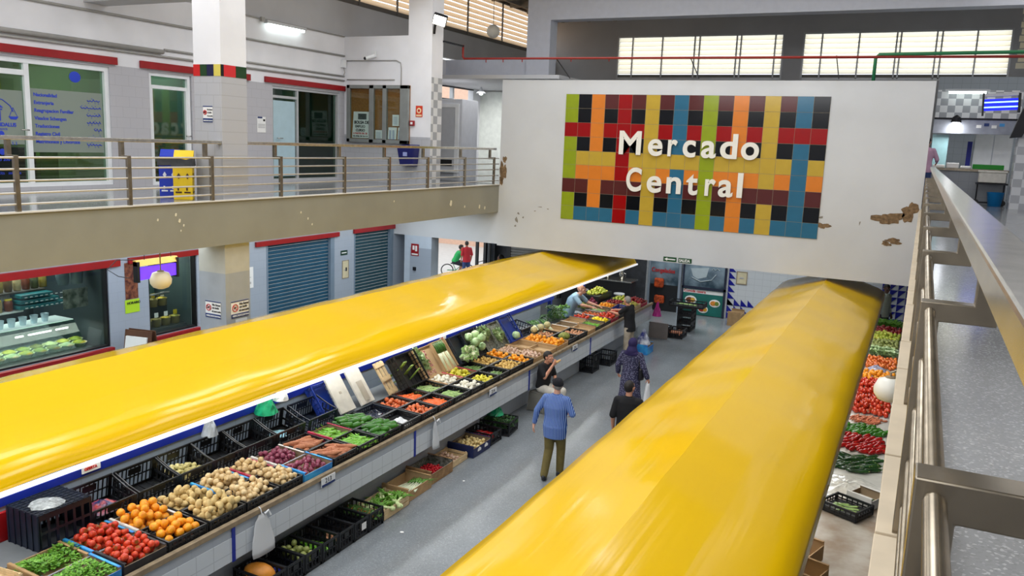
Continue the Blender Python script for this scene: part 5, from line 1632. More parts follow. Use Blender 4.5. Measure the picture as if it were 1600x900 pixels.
# ---- rear stepped row: tall open crates
ST = 1.062
TALL = 'tall open crates on the rear step'
specs = [(5.875, .58, 'tall dark crate with bright packaging, beside the upturned crate'), (6.485, .58, 'empty tall black crate behind the oranges'), (7.06, .54, 'tall black crate of pale potatoes behind the potatoes'),
         (7.6, .54, 'empty tall black crate behind the golden onions'), (8.17, .57, 'empty tall black crate behind the red onions'), (8.78, .6, 'tall black crate with a pale blue cloth behind the sweet potatoes'), (9.5, .66, 'empty tall black crate under the blue leaning crate')]
for k, (y, w, lb) in enumerate(specs):
    M_ = crate(K, 'black' if k != 6 else 'navy', w, .44, .31, (-7.96, y, ST + .015), lb, tilt=.16, group=TALL, low=True)
    if k == 2:
        fill(M_, 'pale_potato', 36, w - .06, .38, .03, 'pale yellow potato in the tall rear crate', 'potato', 'pale potatoes in the tall rear crate', 77)
cloth('blue_cloth', 'pale blue cloth lying in a tall black crate', 'cloth', (-7.95, 8.78, ST + .06), .16, .05, pm('pale_blue_cloth', (140, 186, 200), .8), 8)
o = cloth('packaging', 'crumpled bright blue packaging in the tall crate beside the upturned crate', 'packaging', (-7.95, 5.88, ST + .07), .2, .1, pm('printed_film', (30, 90, 170), .4, var=.6, scale=14, col2=(190, 60, 50)), 12)
# upturned crate stack with netting at the near end
t = thing('upturned_crate', 'dark blue black crate standing upside down at the near end of the counter', 'crate', (-7.95, 5.27, ST + .002))
w_, d_, h_ = .6, .52, .40
m = MB()
m.box(-.26, -.3, h_ - .02, .26, .3, h_)
for k in range(9): m.box(-.26 + .06 * k, -.3, h_, -.25 + .06 * k, .3, h_ + .008)
for k in range(10): m.box(-.26, -.3 + .064 * k, h_, .26, -.29 + .064 * k, h_ + .008)
m.build('grid_top', NAVYP, t)
for sx in (-1, 1):
    m = MB()
    for k in range(7): m.cbox((sx * .254, -.29 + .58 * k / 6, h_ / 2), (.012, .03, h_))
    m.cbox((sx * .254, 0, .02), (.016, .6, .04)); m.cbox((sx * .254, 0, h_ * .5), (.01, .6, .03)); m.cbox((sx * .254, 0, h_ - .03), (.014, .6, .06)); m.build('side_panel', NAVYP, t)
for sy in (-1, 1):
    m = MB(); m.cbox((0, sy * .294, h_ * .5), (.52, .01, h_)); 
    for k in range(6): m.cbox((-.24 + .48 * k / 5, sy * .303, h_ / 2), (.02, .012, h_))
    m.build('end_panel', NAVYP, t)
cloth('net_bag', 'clear net bag lying on top of the upturned crate', 'bag', (-7.9, 5.2, ST + h_ + .012), .17, .03, pm('net_clear', (150, 156, 160), .25, var=.3, scale=30), 15)
crate('wood', 'wood', .5, .62, .08, (-7.62, 4.28, ST + .002), 'empty pale wooden tray at the near left corner of the counter', rz=.1)
tag(MB().box(-8.295, 3.9, ST + .002, -8.25, 5.06, 1.38).build('red_board', RED, bevel=.004), 'dark red panel behind the wooden tray at the near end', 'panel')
# ---- leaning displays further along
def lean(kind, colr, w, L, h, y, label, tilt=.95, x=-7.72, group='leaning crates behind the flat rows'):
    c, s_ = math.cos(tilt), math.sin(tilt)
    loc = (x - L / 2 * c, y, ST + .004 + L / 2 * s_)
    return crate(kind, colr, w, L, h, loc, label, tilt=tilt, group=group)


for k, (y, lb) in enumerate([(10.2, 'white foam board leaning behind the dark green peppers'), (10.72, 'white foam lid with a slot leaning behind the empty crate')]):
    t = thing('foam_board', lb, 'board', (-7.80, y, ST + .02), (0, .98, .06 * k))
    m = MB(); m.box(-.62, -.19, .0, .0, .19, .035); m.build('slab', pm('foam_white', (220, 216, 206), .8, var=.08, scale=8), t, bevel=.008)
    m = MB()
    if k: m.box(-.4, -.06, .035, -.05, .08, .05); m.box(-.3, -.0, .05, -.1, .05, .054)
    else: m.box(-.35, -.02, .035, -.31, .03, .04)
    m.build('recess', pm('foam_shade', (186, 178, 164), .8), t)
lean(K, 'blue', .42, .5, .16, 9.93, 'blue crate leaning behind the white foam boards', x=-7.99)
t = thing('slatted_lid', 'pale slatted wooden lid leaning beside the celery crate', 'crate lid', (-7.76, 11.42, ST + .006), (0, .98, .12))
m = MB()
for k in range(3): m.box(-.62, -.15 + .11 * k, 0, 0, -.07 + .11 * k, .014)
m.box(-.6, -.15, .014, -.52, .15, .03); m.box(-.34, -.15, .014, -.26, .15, .03); m.box(-.1, -.15, .014, -.02, .15, .03)
m.build('slat', WOOD, t)
M_ = lean(K, 'black', .66, .6, .2, 11.93, 'black crate leaning with celery in it')
for k in range(3): placep('celery', M_ @ V((-.05 + .1 * k, -.12 + .12 * k, .05)), (0, .98, PI + .2 * k - .2), 'yellow green celery bunch in the leaning black crate', 'celery', 'celery in the leaning crate')
M_ = lean(T_, 'kraft', .66, .6, .1, 12.62, 'brown carton leaning with wrapped lettuce and radishes')
for k in range(4): placep('bagged_lettuce', M_ @ V((-.2 + .13 * k, -.18 + .05 * (k % 2), .02)), (0, .95, k), 'wrapped pale lettuce in the leaning brown carton', 'lettuce', 'wrapped lettuce in the leaning carton')
fill(M_, 'radish', 40, .3, .5, .02, 'pink radish in the leaning brown carton', 'radish', 'radishes in the leaning carton', 31)
M_ = lean(T_, 'kraft', .5, .62, .08, 13.24, 'brown carton leaning with leeks in it')
for k in range(3): placep('leek', M_ @ V((0, -.14 + .14 * k, .02)), (M_.to_quaternion() @ Euler((0, 0, PI + .1 * k - .1)).to_quaternion()).to_euler(), 'green and white leek bunch in the leaning brown carton', 'leek', 'leeks in the leaning carton')
M_ = lean(K, 'navy', .48, .58, .14, 13.77, 'dark crate leaning with cauliflowers in it')
fill(M_, 'cauliflower', 9, .42, .34, .02, 'white cauliflower in the leaning dark crate', 'cauliflower', 'cauliflowers in the leaning crate', 41)
for o in list(COL.objects):
    if o.get('group') == 'cauliflowers in the leaning crate': o.location += V((.09, 0, -.12))
M_ = lean(K, 'black', .6, .6, .14, 14.33, 'black crate leaning with pale cabbages in it')
fill(M_, 'cabbage', 7, .52, .56, .0, 'pale green cabbage in the leaning black crate', 'cabbage', 'cabbages in the leaning crate', 43)
DOT = pm('dotted_carton', (196, 200, 190), .6, var=.5, scale=22, col2=(60, 70, 56))
CARD['dots'] = (DOT, DOT)
M_ = lean(T_, 'dots', .5, .58, .1, 14.92, 'dotted carton leaning with wrapped heads, next to the cabbages')
for k in range(4): placep('bagged_lettuce', M_ @ V((-.16 + .16 * (k // 2), -.1 + .2 * (k % 2), .02)), (0, .95, k), 'wrapped green head in the dotted carton next to the cabbages', 'lettuce', 'wrapped heads in the first dotted carton')
M_ = lean(T_, 'dots', .46, .58, .1, 15.42, 'dotted carton leaning with wrapped heads, farther from the cabbages')
for k in range(4): placep('bagged_lettuce', M_ @ V((-.0 + .14 * (k // 2), -.1 + .2 * (k % 2), .02)), (0, .95, k), 'wrapped pale head in the farther dotted carton', 'lettuce', 'wrapped heads in the second dotted carton')
M_ = lean(K, 'blue', .56, .62, .14, 15.98, 'blue crate leaning with a single pale cabbage')
placep('cabbage', M_ @ V((.2, .1, .1)), (0, 0, 0), 'single pale cabbage at the foot of the leaning blue crate', 'cabbage', 'single cabbage')
crate(K, 'navy', .6, .44, .24, (-7.98, 16.7, ST + .02), 'empty navy crate beyond the leaning blue crate', tilt=.2, group=TALL)
for k in range(3):
    placep('leek', (-7.86 + .08 * k, 17.35 + .18 * k, ST + .06), (0, -.25, 2.5), ['leek bunch lying behind the ginger, nearest one', 'leek bunch lying behind the ginger, middle one', 'leek bunch lying behind the ginger, farthest one'][k], 'leek', 'loose leek bunches')
for k in range(3):
    placep('celeriac', (-7.62 + .02 * k, 16.85 + .33 * k, CT + .24), (k, k, 0), ['pale celeriac root nearest the empty cartons', 'pale celeriac root between the leeks', 'pale celeriac root at the root end of the leeks'][k], 'celeriac', 'celeriac roots')
for k in range(7):
    placep('parsley' if k > 2 else 'dark_herb', (-7.95 + .12 * (k % 2), 18.35 + .14 * k, ST + .03 + .1 * (k % 3)), (.2, 0, k), 'green parsley bunch heaped beside the stallholder' if k > 2 else 'dark herb bunch heaped beside the stallholder', 'parsley' if k > 2 else 'herbs', 'herb heap beside the stallholder' if k > 2 else 'dark herbs beside the stallholder', 1.3)
# heaps of fruit at the far end, on a raised tray
t = thing('fruit_stand', 'dark raised stand for apples at the far end of the counter', 'stand', (-7.98, 21.9, ST + .002))
MB().box(-.3, -.55, 0, .25, .55, .22).build('stand_box', BLACKP, t)
fill(Matrix.Translation((-7.98, 21.9, ST + .222)), 'green_apple', 60, 1.0, .52, 0, 'yellow green apple heaped on the raised stand at the far end', 'apple', 'apples heaped on the far stand', 88, mound=.3)
fill(Matrix.Translation((-7.9, 20.75, ST + .002)), 'lime_avocado', 24, .6, .36, 0, 'green avocado behind the far oranges', 'avocado', 'avocados behind the far oranges', 89, mound=.2)
fill(Matrix.Translation((-7.9, 21.3, ST + .002)), 'red_onion', 16, .3, .34, 0, 'purple onion in a small heap beside the fruit stand', 'onion', 'purple onions by the fruit stand', 90, mound=.2)

# ---- boxes on the floor along the counter
FL = .002
GF = 'black crates on the floor under the counter'
y = 6.80
floor_specs = [('pumpkin', 'black floor crate with a big orange pumpkin'), (None, 'black floor crate with a blue wrapper, next to the pumpkin'), ('lime_avocado', 'black floor crate of green avocados'), ('long_pepper', 'black floor crate of small green peppers'),
               ('ginger', 'black floor crate with a few brown roots'), (None, 'nearly empty black floor crate with a white label'), ('carrot_top', 'black floor crate of bunched carrots beside the wooden crate')]
for k, (p, lb) in enumerate(floor_specs):
    w = .325
    M_ = crate(K, 'black', w, .54, .26, (-6.62, y + w / 2, FL), lb, group=GF)
    if p == 'pumpkin': placep('pumpkin', M_ @ V((.0, .0, .2)), (0, .1, .3), 'large orange pumpkin in the nearest floor crate', 'pumpkin', 'pumpkins')
    elif p == 'lime_avocado': fill(M_, p, 24, w - .04, .46, .06, 'green avocado in the floor crate', 'avocado', 'avocados in the floor crate', 51)
    elif p == 'long_pepper': fill(M_, p, 36, w - .04, .46, .06, 'small green pepper in the floor crate', 'pepper', 'small peppers in the floor crate', 52, align=.5, scale=.9)
    elif p == 'ginger': fill(M_, p, 5, w - .04, .46, .03, 'brown root in the floor crate', 'root', 'roots in the floor crate', 53)
    elif p == 'carrot_top':
        for q in range(5): placep('carrot_top', M_ @ V((-.2 + .1 * q, .02 * (q % 2), .14)), (0, 0, q), 'bunch of carrot greens in the floor crate', 'carrots', 'carrot bunches in the floor crate')
    elif k == 1: cloth('blue_wrapper', 'blue wrapper in the floor crate next to the pumpkin', 'wrapper', M_ @ V((-.1, 0, .014)), .1, .06, pm('blue_film', (30, 40, 140), .3), 22)
    y += .333
tag(MB().box(-6.349, 8.62, .1, -6.346, 8.72, .2).build('crate_label', PAPER), 'white label stuck on a black floor crate', 'label')
M_ = crate('wood', 'wood', .66, .46, .16, (-6.60, 9.5, FL), 'pale wooden crate of fennel on the floor')
for k in range(14):
    placep('fennel', M_ @ V((-.14 + .1 * (k % 4), -.24 + .13 * (k // 3.4), .07 + .05 * (k % 2))), (random.uniform(-.3, .3), random.uniform(-.5, .1), k * 1.3), 'pale fennel bulb in the wooden floor crate', 'fennel', 'fennel in the wooden floor crate')
for k in range(3): placep('parsley', M_ @ V((-.1 + .1 * k, .12 + .08 * k, .1)), (.1, 0, k), 'leafy fennel top in the wooden floor crate', 'fennel', 'fennel tops in the wooden floor crate', .8)
M_ = crate(T_, 'kraft', .66, .48, .2, (-6.66, 10.2, FL), 'brown floor carton of spring onions')
for k in range(4): placep('spring_onion', M_ @ V((-.05 + .07 * k, .05, .05 + .02 * k)), (0, 0, 1.25 + .2 * k), 'spring onion bunch in the brown floor carton', 'spring onion', 'spring onions in the floor carton')
CARD['printed'] = (pm('printed_kraft', (150, 116, 78), .8, var=.3, scale=9), DOT)
M_ = crate(T_, 'printed', .68, .48, .22, (-6.70, 10.92, FL), 'brown printed floor carton of strawberries')
fill(M_, 'strawberry', 110, .5, .36, .06, 'small red strawberry in the brown floor carton', 'strawberry', 'strawberries in the floor carton', 61, scale=1.35)
M_ = crate('wood', 'wood', .58, .44, .12, (-6.74, 11.58, FL), 'pale wooden floor crate with a pink net of garlic')
fill(M_, 'garlic', 26, .3, .36, .02, 'pinkish garlic bulb in the wooden floor crate', 'garlic', 'garlic in the wooden floor crate', 62)
M_ = crate(T_, 'navy', .62, .52, .2, (-6.70, 12.24, FL), 'navy floor carton of small onions')
fill(M_, 'small_onion', 60, .56, .46, .06, 'small golden onion in the navy floor carton', 'onion', 'small onions in the floor carton', 63, scale=1.05)
m = MB()
for q in range(2): m.prism([(-6.436, 12.08 + .25 * q, .08), (-6.436, 12.2 + .25 * q, .08), (-6.436, 12.2 + .25 * q, .12), (-6.436, 12.14 + .25 * q, .15), (-6.436, 12.08 + .25 * q, .12)], (.003, 0, 0))
tag(m.build('carton_print', PAPER), 'white leaf print on the front of the navy floor carton', 'print')
M_ = crate(K, 'black', .42, .52, .22, (-6.72, 12.82, FL), 'black floor crate of red peppers')
fill(M_, 'red_pepper', 18, .38, .46, .06, 'glossy red pepper in the black floor crate', 'pepper', 'red peppers in the floor crate', 64, align=.8)
M_ = crate(K, 'black', .5, .6, .26, (-6.72, 13.42, FL), 'black floor crate of dark parsley with a green bag, farthest of the row', rz=.12)
for k in range(6): placep('dark_herb', M_ @ V((-.18 + .18 * (k % 3), -.12 + .22 * (k // 3), .13)), (0, 0, k), 'dark parsley bunch in the farthest floor crate', 'parsley', 'parsley in the floor crate', 1.1)
cloth('green_bag', 'green plastic bag on top of the dark parsley in the farthest floor crate', 'bag', (-6.86, 13.55, .27), .17, .2, pm('green_film', (30, 160, 110), .25, var=.25, scale=10), 33)
crate(K, 'black', .44, .34, .46, (-6.80, 18.4, FL), 'tall black crate standing on the floor beyond the seated boy', group='spare floor crates')
crate(K, 'black', .5, .4, .3, (-6.70, 19.3, FL), 'black crate on the floor behind the man in black', group='spare floor crates')
tag(MB().ell((-5.96, 9.02, .008), (.03, .025, .006)).build('paper_scrap', PAPER), 'scrap of white paper on the aisle floor near the black crates', 'paper scrap')
tag(MB().ell((-6.1, 11.0, .008), (.02, .02, .006)).build('paper_scrap', PAPER), 'small white scrap on the aisle floor near the strawberries', 'paper scrap')


# hanging white bags
BAGF = translucent_mat('bag_film', (236, 238, 240), .35)
def hang_bag(label, y, h, w):
    b = MB()
    R = []
    n = 14
    for i in range(8):
        f = i / 7
        ww = w * (.25 + .75 * f ** .6) * (1 - .12 * (f > .9))
        R.append([(.012 + .035 * f * (1 + math.sin(k * 2 * PI / n)) + .012 * noise.noise((k * .8, f * 3, y)), ww / 2 * math.cos(k * 2 * PI / n) + .02 * noise.noise((f * 4, k * .5, y)), -h * f) for k in range(n)])
    b.rings(R)
    t = thing('carrier_bag', label, 'bag', (-6.65, y, .93))
    b.build('bag_body', BAGF, t, smooth=True)
    m = MB(); m.tube([(.02, 0, 0), (.0, 0, .06), (-.03, .0, .075)], .006, 6); m.tube([(.02, .05, -.02), (.03, .1, .01), (.04, .13, -.06)], .012, 6); m.build('handle', WHITEP, t)


hang_bag('white carrier bag hanging from the counter edge below the potatoes', 7.02, .5, .42)
hang_bag('narrow white carrier bag hanging from the counter edge below the carrots', 10.95, .45, .22)
# bags and boards hanging at the back of the stall
cloth('green_bag', 'bright green carrier bag hanging behind the tall crates', 'bag', (-8.16, 8.75, 1.42), .17, .3, MATS['green_film'], 41)
cloth('white_bag', 'white paper bag hanging beside the bright green bag', 'bag', (-8.1, 9.0, 1.56), .12, .22, WHITEP, 45)
cloth('clear_bag', 'clear plastic bag hanging behind the tall crate of pale potatoes', 'bag', (-8.17, 7.7, 1.4), .11, .28, pm('clear_film_bag', (170, 178, 186), .2, var=.2), 47)
for k, (y, s_) in enumerate([(6.02, 'OFERTA'), (13.9, '1,50')]):
    o = MB().box(-8.286, y - .12, 1.46, -8.28, y + .12, 1.56).build('price_card', PAPER)
    text(s_, 'lettering', (-8.278, y - .09, 1.49), RX, .045, INKR, o, bold=.002)
    tag(o, ['white price card with red letters on the blue rail near the front', 'white price card with red figures on the blue rail behind the cabbages'][k], 'card')
# ================================================================== PEOPLE
def remesh(mb, name, mat, voxel, smooth=2):
    me = mb.mesh(name, mat)
    o = bpy.data.objects.new('tmp', me); COL.objects.link(o)
    md = o.modifiers.new('r', 'REMESH'); md.mode = 'VOXEL'; md.voxel_size = voxel
    dg = bpy.context.evaluated_depsgraph_get()
    out = bpy.data.meshes.new_from_object(o.evaluated_get(dg))
    bpy.data.objects.remove(o); bpy.data.meshes.remove(me)
    b = bmesh.new(); b.from_mesh(out)
    for _ in range(smooth):
        bmesh.ops.smooth_vert(b, verts=b.verts, factor=.5, use_axis_x=True, use_axis_y=True, use_axis_z=True)
    b.to_mesh(out); b.free()
    out.name = name
    if not out.materials: out.materials.append(mat)
    for p in out.polygons: p.use_smooth = True
    return out


def skinmat(name, c):
    return pm(name, c, .5, var=.07, scale=14, sss=.05)


def stripe_mat(name, base, line, n=42):
    m = bpy.data.materials.new(name); m.use_nodes = True
    N, L = m.node_tree.nodes, m.node_tree.links
    b = N['Principled BSDF']; b.inputs['Roughness'].default_value = .8
    tc = N.new('ShaderNodeTexCoord'); w = N.new('ShaderNodeTexWave'); w.bands_direction = 'X'
    w.inputs['Scale'].default_value = n / 4; w.inputs['Distortion'].default_value = .25; w.inputs['Detail'].default_value = 1
    L.new(tc.outputs['Object'], w.inputs['Vector'])
    r = N.new('ShaderNodeValToRGB'); e = r.color_ramp.elements
    e[0].position = .72; e[0].color = lin(base); e[1].position = .9; e[1].color = lin(line)
    L.new(w.outputs['Fac'], r.inputs['Fac']); L.new(r.outputs['Color'], b.inputs['Base Color'])
    return m


def print_mat(name, a, c, sc=16):
    m = bpy.data.materials.new(name); m.use_nodes = True
    N, L = m.node_tree.nodes, m.node_tree.links
    b = N['Principled BSDF']; b.inputs['Roughness'].default_value = .8
    tc = N.new('ShaderNodeTexCoord'); v = N.new('ShaderNodeTexVoronoi'); v.inputs['Scale'].default_value = sc
    L.new(tc.outputs['Object'], v.inputs['Vector'])
    r = N.new('ShaderNodeValToRGB'); e = r.color_ramp.elements
    e[0].position = .28; e[0].color = lin(c); e[1].position = .42; e[1].color = lin(a)
    L.new(v.outputs['Distance'], r.inputs['Fac']); L.new(r.outputs['Color'], b.inputs['Base Color'])
    return m


STAND = dict(pel=(0, 0, .93), che=(0, .01, 1.25), nek=(0, .0, 1.46), hed=(0, .03, 1.60), shR=(.178, 0, 1.382), shL=(-.178, 0, 1.382),
             elR=(.235, -.03, 1.13), elL=(-.235, -.03, 1.13), wrR=(.235, .06, .89), wrL=(-.235, .06, .89),
             hiR=(.09, 0, .90), hiL=(-.09, 0, .90), knR=(.1, .02, .49), knL=(-.1, .02, .49), anR=(.1, -.02, .09), anL=(-.1, -.02, .09),
             hyaw=0., hpit=0.)


def hand(b, wr, d, pn, side, curl):
    """Palm, four jointed fingers of unequal length and a thumb from the side of the palm."""
    d = V(d).normalized(); pn = V(pn); pn = (pn - d * pn.dot(d)).normalized()
    lat = d.cross(pn) * side
    M_ = Matrix((lat, d, pn)).transposed().to_4x4()
    c = V(wr) + d * .055
    b.ell(c, (.038, .05, .016), M_, n=12, m=8)
    b.capsule(V(wr), V(wr) + d * .03, .026, .026, 10)
    for k, (o_, L_) in enumerate(((-.028, .062), (-.009, .074), (.010, .07), (.028, .054))):
        p0 = c + d * .036 + lat * -o_
        a1, a2, a3 = curl * .5, curl * 1.1, curl * 1.6
        p1 = p0 + (d * math.cos(a1) + pn * math.sin(a1)) * L_ * .45 - lat * o_ * .12
        p2 = p1 + (d * math.cos(a2) + pn * math.sin(a2)) * L_ * .32
        p3 = p2 + (d * math.cos(a3) + pn * math.sin(a3)) * L_ * .24
        b.capsule(p0, p1, .0092, .0085, 8); b.capsule(p1, p2, .0085, .0078, 8); b.capsule(p2, p3, .0078, .007, 8)
    t0 = c - d * .03 + lat * .028
    t1 = t0 + (d * .55 + lat * .75 + pn * .35 * curl).normalized() * .036
    t2 = t1 + (d * .85 + lat * .35 + pn * .5 * curl).normalized() * .03
    b.capsule(t0, t1, .0125, .0105, 8); b.capsule(t1, t2, .0105, .0085, 8)


def person(label, loc, rotz, skin, J=None, scale=1., shirt=None, sleeve=.5, hem=.0, trousers=None, leg=1., shoes=None, hair=None, hairlen=0., cap=None, curl=.6, vox=.007,
           dress=None, hijab=None, girth=1., group=None, extra=None, rh=None, lh=None, buzz=False):
    P = dict(STAND)
    P.update(J or {})
    q = {k: (V(v) if isinstance(v, tuple) else v) for k, v in P.items()}
    t = bpy.data.objects.new('person', None)
    b = MB()
    # head frame
    Hm = Matrix.Rotation(q['hyaw'], 4, 'Z') @ Matrix.Rotation(-q['hpit'], 4, 'X')
    hc = q['hed']
    def hp(x, y, z): return hc + Hm.to_3x3() @ V((x, y, z))
    b.ell(hc + Hm.to_3x3() @ V((0, -.012, .028)), (.076, .095, .092), Hm, 16, 11)
    b.ell(hp(0, .022, -.035), (.058, .068, .078), Hm, 14, 10)
    b.capsule(hp(0, .04, -.09), hp(0, .062, -.092), .03, .022, 10)
    b.capsule(hp(0, .088, .012), hp(0, .108, -.026), .009, .014, 8)
    b.capsule(hp(-.035, .078, .03), hp(.035, .078, .03), .013, .013, 8)
    b.capsule(hp(-.018, .09, -.058), hp(.018, .09, -.058), .008, .008, 8)
    for s_ in (-1, 1):
        b.ell(hp(s_ * .078, -.008, -.006), (.012, .022, .034), Hm, 10, 7)
        b.ell(hp(s_ * .045, .066, -.022), (.02, .018, .02), Hm, 8, 6)
    b.capsule(q['nek'] - V((0, 0, .03)), hp(0, -.015, -.06), .056, .052, 12)
    # torso as stacked ellipses along pelvis, chest, neck
    spine = [q['pel'] - (q['che'] - q['pel']) * .22, q['pel'], q['pel'].lerp(q['che'], .5), q['che'], q['che'].lerp(q['nek'], .6), q['nek']]
    ax = (q['shR'] - q['shL']).normalized()
    def torso(mb, inf, prof=None, upto=6, start=0):
        R = []
        dims = prof or [(.13, .10), (.165, .115), (.15, .105), (.17, .118), (.165, .10), (.07, .06)]
        for i in range(start, upto):
            c = spine[i]
            u = ax
            tv = (spine[min(i + 1, 5)] - spine[max(i - 1, 0)]).normalized()
            w = tv.cross(u).normalized()
            g = girth if 0 < i < 4 else 1
            rx, ry = dims[i][0] * (.5 + .5 * g) + inf, dims[i][1] * g + inf
            R.append([c + u * rx * math.cos(2 * PI * k / 20) + w * ry * math.sin(2 * PI * k / 20) for k in range(20)])
        mb.rings(R)
    torso(b, 0)
    for s_ in 'RL':
        b.capsule(q['sh' + s_], q['el' + s_], .05, .04, 12)
        b.capsule(q['el' + s_], q['wr' + s_], .041, .027, 12)
        b.capsule(q['che'].lerp(q['nek'], .55), q['sh' + s_], .07, .052, 12)
        if not dress or leg < 1:
            b.capsule(q['hi' + s_], q['kn' + s_], .082, .055, 12)
            b.capsule(q['kn' + s_], q['an' + s_], .055, .036, 12)
        else:
            b.capsule(q['hi' + s_], q['kn' + s_], .08, .055, 12); b.capsule(q['kn' + s_], q['an' + s_], .05, .036, 12)
        fa = (q['wr' + s_] - q['el' + s_]).normalized()
        sg = 1 if s_ == 'R' else -1
        spec = rh if s_ == 'R' else lh
        pn = V(spec) if spec else V((-sg, .25, 0))
        hand(b, q['wr' + s_], fa, pn, -sg, curl)
    body = remesh(b, 'body', skin, vox, 1)
    o = bpy.data.objects.new('body', body); o.parent = t; COL.objects.link(t); COL.objects.link(o)
    t.location = loc; t.rotation_euler = (0, 0, rotz); t.scale = (scale,) * 3
    tag(t, label, 'person', group)
    body_o = o
    t.empty_display_size = .1
    # eyes and mouth
    for s_ in (-1, 1):
        m = MB(); m.ell(hp(s_ * .03, .0775, .006), (.0125, .007, .0065), Hm, 10, 6); m.m = 1; m.ell(hp(s_ * .03, .0835, .006), (.0055, .002, .0055), Hm, 8, 5)
        m.build('eye', [PAPER, BLACK], o)
        m = MB(); m.capsule(hp(s_ * .014, .088, .03), hp(s_ * .05, .072, .032), .005, .004, 6); m.build('eyebrow', hair or MATS['flat_black'], o)
    m = MB(); m.capsule(hp(-.02, .0955, -.058), hp(.02, .0955, -.058), .0045, .0045, 6); m.build('mouth', pm('lip', (150, 80, 72), .5, var=0), o)
    if hair:
        m = MB()
        n, mm = 20, 14
        inf = 1.03 if cap else (1.05 if buzz else 1.13)
        R = []
        for i in range(mm + 1):
            a = PI * i / mm
            ring = []
            for k in range(n):
                th = 2 * PI * k / n
                x, y, z = math.sin(a) * math.cos(th), math.sin(a) * math.sin(th), math.cos(a)
                ring.append((x, y, z))
            R.append(ring)
        vs = []
        for i, ring in enumerate(R):
            row_ = []
            for (x, y, z) in ring:
                lowest = (-.75 - hairlen) if y < -.1 else (.32 if y > .45 else (-.1 if abs(x) > .5 else .2))
                zz = max(z, lowest - .0)
                f = inf if z >= lowest else .93
                j = 1 + .02 * noise.noise(V((x * 7, y * 7, z * 7)))
                row_.append(m.bm.verts.new(hp(0, -.012, .028) + Hm.to_3x3() @ V((x * .076 * f * j, y * .095 * f * j, zz * .092 * (inf if z > 0 else 1.25) * j))))
            vs.append(row_)
        for i in range(mm):
            for k in range(n):
                m.face([vs[i][k], vs[i][(k + 1) % n], vs[i + 1][(k + 1) % n], vs[i + 1][k]])
        m.build('hair', hair, t, smooth=True)
    if cap:
        m = MB(); R = []
        for i in range(8):
            a = (PI / 2) * i / 7.04
            R.append([hp(0, -.012, .026) + Hm.to_3x3() @ V((.092 * math.cos(a) ** .8 * math.cos(2 * PI * k / 20), .112 * math.cos(a) ** .8 * math.sin(2 * PI * k / 20), .108 * math.sin(a))) for k in range(20)])
        m.rings(R)
        co = m.build('cap', cap, t, smooth=True)
        m = MB(); m.prism([hp(.075 * math.cos(a), .07 + .095 * math.sin(a), .036 + .012 * math.sin(a)) for a in [PI * k / 10 for k in range(11)]], Hm.to_3x3() @ V((0, 0, .008))); m.build('cap_brim', cap, co)
    if shirt:
        m = MB()
        torso(m, .022, upto=6 if hem <= 0 else 6, start=0 if hem >= 0 else 1)
        if hem > 0: m.rings([[spine[0] - V((0, 0, hem)) + ax * (.19 * math.cos(2 * PI * k / 20)) + V((0, .135 * math.sin(2 * PI * k / 20), 0)) for k in range(20)], [spine[1] + ax * (.19 * (.5 + .5 * girth) * math.cos(2 * PI * k / 20)) + V((0, .14 * girth * math.sin(2 * PI * k / 20), 0)) for k in range(20)]])
        for s_ in 'RL':
            m.capsule(q['che'].lerp(q['nek'], .6), q['sh' + s_], .08, .066, 12)
            if sleeve <= .5:
                m.capsule(q['sh' + s_], q['sh' + s_].lerp(q['el' + s_], sleeve * 2), .066, .061, 12)
            else:
                m.capsule(q['sh' + s_], q['el' + s_], .066, .054, 12)
                m.capsule(q['el' + s_], q['el' + s_].lerp(q['wr' + s_], min(.96, sleeve * 2 - 1)), .055, .041, 12)
        me = remesh(m, 'shirt', shirt, .012, 2)
        o = bpy.data.objects.new('shirt', me); o.parent = t; COL.objects.link(o)
        m = MB(); m.lathe([(.062, -.012), (.066, .0), (.06, .012)], 18, Matrix.Translation(q['nek'] + V((0, 0, .0))))
        m.build('collar', shirt, o, smooth=True)
    if trousers:
        m = MB()
        m.ell(q['pel'] + V((0, 0, -.03)), (.17 * (.5 + .5 * girth), .125 * girth, .11), None, 16, 10)
        for s_ in 'RL':
            m.capsule(q['hi' + s_], q['kn' + s_], .102, .078, 14)
            if leg > .5: m.capsule(q['kn' + s_], q['kn' + s_].lerp(q['an' + s_], min(1, leg * 2 - 1)), .078, .064, 14)
        me = remesh(m, 'trousers', trousers, .012, 2)
        o = bpy.data.objects.new('trousers', me); o.parent = t; COL.objects.link(o)
    if dress:
        m = MB(); R = []
        zs = [(.08, .30, .27), (.3, .27, .24), (.6, .225, .19), (.9, .205, .17), (1.1, .18, .15), (1.3, .19, .14), (1.42, .16, .11), (1.48, .08, .07)]
        for z, rx, ry in zs:
            f = max(0, 1 - z / .9)
            R.append([(rx * math.cos(2 * PI * k / 32) * (1 + .06 * f * math.sin(k * 2 * PI / 32 * 7)), ry * math.sin(2 * PI * k / 32) * (1 + .06 * f * math.sin(k * 2 * PI / 32 * 7)), z) for k in range(32)])
        m.rings(R)
        for s_ in 'RL':
            m.capsule(q['che'].lerp(q['nek'], .5), q['sh' + s_], .09, .075, 12)
            m.capsule(q['sh' + s_], q['el' + s_], .075, .064, 12); m.capsule(q['el' + s_], q['el' + s_].lerp(q['wr' + s_], .9), .066, .055, 12)
        o = bpy.data.objects.new('dress', remesh(m, 'dress', dress, .014, 2)); o.parent = t; COL.objects.link(o)
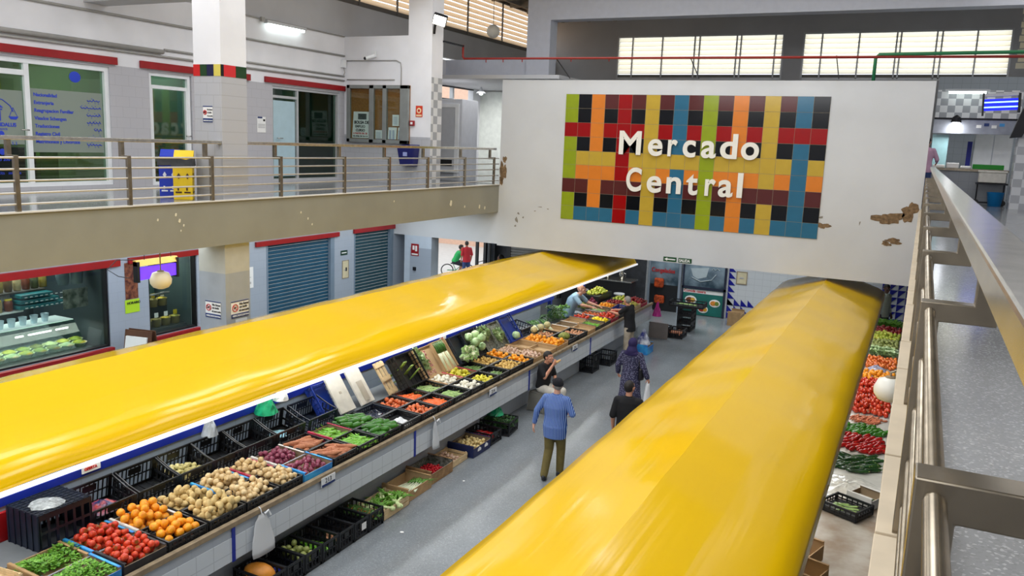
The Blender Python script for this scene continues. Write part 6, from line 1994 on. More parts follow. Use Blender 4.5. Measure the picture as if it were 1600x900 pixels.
    if hijab:
        m = MB()
        m.ell(hp(0, -.02, .022), (.096, .112, .118), Hm, 16, 11)
        m.capsule(hp(0, -.03, -.04), q['nek'] + V((0, -.02, .0)), .088, .12, 14)
        m.ell(q['nek'] + V((0, -.01, -.05)), (.165, .125, .08), None, 16, 9)
        o = bpy.data.objects.new('headscarf', remesh(m, 'headscarf', hijab, .012, 2)); o.parent = t; COL.objects.link(o)
    if shoes:
        for s_ in 'RL':
            a = q['an' + s_]
            fy = V(P.get('toe' + s_, (0, 1, 0))).normalized()
            lt = V((fy.y, -fy.x, 0))
            M_ = Matrix((lt, fy, V((0, 0, 1)))).transposed().to_4x4()
            m = MB()
            zb = a.z - .09
            m.ell(V((a.x, a.y, zb + .035)) + fy * .04, (.046, .135, .036), M_, 14, 9)
            m.ell(V((a.x, a.y, zb + .065)) + fy * -.015, (.043, .07, .05), M_, 12, 8)
            m.box(a.x, a.y, zb, a.x, a.y, zb)
            o = bpy.data.objects.new('shoe', remesh(m, 'shoe', shoes, .01, 1)); o.parent = t; COL.objects.link(o)
    if extra: extra(t, q)
    return t


SK1 = skinmat('skin_tan', (196, 138, 110)); SK2 = skinmat('skin_light', (214, 162, 138)); SK3 = skinmat('skin_brown', (160, 106, 78))
HDK = pm('dark_hair', (30, 24, 22), .6, var=.2, scale=60); HGR = pm('grey_hair', (140, 136, 130), .7, var=.2, scale=60)
BLK = pm('black_cotton', (16, 16, 20), .85, var=.12, scale=12)
SHOE = pm('dark_shoe', (28, 30, 36), .5, var=.1)

person('man in a dark cap, blue striped shirt and olive trousers walking away down the aisle', (-4.92, 11.88, 0), .1, SK2,
       dict(hyaw=.55, hpit=-.12, anR=(.075, .14, .09), knR=(.085, .12, .50), anL=(-.11, -.14, .09), knL=(-.1, .04, .49), elL=(-.31, -.04, 1.16), wrL=(-.36, -.02, .90), elR=(.29, -.02, 1.16), wrR=(.20, .2, 1.10), toeL=(-.15, 1, 0), toeR=(.35, 1, 0)),
       .985, stripe_mat('blue_striped_shirt', (40, 80, 158), (160, 186, 228), 52), .93, .14, pm('olive_trousers', (104, 92, 48), .85, var=.12, scale=10), 1., SHOE, HGR, -.05,
       pm('navy_cap', (12, 13, 24), .9), .7, girth=1.22, lh=(1, .3, 0))


def handbag(t, q):
    m = MB(); m.rings([[(.24 + .05 * math.cos(2 * PI * k / 14), -.03 + .1 * math.sin(2 * PI * k / 14), z) for k in range(14)] for z in (.90, .94, 1.1, 1.14)]); m.build('handbag', pm('black_leather', (22, 20, 22), .4), t, smooth=True)
    m = MB(); m.tube([(.2, .08, 1.12), (.19, .08, 1.3), (.17, .02, 1.44), (.19, -.08, 1.3), (.22, -.1, 1.12)], .01, 6); m.build('bag_strap', MATS['black_leather'], t, smooth=True)


person('woman in a dark purple headscarf and long navy patterned dress seen from behind', (-4.82, 15.45, 0), -.05, SK1,
       dict(elR=(.29, -.04, 1.14), wrR=(.36, .02, .93), elL=(-.27, -.05, 1.14), wrL=(-.30, .06, .95), anL=(-.1, -.05, .09)), .97, dress=print_mat('navy_print_dress', (42, 42, 70), (118, 116, 144), 34), hijab=pm('purple_headscarf', (36, 26, 78), .8, var=.1), shoes=pm('beige_shoe', (150, 120, 90), .6), extra=handbag, girth=1.15, curl=1.2, vox=.008)
t = thing('carrier_bag', 'white carrier bag in the right hand of the woman in the headscarf', 'bag', (-4.82 + .36, 15.46, .80))
m = MB(); R = []
for i in range(7):
    f = i / 6
    R.append([((.03 + .05 * f) * math.cos(k * PI / 8) + .01 * noise.noise((k, f * 3, 0)), (.05 + .10 * f ** .7) * math.sin(k * PI / 8), -.42 * f) for k in range(16)])
m.rings(R); m.build('bag_body', BAGF, t, smooth=True)
m = MB(); m.tube([(0, -.04, 0), (0, -.02, .06), (0, .0, .075), (0, .02, .06), (0, .04, 0)], .007, 6); m.build('handle', WHITEP, t)

person('young man with a shaved neck and black shirt half hidden by the nearer yellow awning', (-3.86, 12.35, 0), .15, SK1,
       dict(hyaw=-.35, hpit=-.2), 1.0, BLK, .5, .05, BLK, 1., SHOE, HDK, -.12, buzz=True)

person('grey haired man in a black shirt and beige trousers reaching over the counter', (-6.30, 19.85, 0), PI / 2 - .15, SK1,
       dict(hyaw=-.3, hpit=-.15, elR=(.24, .26, 1.28), wrR=(.14, .5, 1.26), elL=(-.22, .24, 1.24), wrL=(-.1, .48, 1.24), anR=(.12, -.05, .09), anL=(-.1, .02, .09), che=(0, .04, 1.25), nek=(0, .07, 1.45), hed=(0, .12, 1.58), shR=(.19, .06, 1.40), shL=(-.19, .06, 1.40)),
       .99, BLK, .36, .06, pm('beige_trousers', (168, 156, 138), .85, var=.15, scale=12), 1., SHOE, HGR, -.05, curl=.5, rh=(0, 0, -1), lh=(0, 0, -1), buzz=True)

person('bald stallholder in a pale blue shirt leaning over the counter at the far end', (-8.10, 20.02, 0), -PI / 2 + .1, SK2,
       dict(che=(0, .14, 1.28), nek=(0, .26, 1.46), hed=(0, .34, 1.58), shR=(.19, .24, 1.40), shL=(-.19, .24, 1.40), elR=(.25, .42, 1.24), wrR=(.18, .66, 1.2), elL=(-.26, .44, 1.22), wrL=(-.2, .7, 1.18), hpit=-.35),
       1.06, pm('pale_blue_shirt', (150, 182, 206), .8, var=.06), .38, .02, pm('grey_trousers', (60, 64, 72), .85), 1., SHOE, None, curl=.5, rh=(0, 0, -1), lh=(0, 0, -1), girth=1.15)


def snack(t, q):
    pass


SIT = dict(pel=(0, 0, .53), che=(0, .03, .83), nek=(0, .06, 1.03), hed=(0, .11, 1.165), shR=(.165, .05, .99), shL=(-.165, .05, .99),
           hiR=(.085, .02, .50), hiL=(-.085, .02, .50), knR=(.13, .42, .49), knL=(-.12, .42, .49), anR=(.13, .40, .09), anL=(-.12, .36, .09),
           elR=(.2, .16, .76), wrR=(.09, .3, .66), elL=(-.2, .2, .80), wrL=(-.09, .24, 1.02), hyaw=.1, hpit=-.12)
SIT.update(elR=(.21, .19, .79), wrR=(.065, .275, 1.04), elL=(-.2, .14, .74), wrL=(-.06, .30, .63))
person('dark haired boy in a black shirt and pale trousers sitting and eating beside the counter', (-6.52, 14.98, 0), -PI / 2 - .22, SK1, SIT, .99,
       BLK, .42, .0, pm('pale_trousers', (206, 200, 188), .85, var=.08, scale=10), 1., SHOE, HDK, .0, curl=1.2, rh=(-.5, -.5, .2), lh=(0, 0, -1))
t = thing('stool', 'grey stool under the boy who sits by the counter', 'stool', (-6.54, 15.0, 0), (0, 0, -.22))
STG = pm('grey_stool', (128, 126, 118), .5, var=.06)
MB().box(-.19, -.19, .385, .19, .19, .415).build('seat', STG, t, bevel=.012)
for sx in (-1, 1):
    for sy in (-1, 1):
        m = MB(); m.rings([[(sx * (.2 + .02 * a), sy * (.2 + .02 * b_), 0) for a, b_ in ((0, 0), (1, 0), (1, 1), (0, 1))], [(sx * (.15 + .035 * a), sy * (.15 + .035 * b_), .39) for a, b_ in ((0, 0), (1, 0), (1, 1), (0, 1))]]); m.build('leg', STG, t)
MB().prism([(-.2, -.205, .02), (.2, -.205, .02), (.19, -.195, .385), (-.19, -.195, .385)], (0, .012, 0)).build('apron_panel', STG, t)
o = MB().capsule((0, 0, 0), (.04, .05, .03), .026, .02, 10).build('bread_roll', pm('bread', (216, 170, 110), .8, var=.15))
a = -PI / 2 - .22
hx, hy = .02, .345
o.location = (-6.52 + .99 * (hx * math.cos(a) - hy * math.sin(a)), 14.98 + .99 * (hx * math.sin(a) + hy * math.cos(a)), 1.10)
tag(o, 'piece of bread at the mouth of the seated boy', 'bread')

# people farther off: beyond the gate, on the right stall and at the upper counter
person('man in a red shirt and jeans standing in the bright street beyond the gate', (-15.95, 28.45, -.05), .9, SK3, None, .9, pm('red_shirt', (190, 40, 50), .8), .5, .06, pm('jeans', (50, 70, 120), .85, var=.15), 1., SHOE, HDK, vox=.009)
person('child in a green shirt riding a small green bicycle in the street beyond the gate', (-16.75, 28.9, -.05), -1.0, SK3,
       dict(pel=(0, 0, .62), che=(0, .12, .86), nek=(0, .2, 1.04), hed=(0, .26, 1.18), shR=(.15, .2, 1.0), shL=(-.15, .2, 1.0), elR=(.2, .36, .86), wrR=(.2, .52, .84), elL=(-.2, .36, .86), wrL=(-.2, .52, .84),
            hiR=(.08, 0, .6), hiL=(-.08, 0, .6), knR=(.11, .3, .5), knL=(-.11, .32, .56), anR=(.1, .16, .16), anL=(-.1, .2, .24)), 1.0, pm('green_shirt', (40, 170, 90), .8), .5, 0, pm('dark_shorts', (40, 40, 50), .8), .55, SHOE, HDK, curl=1.3, vox=.009)
t = thing('bicycle', 'small green bicycle under the child in the street beyond the gate', 'bicycle', (-16.75, 28.9, -.05), (0, 0, -1.0))
GRB = pm('green_bike', (30, 150, 80), .4)
for yy in (-.3, .55):
    m = MB(); m.tube([(0, yy + .24 * math.cos(k * PI / 12), .25 + .24 * math.sin(k * PI / 12)) for k in range(25)], .022, 6); m.build('wheel', BLACKP, t)
m = MB(); m.tube([(0, -.3, .25), (0, .05, .25), (0, .42, .62), (0, -.06, .5), (0, .05, .25)], .018, 6); m.tube([(0, .55, .25), (0, .42, .62), (0, .4, .82)], .018, 6); m.build('frame', GRB, t)
m = MB(); m.tube([(-.22, .46, .84), (0, .4, .82), (.22, .46, .84)], .014, 6); m.build('handlebar', DARKMET, t)
m = MB(); m.ell((0, -.06, .53), (.06, .12, .03)); m.build('saddle', BLACKP, t)
person('dark haired man in a grey shirt inside the gate, behind the left awning', (-12.0, 23.7, 0), 1.2, SK3, dict(hpit=-.35, hyaw=.2), 1.06, pm('grey_shirt', (150, 154, 166), .8), .5, .05, pm('jeans', (50, 70, 120)), 1., SHOE, HDK, vox=.009)
person('person in a pale shirt behind the greens at the right stall far end', (-.62, 25.9, 0), -2.2, skinmat('skin_dark', (92, 60, 48)), dict(hyaw=-.4), 1.05, pm('pale_green_shirt', (190, 196, 180), .8), .9, .05, pm('grey_trousers', (60, 64, 72)), 1., SHOE, HDK, vox=.009)
person('person in a pink top at the far end of the right railing', (-.02, 24.6, Z2), -.3, SK2, dict(elR=(.26, .1, 1.16), wrR=(.2, .3, 1.08)), 1.0, pm('pink_top', (206, 164, 190), .8), .9, .05, pm('jeans', (50, 70, 120)), 1., SHOE, HDK, vox=.009)
# ================================================================== RIGHT STALL BELOW THE RAILING
t = thing('display_table', 'long low display table of the right stall, between the yellow awning and the curb', 'table', (-.6, 8.0, 0))
MB().box(-.62, 0, .86, .62, 17.0, .90).build('tabletop', pm('white_tiled_top', (186, 184, 176), .4, var=.08), t)
MB().box(-.58, .02, 0, .58, 16.98, .86).build('plinth', CT_G, t)
TP = .902
def heap_r(kind, y0, y1, n, label, cat, group, seed, al=None, sc=1., x0=-.8, x1=-.06, mound=.1):
    M_ = Matrix.Translation(((x0 + x1) / 2, (y0 + y1) / 2, TP))
    fill(M_, kind, n, y1 - y0, x1 - x0, 0, label, cat, group, seed, align=al, scale=sc, mound=mound)


heap_r('dark_courgette', 12.25, 13.25, 46, 'dark green courgette on the right stall beside the clear sheet', 'courgette', 'dark courgettes on the right stall', 101, .5, 1.1)
heap_r('red_pepper', 13.25, 14.1, 60, 'red pepper heaped between two green rows on the right stall', 'pepper', 'red peppers on the right stall', 102, .9, 1.)
heap_r('green_pepper', 14.1, 14.75, 40, 'dark green pepper beyond the red peppers on the right stall', 'pepper', 'green peppers on the right stall', 103, .8, .95)
heap_r('salmon_carrot', 14.75, 15.4, 64, 'salmon coloured root on the right stall', 'root', 'salmon roots on the right stall', 104, .9, 1.05)
heap_r('tomato', 15.4, 16.3, 78, 'red tomato in the long heap on the right stall', 'tomato', 'tomatoes on the right stall', 105, None, 1.15)
rest = MB()        # the farther part of the heap, past the three hundred nearest tomatoes
for (x, y, z) in heap(130, .042, 1.6, .74, 115, .1): rest.ell((x - .43, y + 17.1, z + TP), (.045, .045, .039), None, 10, 7)
tag(rest.build('tomatoes', MATS['tomato_red'], smooth=True), 'farther part of the long red tomato heap on the right stall', 'tomatoes', kind='stuff')
heap_r('orange', 17.9, 18.7, 56, 'yellow orange beyond the tomatoes on the right stall', 'orange', 'yellow oranges on the right stall', 106, None, 1.0)
heap_r('persimmon', 19.0, 20.1, 90, 'orange red fruit beyond the yellow oranges on the right stall', 'fruit', 'orange red fruit on the right stall', 107, None, 1.1)
for k in range(8): placep('bagged_lettuce', (-.7 + .16 * (k % 4), 20.3 + .3 * (k // 4), TP + .02), (0, 0, k), 'wrapped green head on the right stall', 'lettuce', 'wrapped heads on the right stall', 1.2)
heap_r('lime_avocado', 20.9, 22.1, 70, 'dark green avocado on the right stall', 'avocado', 'avocados on the right stall', 108, None, 1.1)
heap_r('green_apple', 22.1, 23.0, 70, 'yellow green apple on the right stall', 'apple', 'green apples on the right stall', 109, None, 1.1)
heap_r('apple', 23.0, 23.8, 60, 'red apple at the far part of the right stall', 'apple', 'red apples on the right stall', 110, None, 1.1)
for k in range(8): placep('parsley', (-.75 + .17 * (k % 4), 24.1 + .35 * (k // 4), TP), (0, 0, k), 'leafy green bunch at the far end of the right stall', 'greens', 'greens at the far end of the right stall', 1.5)
cloth('plastic_sheet', 'clear crumpled plastic sheet beyond the black crate on the right stall', 'plastic sheet', (-.5, 11.75, TP), .48, .05, pm('clear_sheet', (206, 204, 196), .15, var=.12, scale=20), 61, 26, 9)
cloth('plastic_sheet', 'bluish plastic sheet between the yellow oranges and the orange red fruit', 'plastic sheet', (-.45, 18.85, TP), .22, .12, pm('bluish_sheet', (170, 172, 196), .2, var=.12, scale=20), 62, 22, 8)
m = MB(); R = []
for i in range(18):
    R.append([(-.95 + .92 * k / 14, 8.4 + 2.9 * i / 17, TP + .004 + .012 * abs(noise.noise((k * .7, i * .6, 4)))) for k in range(15)])
m.rings(R, False, False, closed=False)
tag(m.build('table_cover', pm('stained_white_sheet', (206, 198, 184), .5, var=.2, scale=3, col2=(150, 128, 106)), smooth=True), 'stained white sheet spread on the near part of the right stall', 'table cover')
M_ = crate('plastic', 'black', .42, .5, .13, (-.42, 10.85, TP + .02), 'black crate of small green vegetables on the white sheet', rz=-.45)
fill(M_, 'zucchini', 10, .36, .4, .02, 'small green vegetable in the black crate on the white sheet', 'vegetable', 'green vegetables in the black crate', 111, align=.5)
M_ = crate('carton', 'white', .34, .34, .16, (-.22, 11.25, TP + .02), 'white printed carton of dark vegetables behind the black crate', rz=-.45)
fill(M_, 'dark_courgette', 8, .3, .3, .03, 'dark courgette in the white printed carton', 'courgette', 'courgettes in the white carton', 112, align=.5, scale=.7)
crate('carton', 'kraft', .5, .34, .22, (-.78, 9.15, TP + .02), 'brown carton at the near end of the right stall, half under the awning', rz=-.3)
crate('carton', 'kraft', .4, .34, .22, (-.66, 8.65, TP + .02), 'second brown carton at the near end of the right stall, nearer the viewer', rz=-.3)

# ================================================================== FAR END OF THE HALL, LOWER FLOOR
GLB = pm('bluish_shop_glass', (70, 92, 108), .12, var=.35, scale=1.6, col2=(150, 170, 184))
t = thing('food_shop_front', 'glazed food shop front with a teal poster of plates, at the end of the aisle', 'shop front', (-6.82, 26.97, 0))
m = MB(); m.box(0, -.1, .9, .05, 0, 2.9); m.box(1.38, -.1, 0, 1.44, 0, 2.9); m.box(0, -.1, .88, 1.44, 0, .96); m.box(0, -.1, 0, .05, 0, .9); m.build('frame', pm('navy_frame', (30, 38, 60), .5), t)
MB().box(.05, -.05, .96, 1.38, -.02, 2.9).build('window_pane', GLB, t)
m = MB()
m.prism([(.25, -.055, 1.55), (.85, -.055, 1.62), (.78, -.055, 1.3), (.5, -.055, 1.22), (.34, -.055, 1.3)], (0, -.004, 0)); m.build('cup_logo', pm('pale_logo', (186, 200, 206), .5), t)
m = MB(); m.tube([(.3, -.06, 1.26), (.6, -.06, 1.14), (.95, -.06, 1.22), (1.1, -.06, 1.42)], .014, 5); m.tube([(.95, -.06, 1.55), (1.0, -.06, 1.62), (1.06, -.06, 1.55), (1.12, -.06, 1.62), (1.2, -.06, 1.56)], .012, 5); m.build('logo_line', MATS['pale_logo'], t)
o = MB().box(.05, -.06, .02, 1.38, -.03, .88).build('food_poster', pm('teal_poster', (24, 108, 100), .5, var=.12, scale=3), t)
MB().box(.05, -.064, .74, 1.38, -.06, .86).build('white_strip', PAPER, o)
text('Comida casera', 'lettering', (.08, -.066, .765), RY, .12, INKR, o, bold=.003)
for (px_, pz, a, c1, c2) in [(.32, .5, .2, (120, 60, 30), (220, 170, 60)), (1.12, .46, .18, (220, 140, 50), (120, 140, 50)), (.75, .22, .17, (170, 50, 20), (230, 170, 50))]:
    m = MB(); m.ell((px_, -.066, pz), (a, .008, a * .72), None, 18, 8); m.build('plate_print', PAPER, o)
    m = MB(); m.ell((px_ - .04, -.074, pz), (a * .6, .006, a * .45), None, 14, 6); m.build('food_print', pm('food_%d' % int(px_ * 100), c1, .6, var=.4, scale=30), o)
    m = MB(); m.ell((px_ + .07, -.076, pz), (a * .42, .006, a * .4), None, 12, 6); m.build('garnish_print', pm('food2_%d' % int(px_ * 100), c2, .6, var=.3, scale=30), o)
t = thing('glazed_door', 'pale framed glass shop door with red lettering and orange goods behind, left of the food poster', 'door', (-8.0, 26.97, 0))
m = MB(); m.box(0, -.1, 0, .07, 0, 2.9); m.box(1.05, -.1, 0, 1.13, 0, 2.9); m.box(0, -.1, 2.8, 1.13, 0, 2.9); m.build('frame', pm('grey_blue_frame', (150, 162, 176), .4, .2), t)
MB().box(.07, -.04, .9, 1.05, -.02, 2.8).build('upper_pane', GLB, t)
MB().box(.07, -.04, .0, 1.05, -.02, .9).build('lower_panel', pm('dark_door_panel', (26, 28, 32), .4), t)
text('Congelados', 'lettering', (.1, -.06, 1.32), RY, .2, INKR, t, bold=.004, sx=.85)
for (x, z, w_, h_) in ((.3, .86, .4, .4), (.34, .3, .42, .34)):
    MB().cbox((x + .1, -.12, z + .1), (w_ * .8, .14, h_ * .8)).build('orange_sack', pm('orange_sack', (190, 74, 24), .6, var=.5, scale=14), t, bevel=.05)
poster('framed_notice', 'cream framed notice on the white tiled wall at the end of the aisle', (-5.08, 26.968, 1.18), UX, .34, .42, pm('cream_plan', (214, 204, 170)), [(0, 0, 1, .06, OLDWOOD), (0, .94, 1, 1, OLDWOOD), (0, 0, .07, 1, OLDWOOD), (.93, 0, 1, 1, OLDWOOD), (.3, .45, .7, .55, GREYPAINT)])
crate('carton', 'kraft', .6, .4, .45, (-4.85, 26.2, FL), 'brown carton standing against the blue triangle tiles')
# stacked crates and cartons at the end of the aisle
for k in range(3):
    crate('plastic', 'black', .62, .42, .24, (-6.0, 24.5, FL + .242 * k), 'black crate in the aisle end stack, %s' % ['bottom one', 'middle one', 'one below the wide top crate'][k], group='stacked crates at the end of the aisle')
M_ = crate('plastic', 'black', .5, 1.05, .16, (-5.98, 24.45, FL + .242 * 3 + .003), 'wide black crate topping the stack at the end of the aisle')
fill(M_, 'zucchini', 14, .4, .9, .03, 'green courgette in the wide top crate at the end of the aisle', 'courgette', 'courgettes in the wide top crate', 121, align=.3)
M_ = crate('plastic', 'black', .5, .42, .26, (-6.42, 23.4, FL), 'black crate of brown roots on the floor before the stack, left one', group='crates before the stack')
fill(M_, 'sweet_potato', 12, .42, .36, .1, 'brown root in the left crate before the stack', 'root', 'roots in the left crate before the stack', 122, align=1)
M_ = crate('plastic', 'black', .5, .42, .26, (-5.95, 23.35, FL), 'black crate of orange roots on the floor before the stack, right one', group='crates before the stack')
fill(M_, 'sweet_potato', 12, .42, .36, .1, 'orange brown root in the right crate before the stack', 'root', 'roots in the right crate before the stack', 123, align=1)
crate('carton', 'blue', .52, .42, .26, (-6.25, 20.95, FL), 'bright blue carton on the floor past the man in black')
cloth('flour_sack', 'blue and white plastic sack on top of the bright blue carton', 'sack', (-6.25, 20.95, FL + .24), .2, .38, pm('blue_white_sack', (30, 50, 150), .4, var=.5, scale=5, col2=(220, 224, 230)), 71)
cloth('pink_bag', 'magenta bag hanging at the end of the counter', 'bag', (-6.5, 22.98, .62), .13, .4, pm('magenta_film', (190, 40, 140), .4), 73)
o = MB().box(-6.66, 22.80, .52, -6.1, 22.84, .98).build('end_board', pm('board_grey', (120, 112, 108), .6))
tag(o, 'grey board standing at the end of the counter', 'board'); o.location.z -= .518
# the bar corner behind the far end of the left counter
t = thing('bar_counter', 'dark bar counter with a steel top in the shade behind the apples', 'counter', (-10.6, 25.6, 0))
MB().box(0, 0, 0, 2.4, .6, 1.05).build('body', pm('bar_dark', (38, 38, 42), .5), t); MB().box(-.05, -.05, 1.05, 2.45, .65, 1.09).build('top', STEEL2, t)
for k in range(3):
    t = thing('bar_stool', 'black bar stool with a white seat before the dark bar, %s' % ['left one', 'middle one', 'right one'][k], 'stool', (-9.6 + .62 * k, 25.0, 0), group='bar stools')
    m = MB(); m.lathe([(.17, .74), (.18, .76), (.17, .78)], 14); m.build('seat', WHITEP, t)
    for q in range(4):
        a = q * PI / 2 + .4
        MB().tube([(.2 * math.cos(a), .2 * math.sin(a), 0), (.1 * math.cos(a), .1 * math.sin(a), .74)], .016, 6).build('leg', BLACKP, t)
for k in range(4):
    t = thing('steel_jug', 'steel jug on the dark bar counter, %s from the left' % ['first', 'second', 'third', 'fourth'][k], 'jug', (-10.1 + .5 * k, 25.85, 1.092), group='steel jugs on the bar')
    m = MB(); m.lathe([(.08, 0), (.09, .2), (.06, .28), (.07, .32)], 12); m.build('jug_body', STEEL2, t, smooth=True)
    m = MB(); m.tube([(.08, 0, .22), (.14, 0, .2), (.14, 0, .1), (.09, 0, .06)], .01, 6); m.build('handle', STEEL2, t)
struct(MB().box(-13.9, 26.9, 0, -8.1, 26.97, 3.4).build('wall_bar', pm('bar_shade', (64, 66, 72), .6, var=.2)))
t = thing('roller_shutter', 'pale grey roller shutter in the corner beyond the gate, just above the left awning', 'roller shutter', (-13.2, 26.8, 0))
m = MB()
for q in range(28): m.prism([(0, .05, q * .1), (0, .02, q * .1 + .02), (0, .02, q * .1 + .08), (0, .05, q * .1 + .1)], (1.9, 0, 0))
m.build('curtain', pm('pale_shutter', (150, 150, 146), .5), t)
for a_ in (-.12, 1.9): MB().box(a_, 0, 0, a_ + .12, .08, 2.9).build('guide_rail', BLACKP, t)
# gate bars
t = thing('street_gate', 'black metal gate frame at the bright opening to the street', 'gate', (-13.95, 22.6, 0))
for a_, b_ in ((3.0, 3.08), (3.6, 3.75), (3.95, 4.0)): MB().box(-.05, a_, 0, .05, b_, 2.95).build('upright', BLACKP, t)
m = MB()
for k in range(4): m.tube([(0, 3.05, .5 + .22 * k), (0, 3.65, .5 + .22 * k)], .014, 6)
m.build('bar', BLACKP, t)

# ================================================================== UPPER RIGHT STALL
SX = pm('stall_white', (210, 214, 220), .5, var=.03)
m = MB(); m.box(.1, 28.2, 6.62, 2.3, 28.3, 7.45); struct(m.build('wall_stall_front', CHECK_XZ))
m = MB(); m.box(.1, 30.2, Z2, 5.8, 30.3, 8.0); struct(m.build('wall_stall_back', tile_mat('stall_tile', (176, 186, 194), (158, 168, 176), 'xz', .25, .2, .3, 0)))
m = MB(); m.box(1.98, 24.2, Z2, 2.9, 24.7, 6.35); struct(m.build('pillar_stall', checker_mat('pillar_checker', (206, 208, 212), (168, 170, 176), 'xz', .2)))
t = thing('fish_counter', 'grey tiled sales counter with a steel top on the right gallery', 'counter', (.1, 25.6, Z2))
MB().box(0, 0, 0, 1.88, .7, .88).build('body', tile_mat('fish_counter_tile', (150, 154, 160), (140, 144, 150), 'xz', .25, .2, .3, 0), t)
MB().box(-.05, -.06, .88, 1.9, .75, .94).build('top', STEEL, t)
t = thing('stall_hood', 'steel hood band above the opening of the upper right stall', 'hood', (.08, 26.0, 6.13))
bd = MB().box(0, 0, 0, 2.15, .5, .38).build('band', pm('hood_steel', (150, 154, 164), .3, .5, var=.1), t)
MB().box(0, -.02, .37, 2.15, .5, .42).build('edge', DARKMET, t)
for k in range(4):
    MB().cbox((1.1 + .18 * k, -.006, .2 + .05 * (k % 2)), (.12, .01, .08)).build('sticker', [PAPER, INKN, PAPER, pm('sky_sticker', (70, 150, 210), .5)][k], bd)
o = MB().box(.1, 26.3, 5.2, .5, 26.9, 6.1).build('glass_box', pm('pale_glass_box', (170, 214, 220), .2)); tag(o, 'pale glass box behind the counter of the upper right stall', 'display case'); o.location.z -= .007
t = thing('white_cabinet', 'tall white cabinet behind the counter of the upper right stall', 'cabinet', (1.18, 27.2, Z2))
MB().box(0, 0, 0, .95, .5, 1.95).build('body', SX, t, bevel=.01)
for a_ in (.02, .49): MB().box(a_, -.02, .05, a_ + .44, 0, 1.9).build('door', WHITEP, t)
tag(MB().box(1.02, 27.3, Z2, 1.14, 27.4, 5.95).build('blue_board', pm('blue_board_paint', (26, 34, 140), .5)), 'narrow dark blue board beside the white cabinet', 'board')
o = MB().box(1.15, 25.66, 5.195, 1.88, 25.96, 5.32).build('green_tray', pm('bright_green', (20, 140, 30), .5), bevel=.01); tag(o, 'bright green tray on the counter of the upper right stall', 'tray')
for k, (x, w_, h_) in enumerate(((.18, .3, .08), (.52, .3, .14), (.86, .25, .07))):
    tag(MB().box(x, 25.7, 5.195, x + w_, 26.0, 5.195 + h_).build('paper_parcel', PAPER, bevel=.02), 'white parcel on the upper right stall counter, %s' % ['left one beside the pink top', 'tall middle one', 'flat one by the green tray'][k], 'parcel', 'parcels on the upper counter')
t = thing('fluorescent_lamp', 'lit fluorescent lamp under the back windows at the upper right', 'lamp', (.86, 27.9, 7.38))
MB().cbox((0, 0, .04), (1.15, .12, .06)).build('housing', ALU, t)
m = MB(); m.tube([(-.48, -.02, -.02), (.48, -.02, -.02)], .04, 10); m.build('tube', TUBE, t)
t = thing('spotlight', 'bright spotlight on the hood of the upper right stall', 'spotlight', (.62, 25.9, 6.42))
m = MB(); m.lathe([(.02, .2), (.1, .14), (.13, 0), (.12, 0)], 14); m.build('shade', DARKMET, t)
m = MB(); m.ell((0, -.02, 0), .1, n=12, m=8); m.build('bulb', pm('spot_bulb', (250, 252, 255), .4, var=0, emit=12), t)
area('spot_light', (.62, 25.7, 6.3), (.6, 0, 0), .2, .2, 9)
t = thing('insect_lamp', 'blue glowing insect lamp hanging beside the upper right pillar', 'insect lamp', (1.15, 24.0, 6.62), (0, -.06, 0))
MB().box(-.04, -.08, -.1, .0, .08, .45).build('end_frame', BLACKP, t); MB().box(.72, -.08, -.05, .78, .08, .42).build('end_frame', BLACKP, t)
MB().box(0, -.03, .02, .72, .03, .3).build('lit_grid', pm('blue_glow', (14, 30, 230), .4, var=.2, emit=1.0), t)
m = MB(); m.tube([(0, -.05, .1), (.72, -.05, .1)], .016, 6); m.tube([(0, -.05, .22), (.72, -.05, .22)], .016, 6); m.build('lit_tube', pm('blue_tube', (140, 190, 255), .4, var=0, emit=3.), t)
m = MB(); m.prism([(0, -.1, .36), (.72, -.1, .36), (.72, .1, .36), (0, .1, .36)], (0, 0, .07)); m.build('hood', pm('hood_grey', (196, 196, 206), .4), t)
t = thing('wall_fan', 'dark loudspeaker bracket on the upper right pillar', 'loudspeaker', (2.0, 24.05, 6.35), (0, .25, 0))
m = MB(); m.prism([(-.12, -.1, -.4), (.12, -.1, -.3), (.2, -.1, .35), (-.1, -.1, .42)], (0, .2, 0)); m.build('case', DARKMET, t, bevel=.01)
m = MB(); m.tube([(.1, 0, .3), (.3, 0, .55), (.25, 0, .8)], .02, 6); m.build('bracket', STEEL, t)
t.name = 'loudspeaker'
t = thing('bucket', 'bright blue bucket on the gallery floor below the upper right counter', 'bucket', (1.73, 25.1, Z2 + .002))
m = MB(); m.lathe([(.15, 0), (.2, .36), (.215, .365), (.19, .36), (.14, .02)], 18); m.build('bucket_wall', pm('sky_blue_plastic', (20, 140, 214), .4, var=.03), t, smooth=True)
t = thing('foam_box', 'white foam box on a small trolley above the blue bucket', 'box', (1.3, 25.26, 4.86))
MB().box(0, -.2, 0, .62, .2, .26).build('box_body', pm('foam_white', (220, 216, 206)), t, bevel=.015); MB().box(-.02, -.22, .26, .64, .22, .31).build('lid', MATS['foam_white'], t, bevel=.01)
t = thing('trolley', 'dark wheeled stand under the white foam box', 'trolley', (1.3, 25.26, Z2))
m = MB(); m.box(-.05, -.22, .56, .68, .22, .60); m.build('deck', DARKMET, t)
for sx in (0, .62):
    m = MB(); m.tube([(sx, .1, .08), (sx, .1, .56)], .018, 6); m.build('leg', DARKMET, t)
    m = MB(); m.tube([(sx, .06, .08), (sx, .14, .08)], .08, 10); m.build('wheel', BLACKP, t)
MB().box(0, .08, .06, .62, .12, .1).build('axle', DARKMET, t)
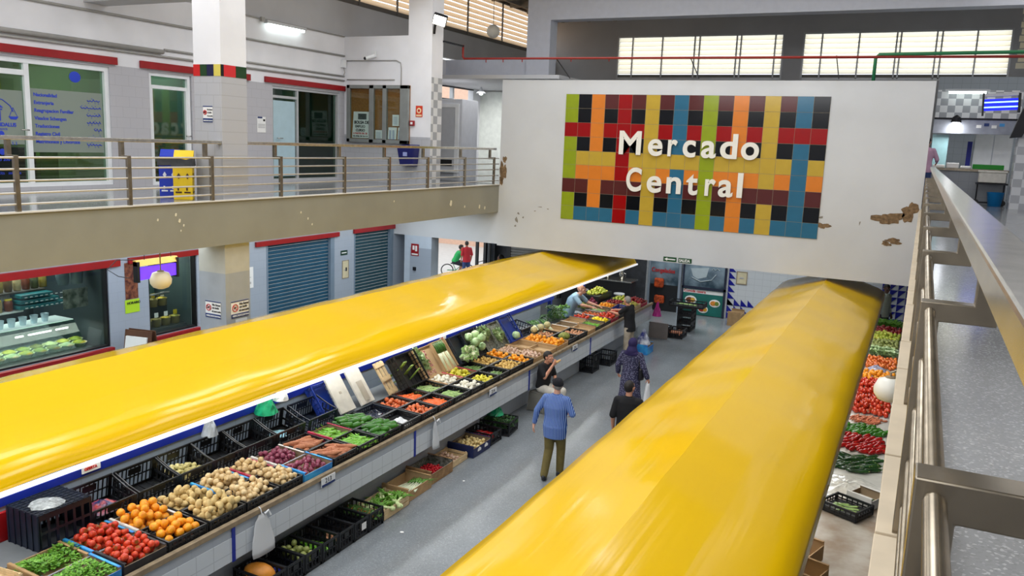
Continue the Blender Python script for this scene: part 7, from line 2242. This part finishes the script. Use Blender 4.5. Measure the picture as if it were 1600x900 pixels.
# twisted louvre strip at the far right edge
m = MB()
for k in range(9): m.cbox((2.25 + .04 * (k % 2), 29.9, 8.3 + .2 * k), (.26, .1, .16), None)
tag(m.build('vertical_louvre', LOUVW), 'edge of a pale louvre panel at the far upper right', 'louvre')
# fill lights added to brighten the lower floor and galleries, battens under the awnings
def batten(label, x, y0, y1, z, power, col=(1, 1, 1)):
    t = thing('added_batten', label, 'lamp', (x, y0, z))
    MB().box(-.05, 0, .02, .05, y1 - y0, .06).build('housing', ALU, t)
    m = MB(); m.tube([(0, .03, 0), (0, y1 - y0 - .03, 0)], .018, 6); m.build('tube', TUBE, t)
    area('batten_fill', (x, (y0 + y1) / 2, z - .05), (0, 0, 0), .2, y1 - y0, power, col)


batten('added fill batten under the left awning at the near part of the counter', -8.05, 1.0, 8.0, 2.24, 55, (.97, .99, 1))
batten('added fill batten under the left awning along the middle of the counter', -8.05, 8.2, 15.4, 2.24, 60, (.97, .99, 1))
batten('added fill batten under the left awning at the far part of the counter', -8.05, 15.6, 22.6, 2.24, 55, (.97, .99, 1))
batten('added fill batten under the right awning above the tomatoes', -1.0, 8.5, 16.0, 2.02, 45)
batten('added fill batten under the right awning above the far fruit', -1.0, 16.2, 22.4, 2.02, 45)
area('left_soffit_fill', (-12.3, 12, 3.45), (0, 0, 0), 2.5, 16, 330, (.88, .95, 1))  # unseen fill added under the left gallery slab
area('far_hall_fill', (-5.0, 25.2, 3.4), (0, 0, 0), 7, 2, 110, (.95, .99, 1), 2.4)  # unseen fill added over the far end of the aisle
area('left_gallery_fill', (-11.6, 8, 8.9), (0, -.5, 0), 1.2, 18, 330, (.96, .98, 1))  # unseen fill added to lift the upper left wall
area('kiosk_fill', (-12.2, 23, 7.0), (0, 0, 0), 2.5, 4, 60)  # unseen fill added around the service cabinet
area('right_gallery_fill', (3, 20, 9.5), (0, 0, 0), 4, 16, 160)  # unseen fill added above the right gallery
# ================================================================== LIGHT AND CAMERA
wd = bpy.data.worlds.new('sky'); SC.world = wd; wd.use_nodes = True
bg = wd.node_tree.nodes['Background']
bg.inputs['Color'].default_value = (.90, .95, 1., 1); bg.inputs['Strength'].default_value = 1.9


# daylight through the skylight over the hall
for xa, xb in SKX:      # daylight through each skylight pane
    for ya, yb in SKY:
        area('skylight_daylight', ((xa + xb) / 2, (ya + yb) / 2, 10.39), (0, 0, 0), xb - xa, yb - ya, 96, (.97, .985, 1.))
area('front_fill_light', (-5, -4.9, 8.78), (PI / 2, 0, 0), 12.2, 1.4, 330, (.96, .98, 1.))  # fill light added behind the camera, no opening in the wall there
cd = bpy.data.cameras.new('camera'); cam = bpy.data.objects.new('camera', cd); COL.objects.link(cam)
cd.sensor_width = 36; cd.lens = 1288.782 / 1600 * 36; cd.clip_start = .02; cd.clip_end = 200
R = Matrix(((0.8950152, -0.1109551, 0.4320148), (0.4443647, 0.1380484, -0.8851456), (0.0385724, 0.9841908, 0.1728599)))
cam.matrix_world = Matrix.Translation((0, 0, H_CAM)) @ R.to_4x4()
SC.camera = cam
SC.view_settings.view_transform = 'Standard'; SC.view_settings.look = 'None'
SC.view_settings.gamma = 1; SC.view_settings.use_curve_mapping = False; SC.view_settings.exposure = 0
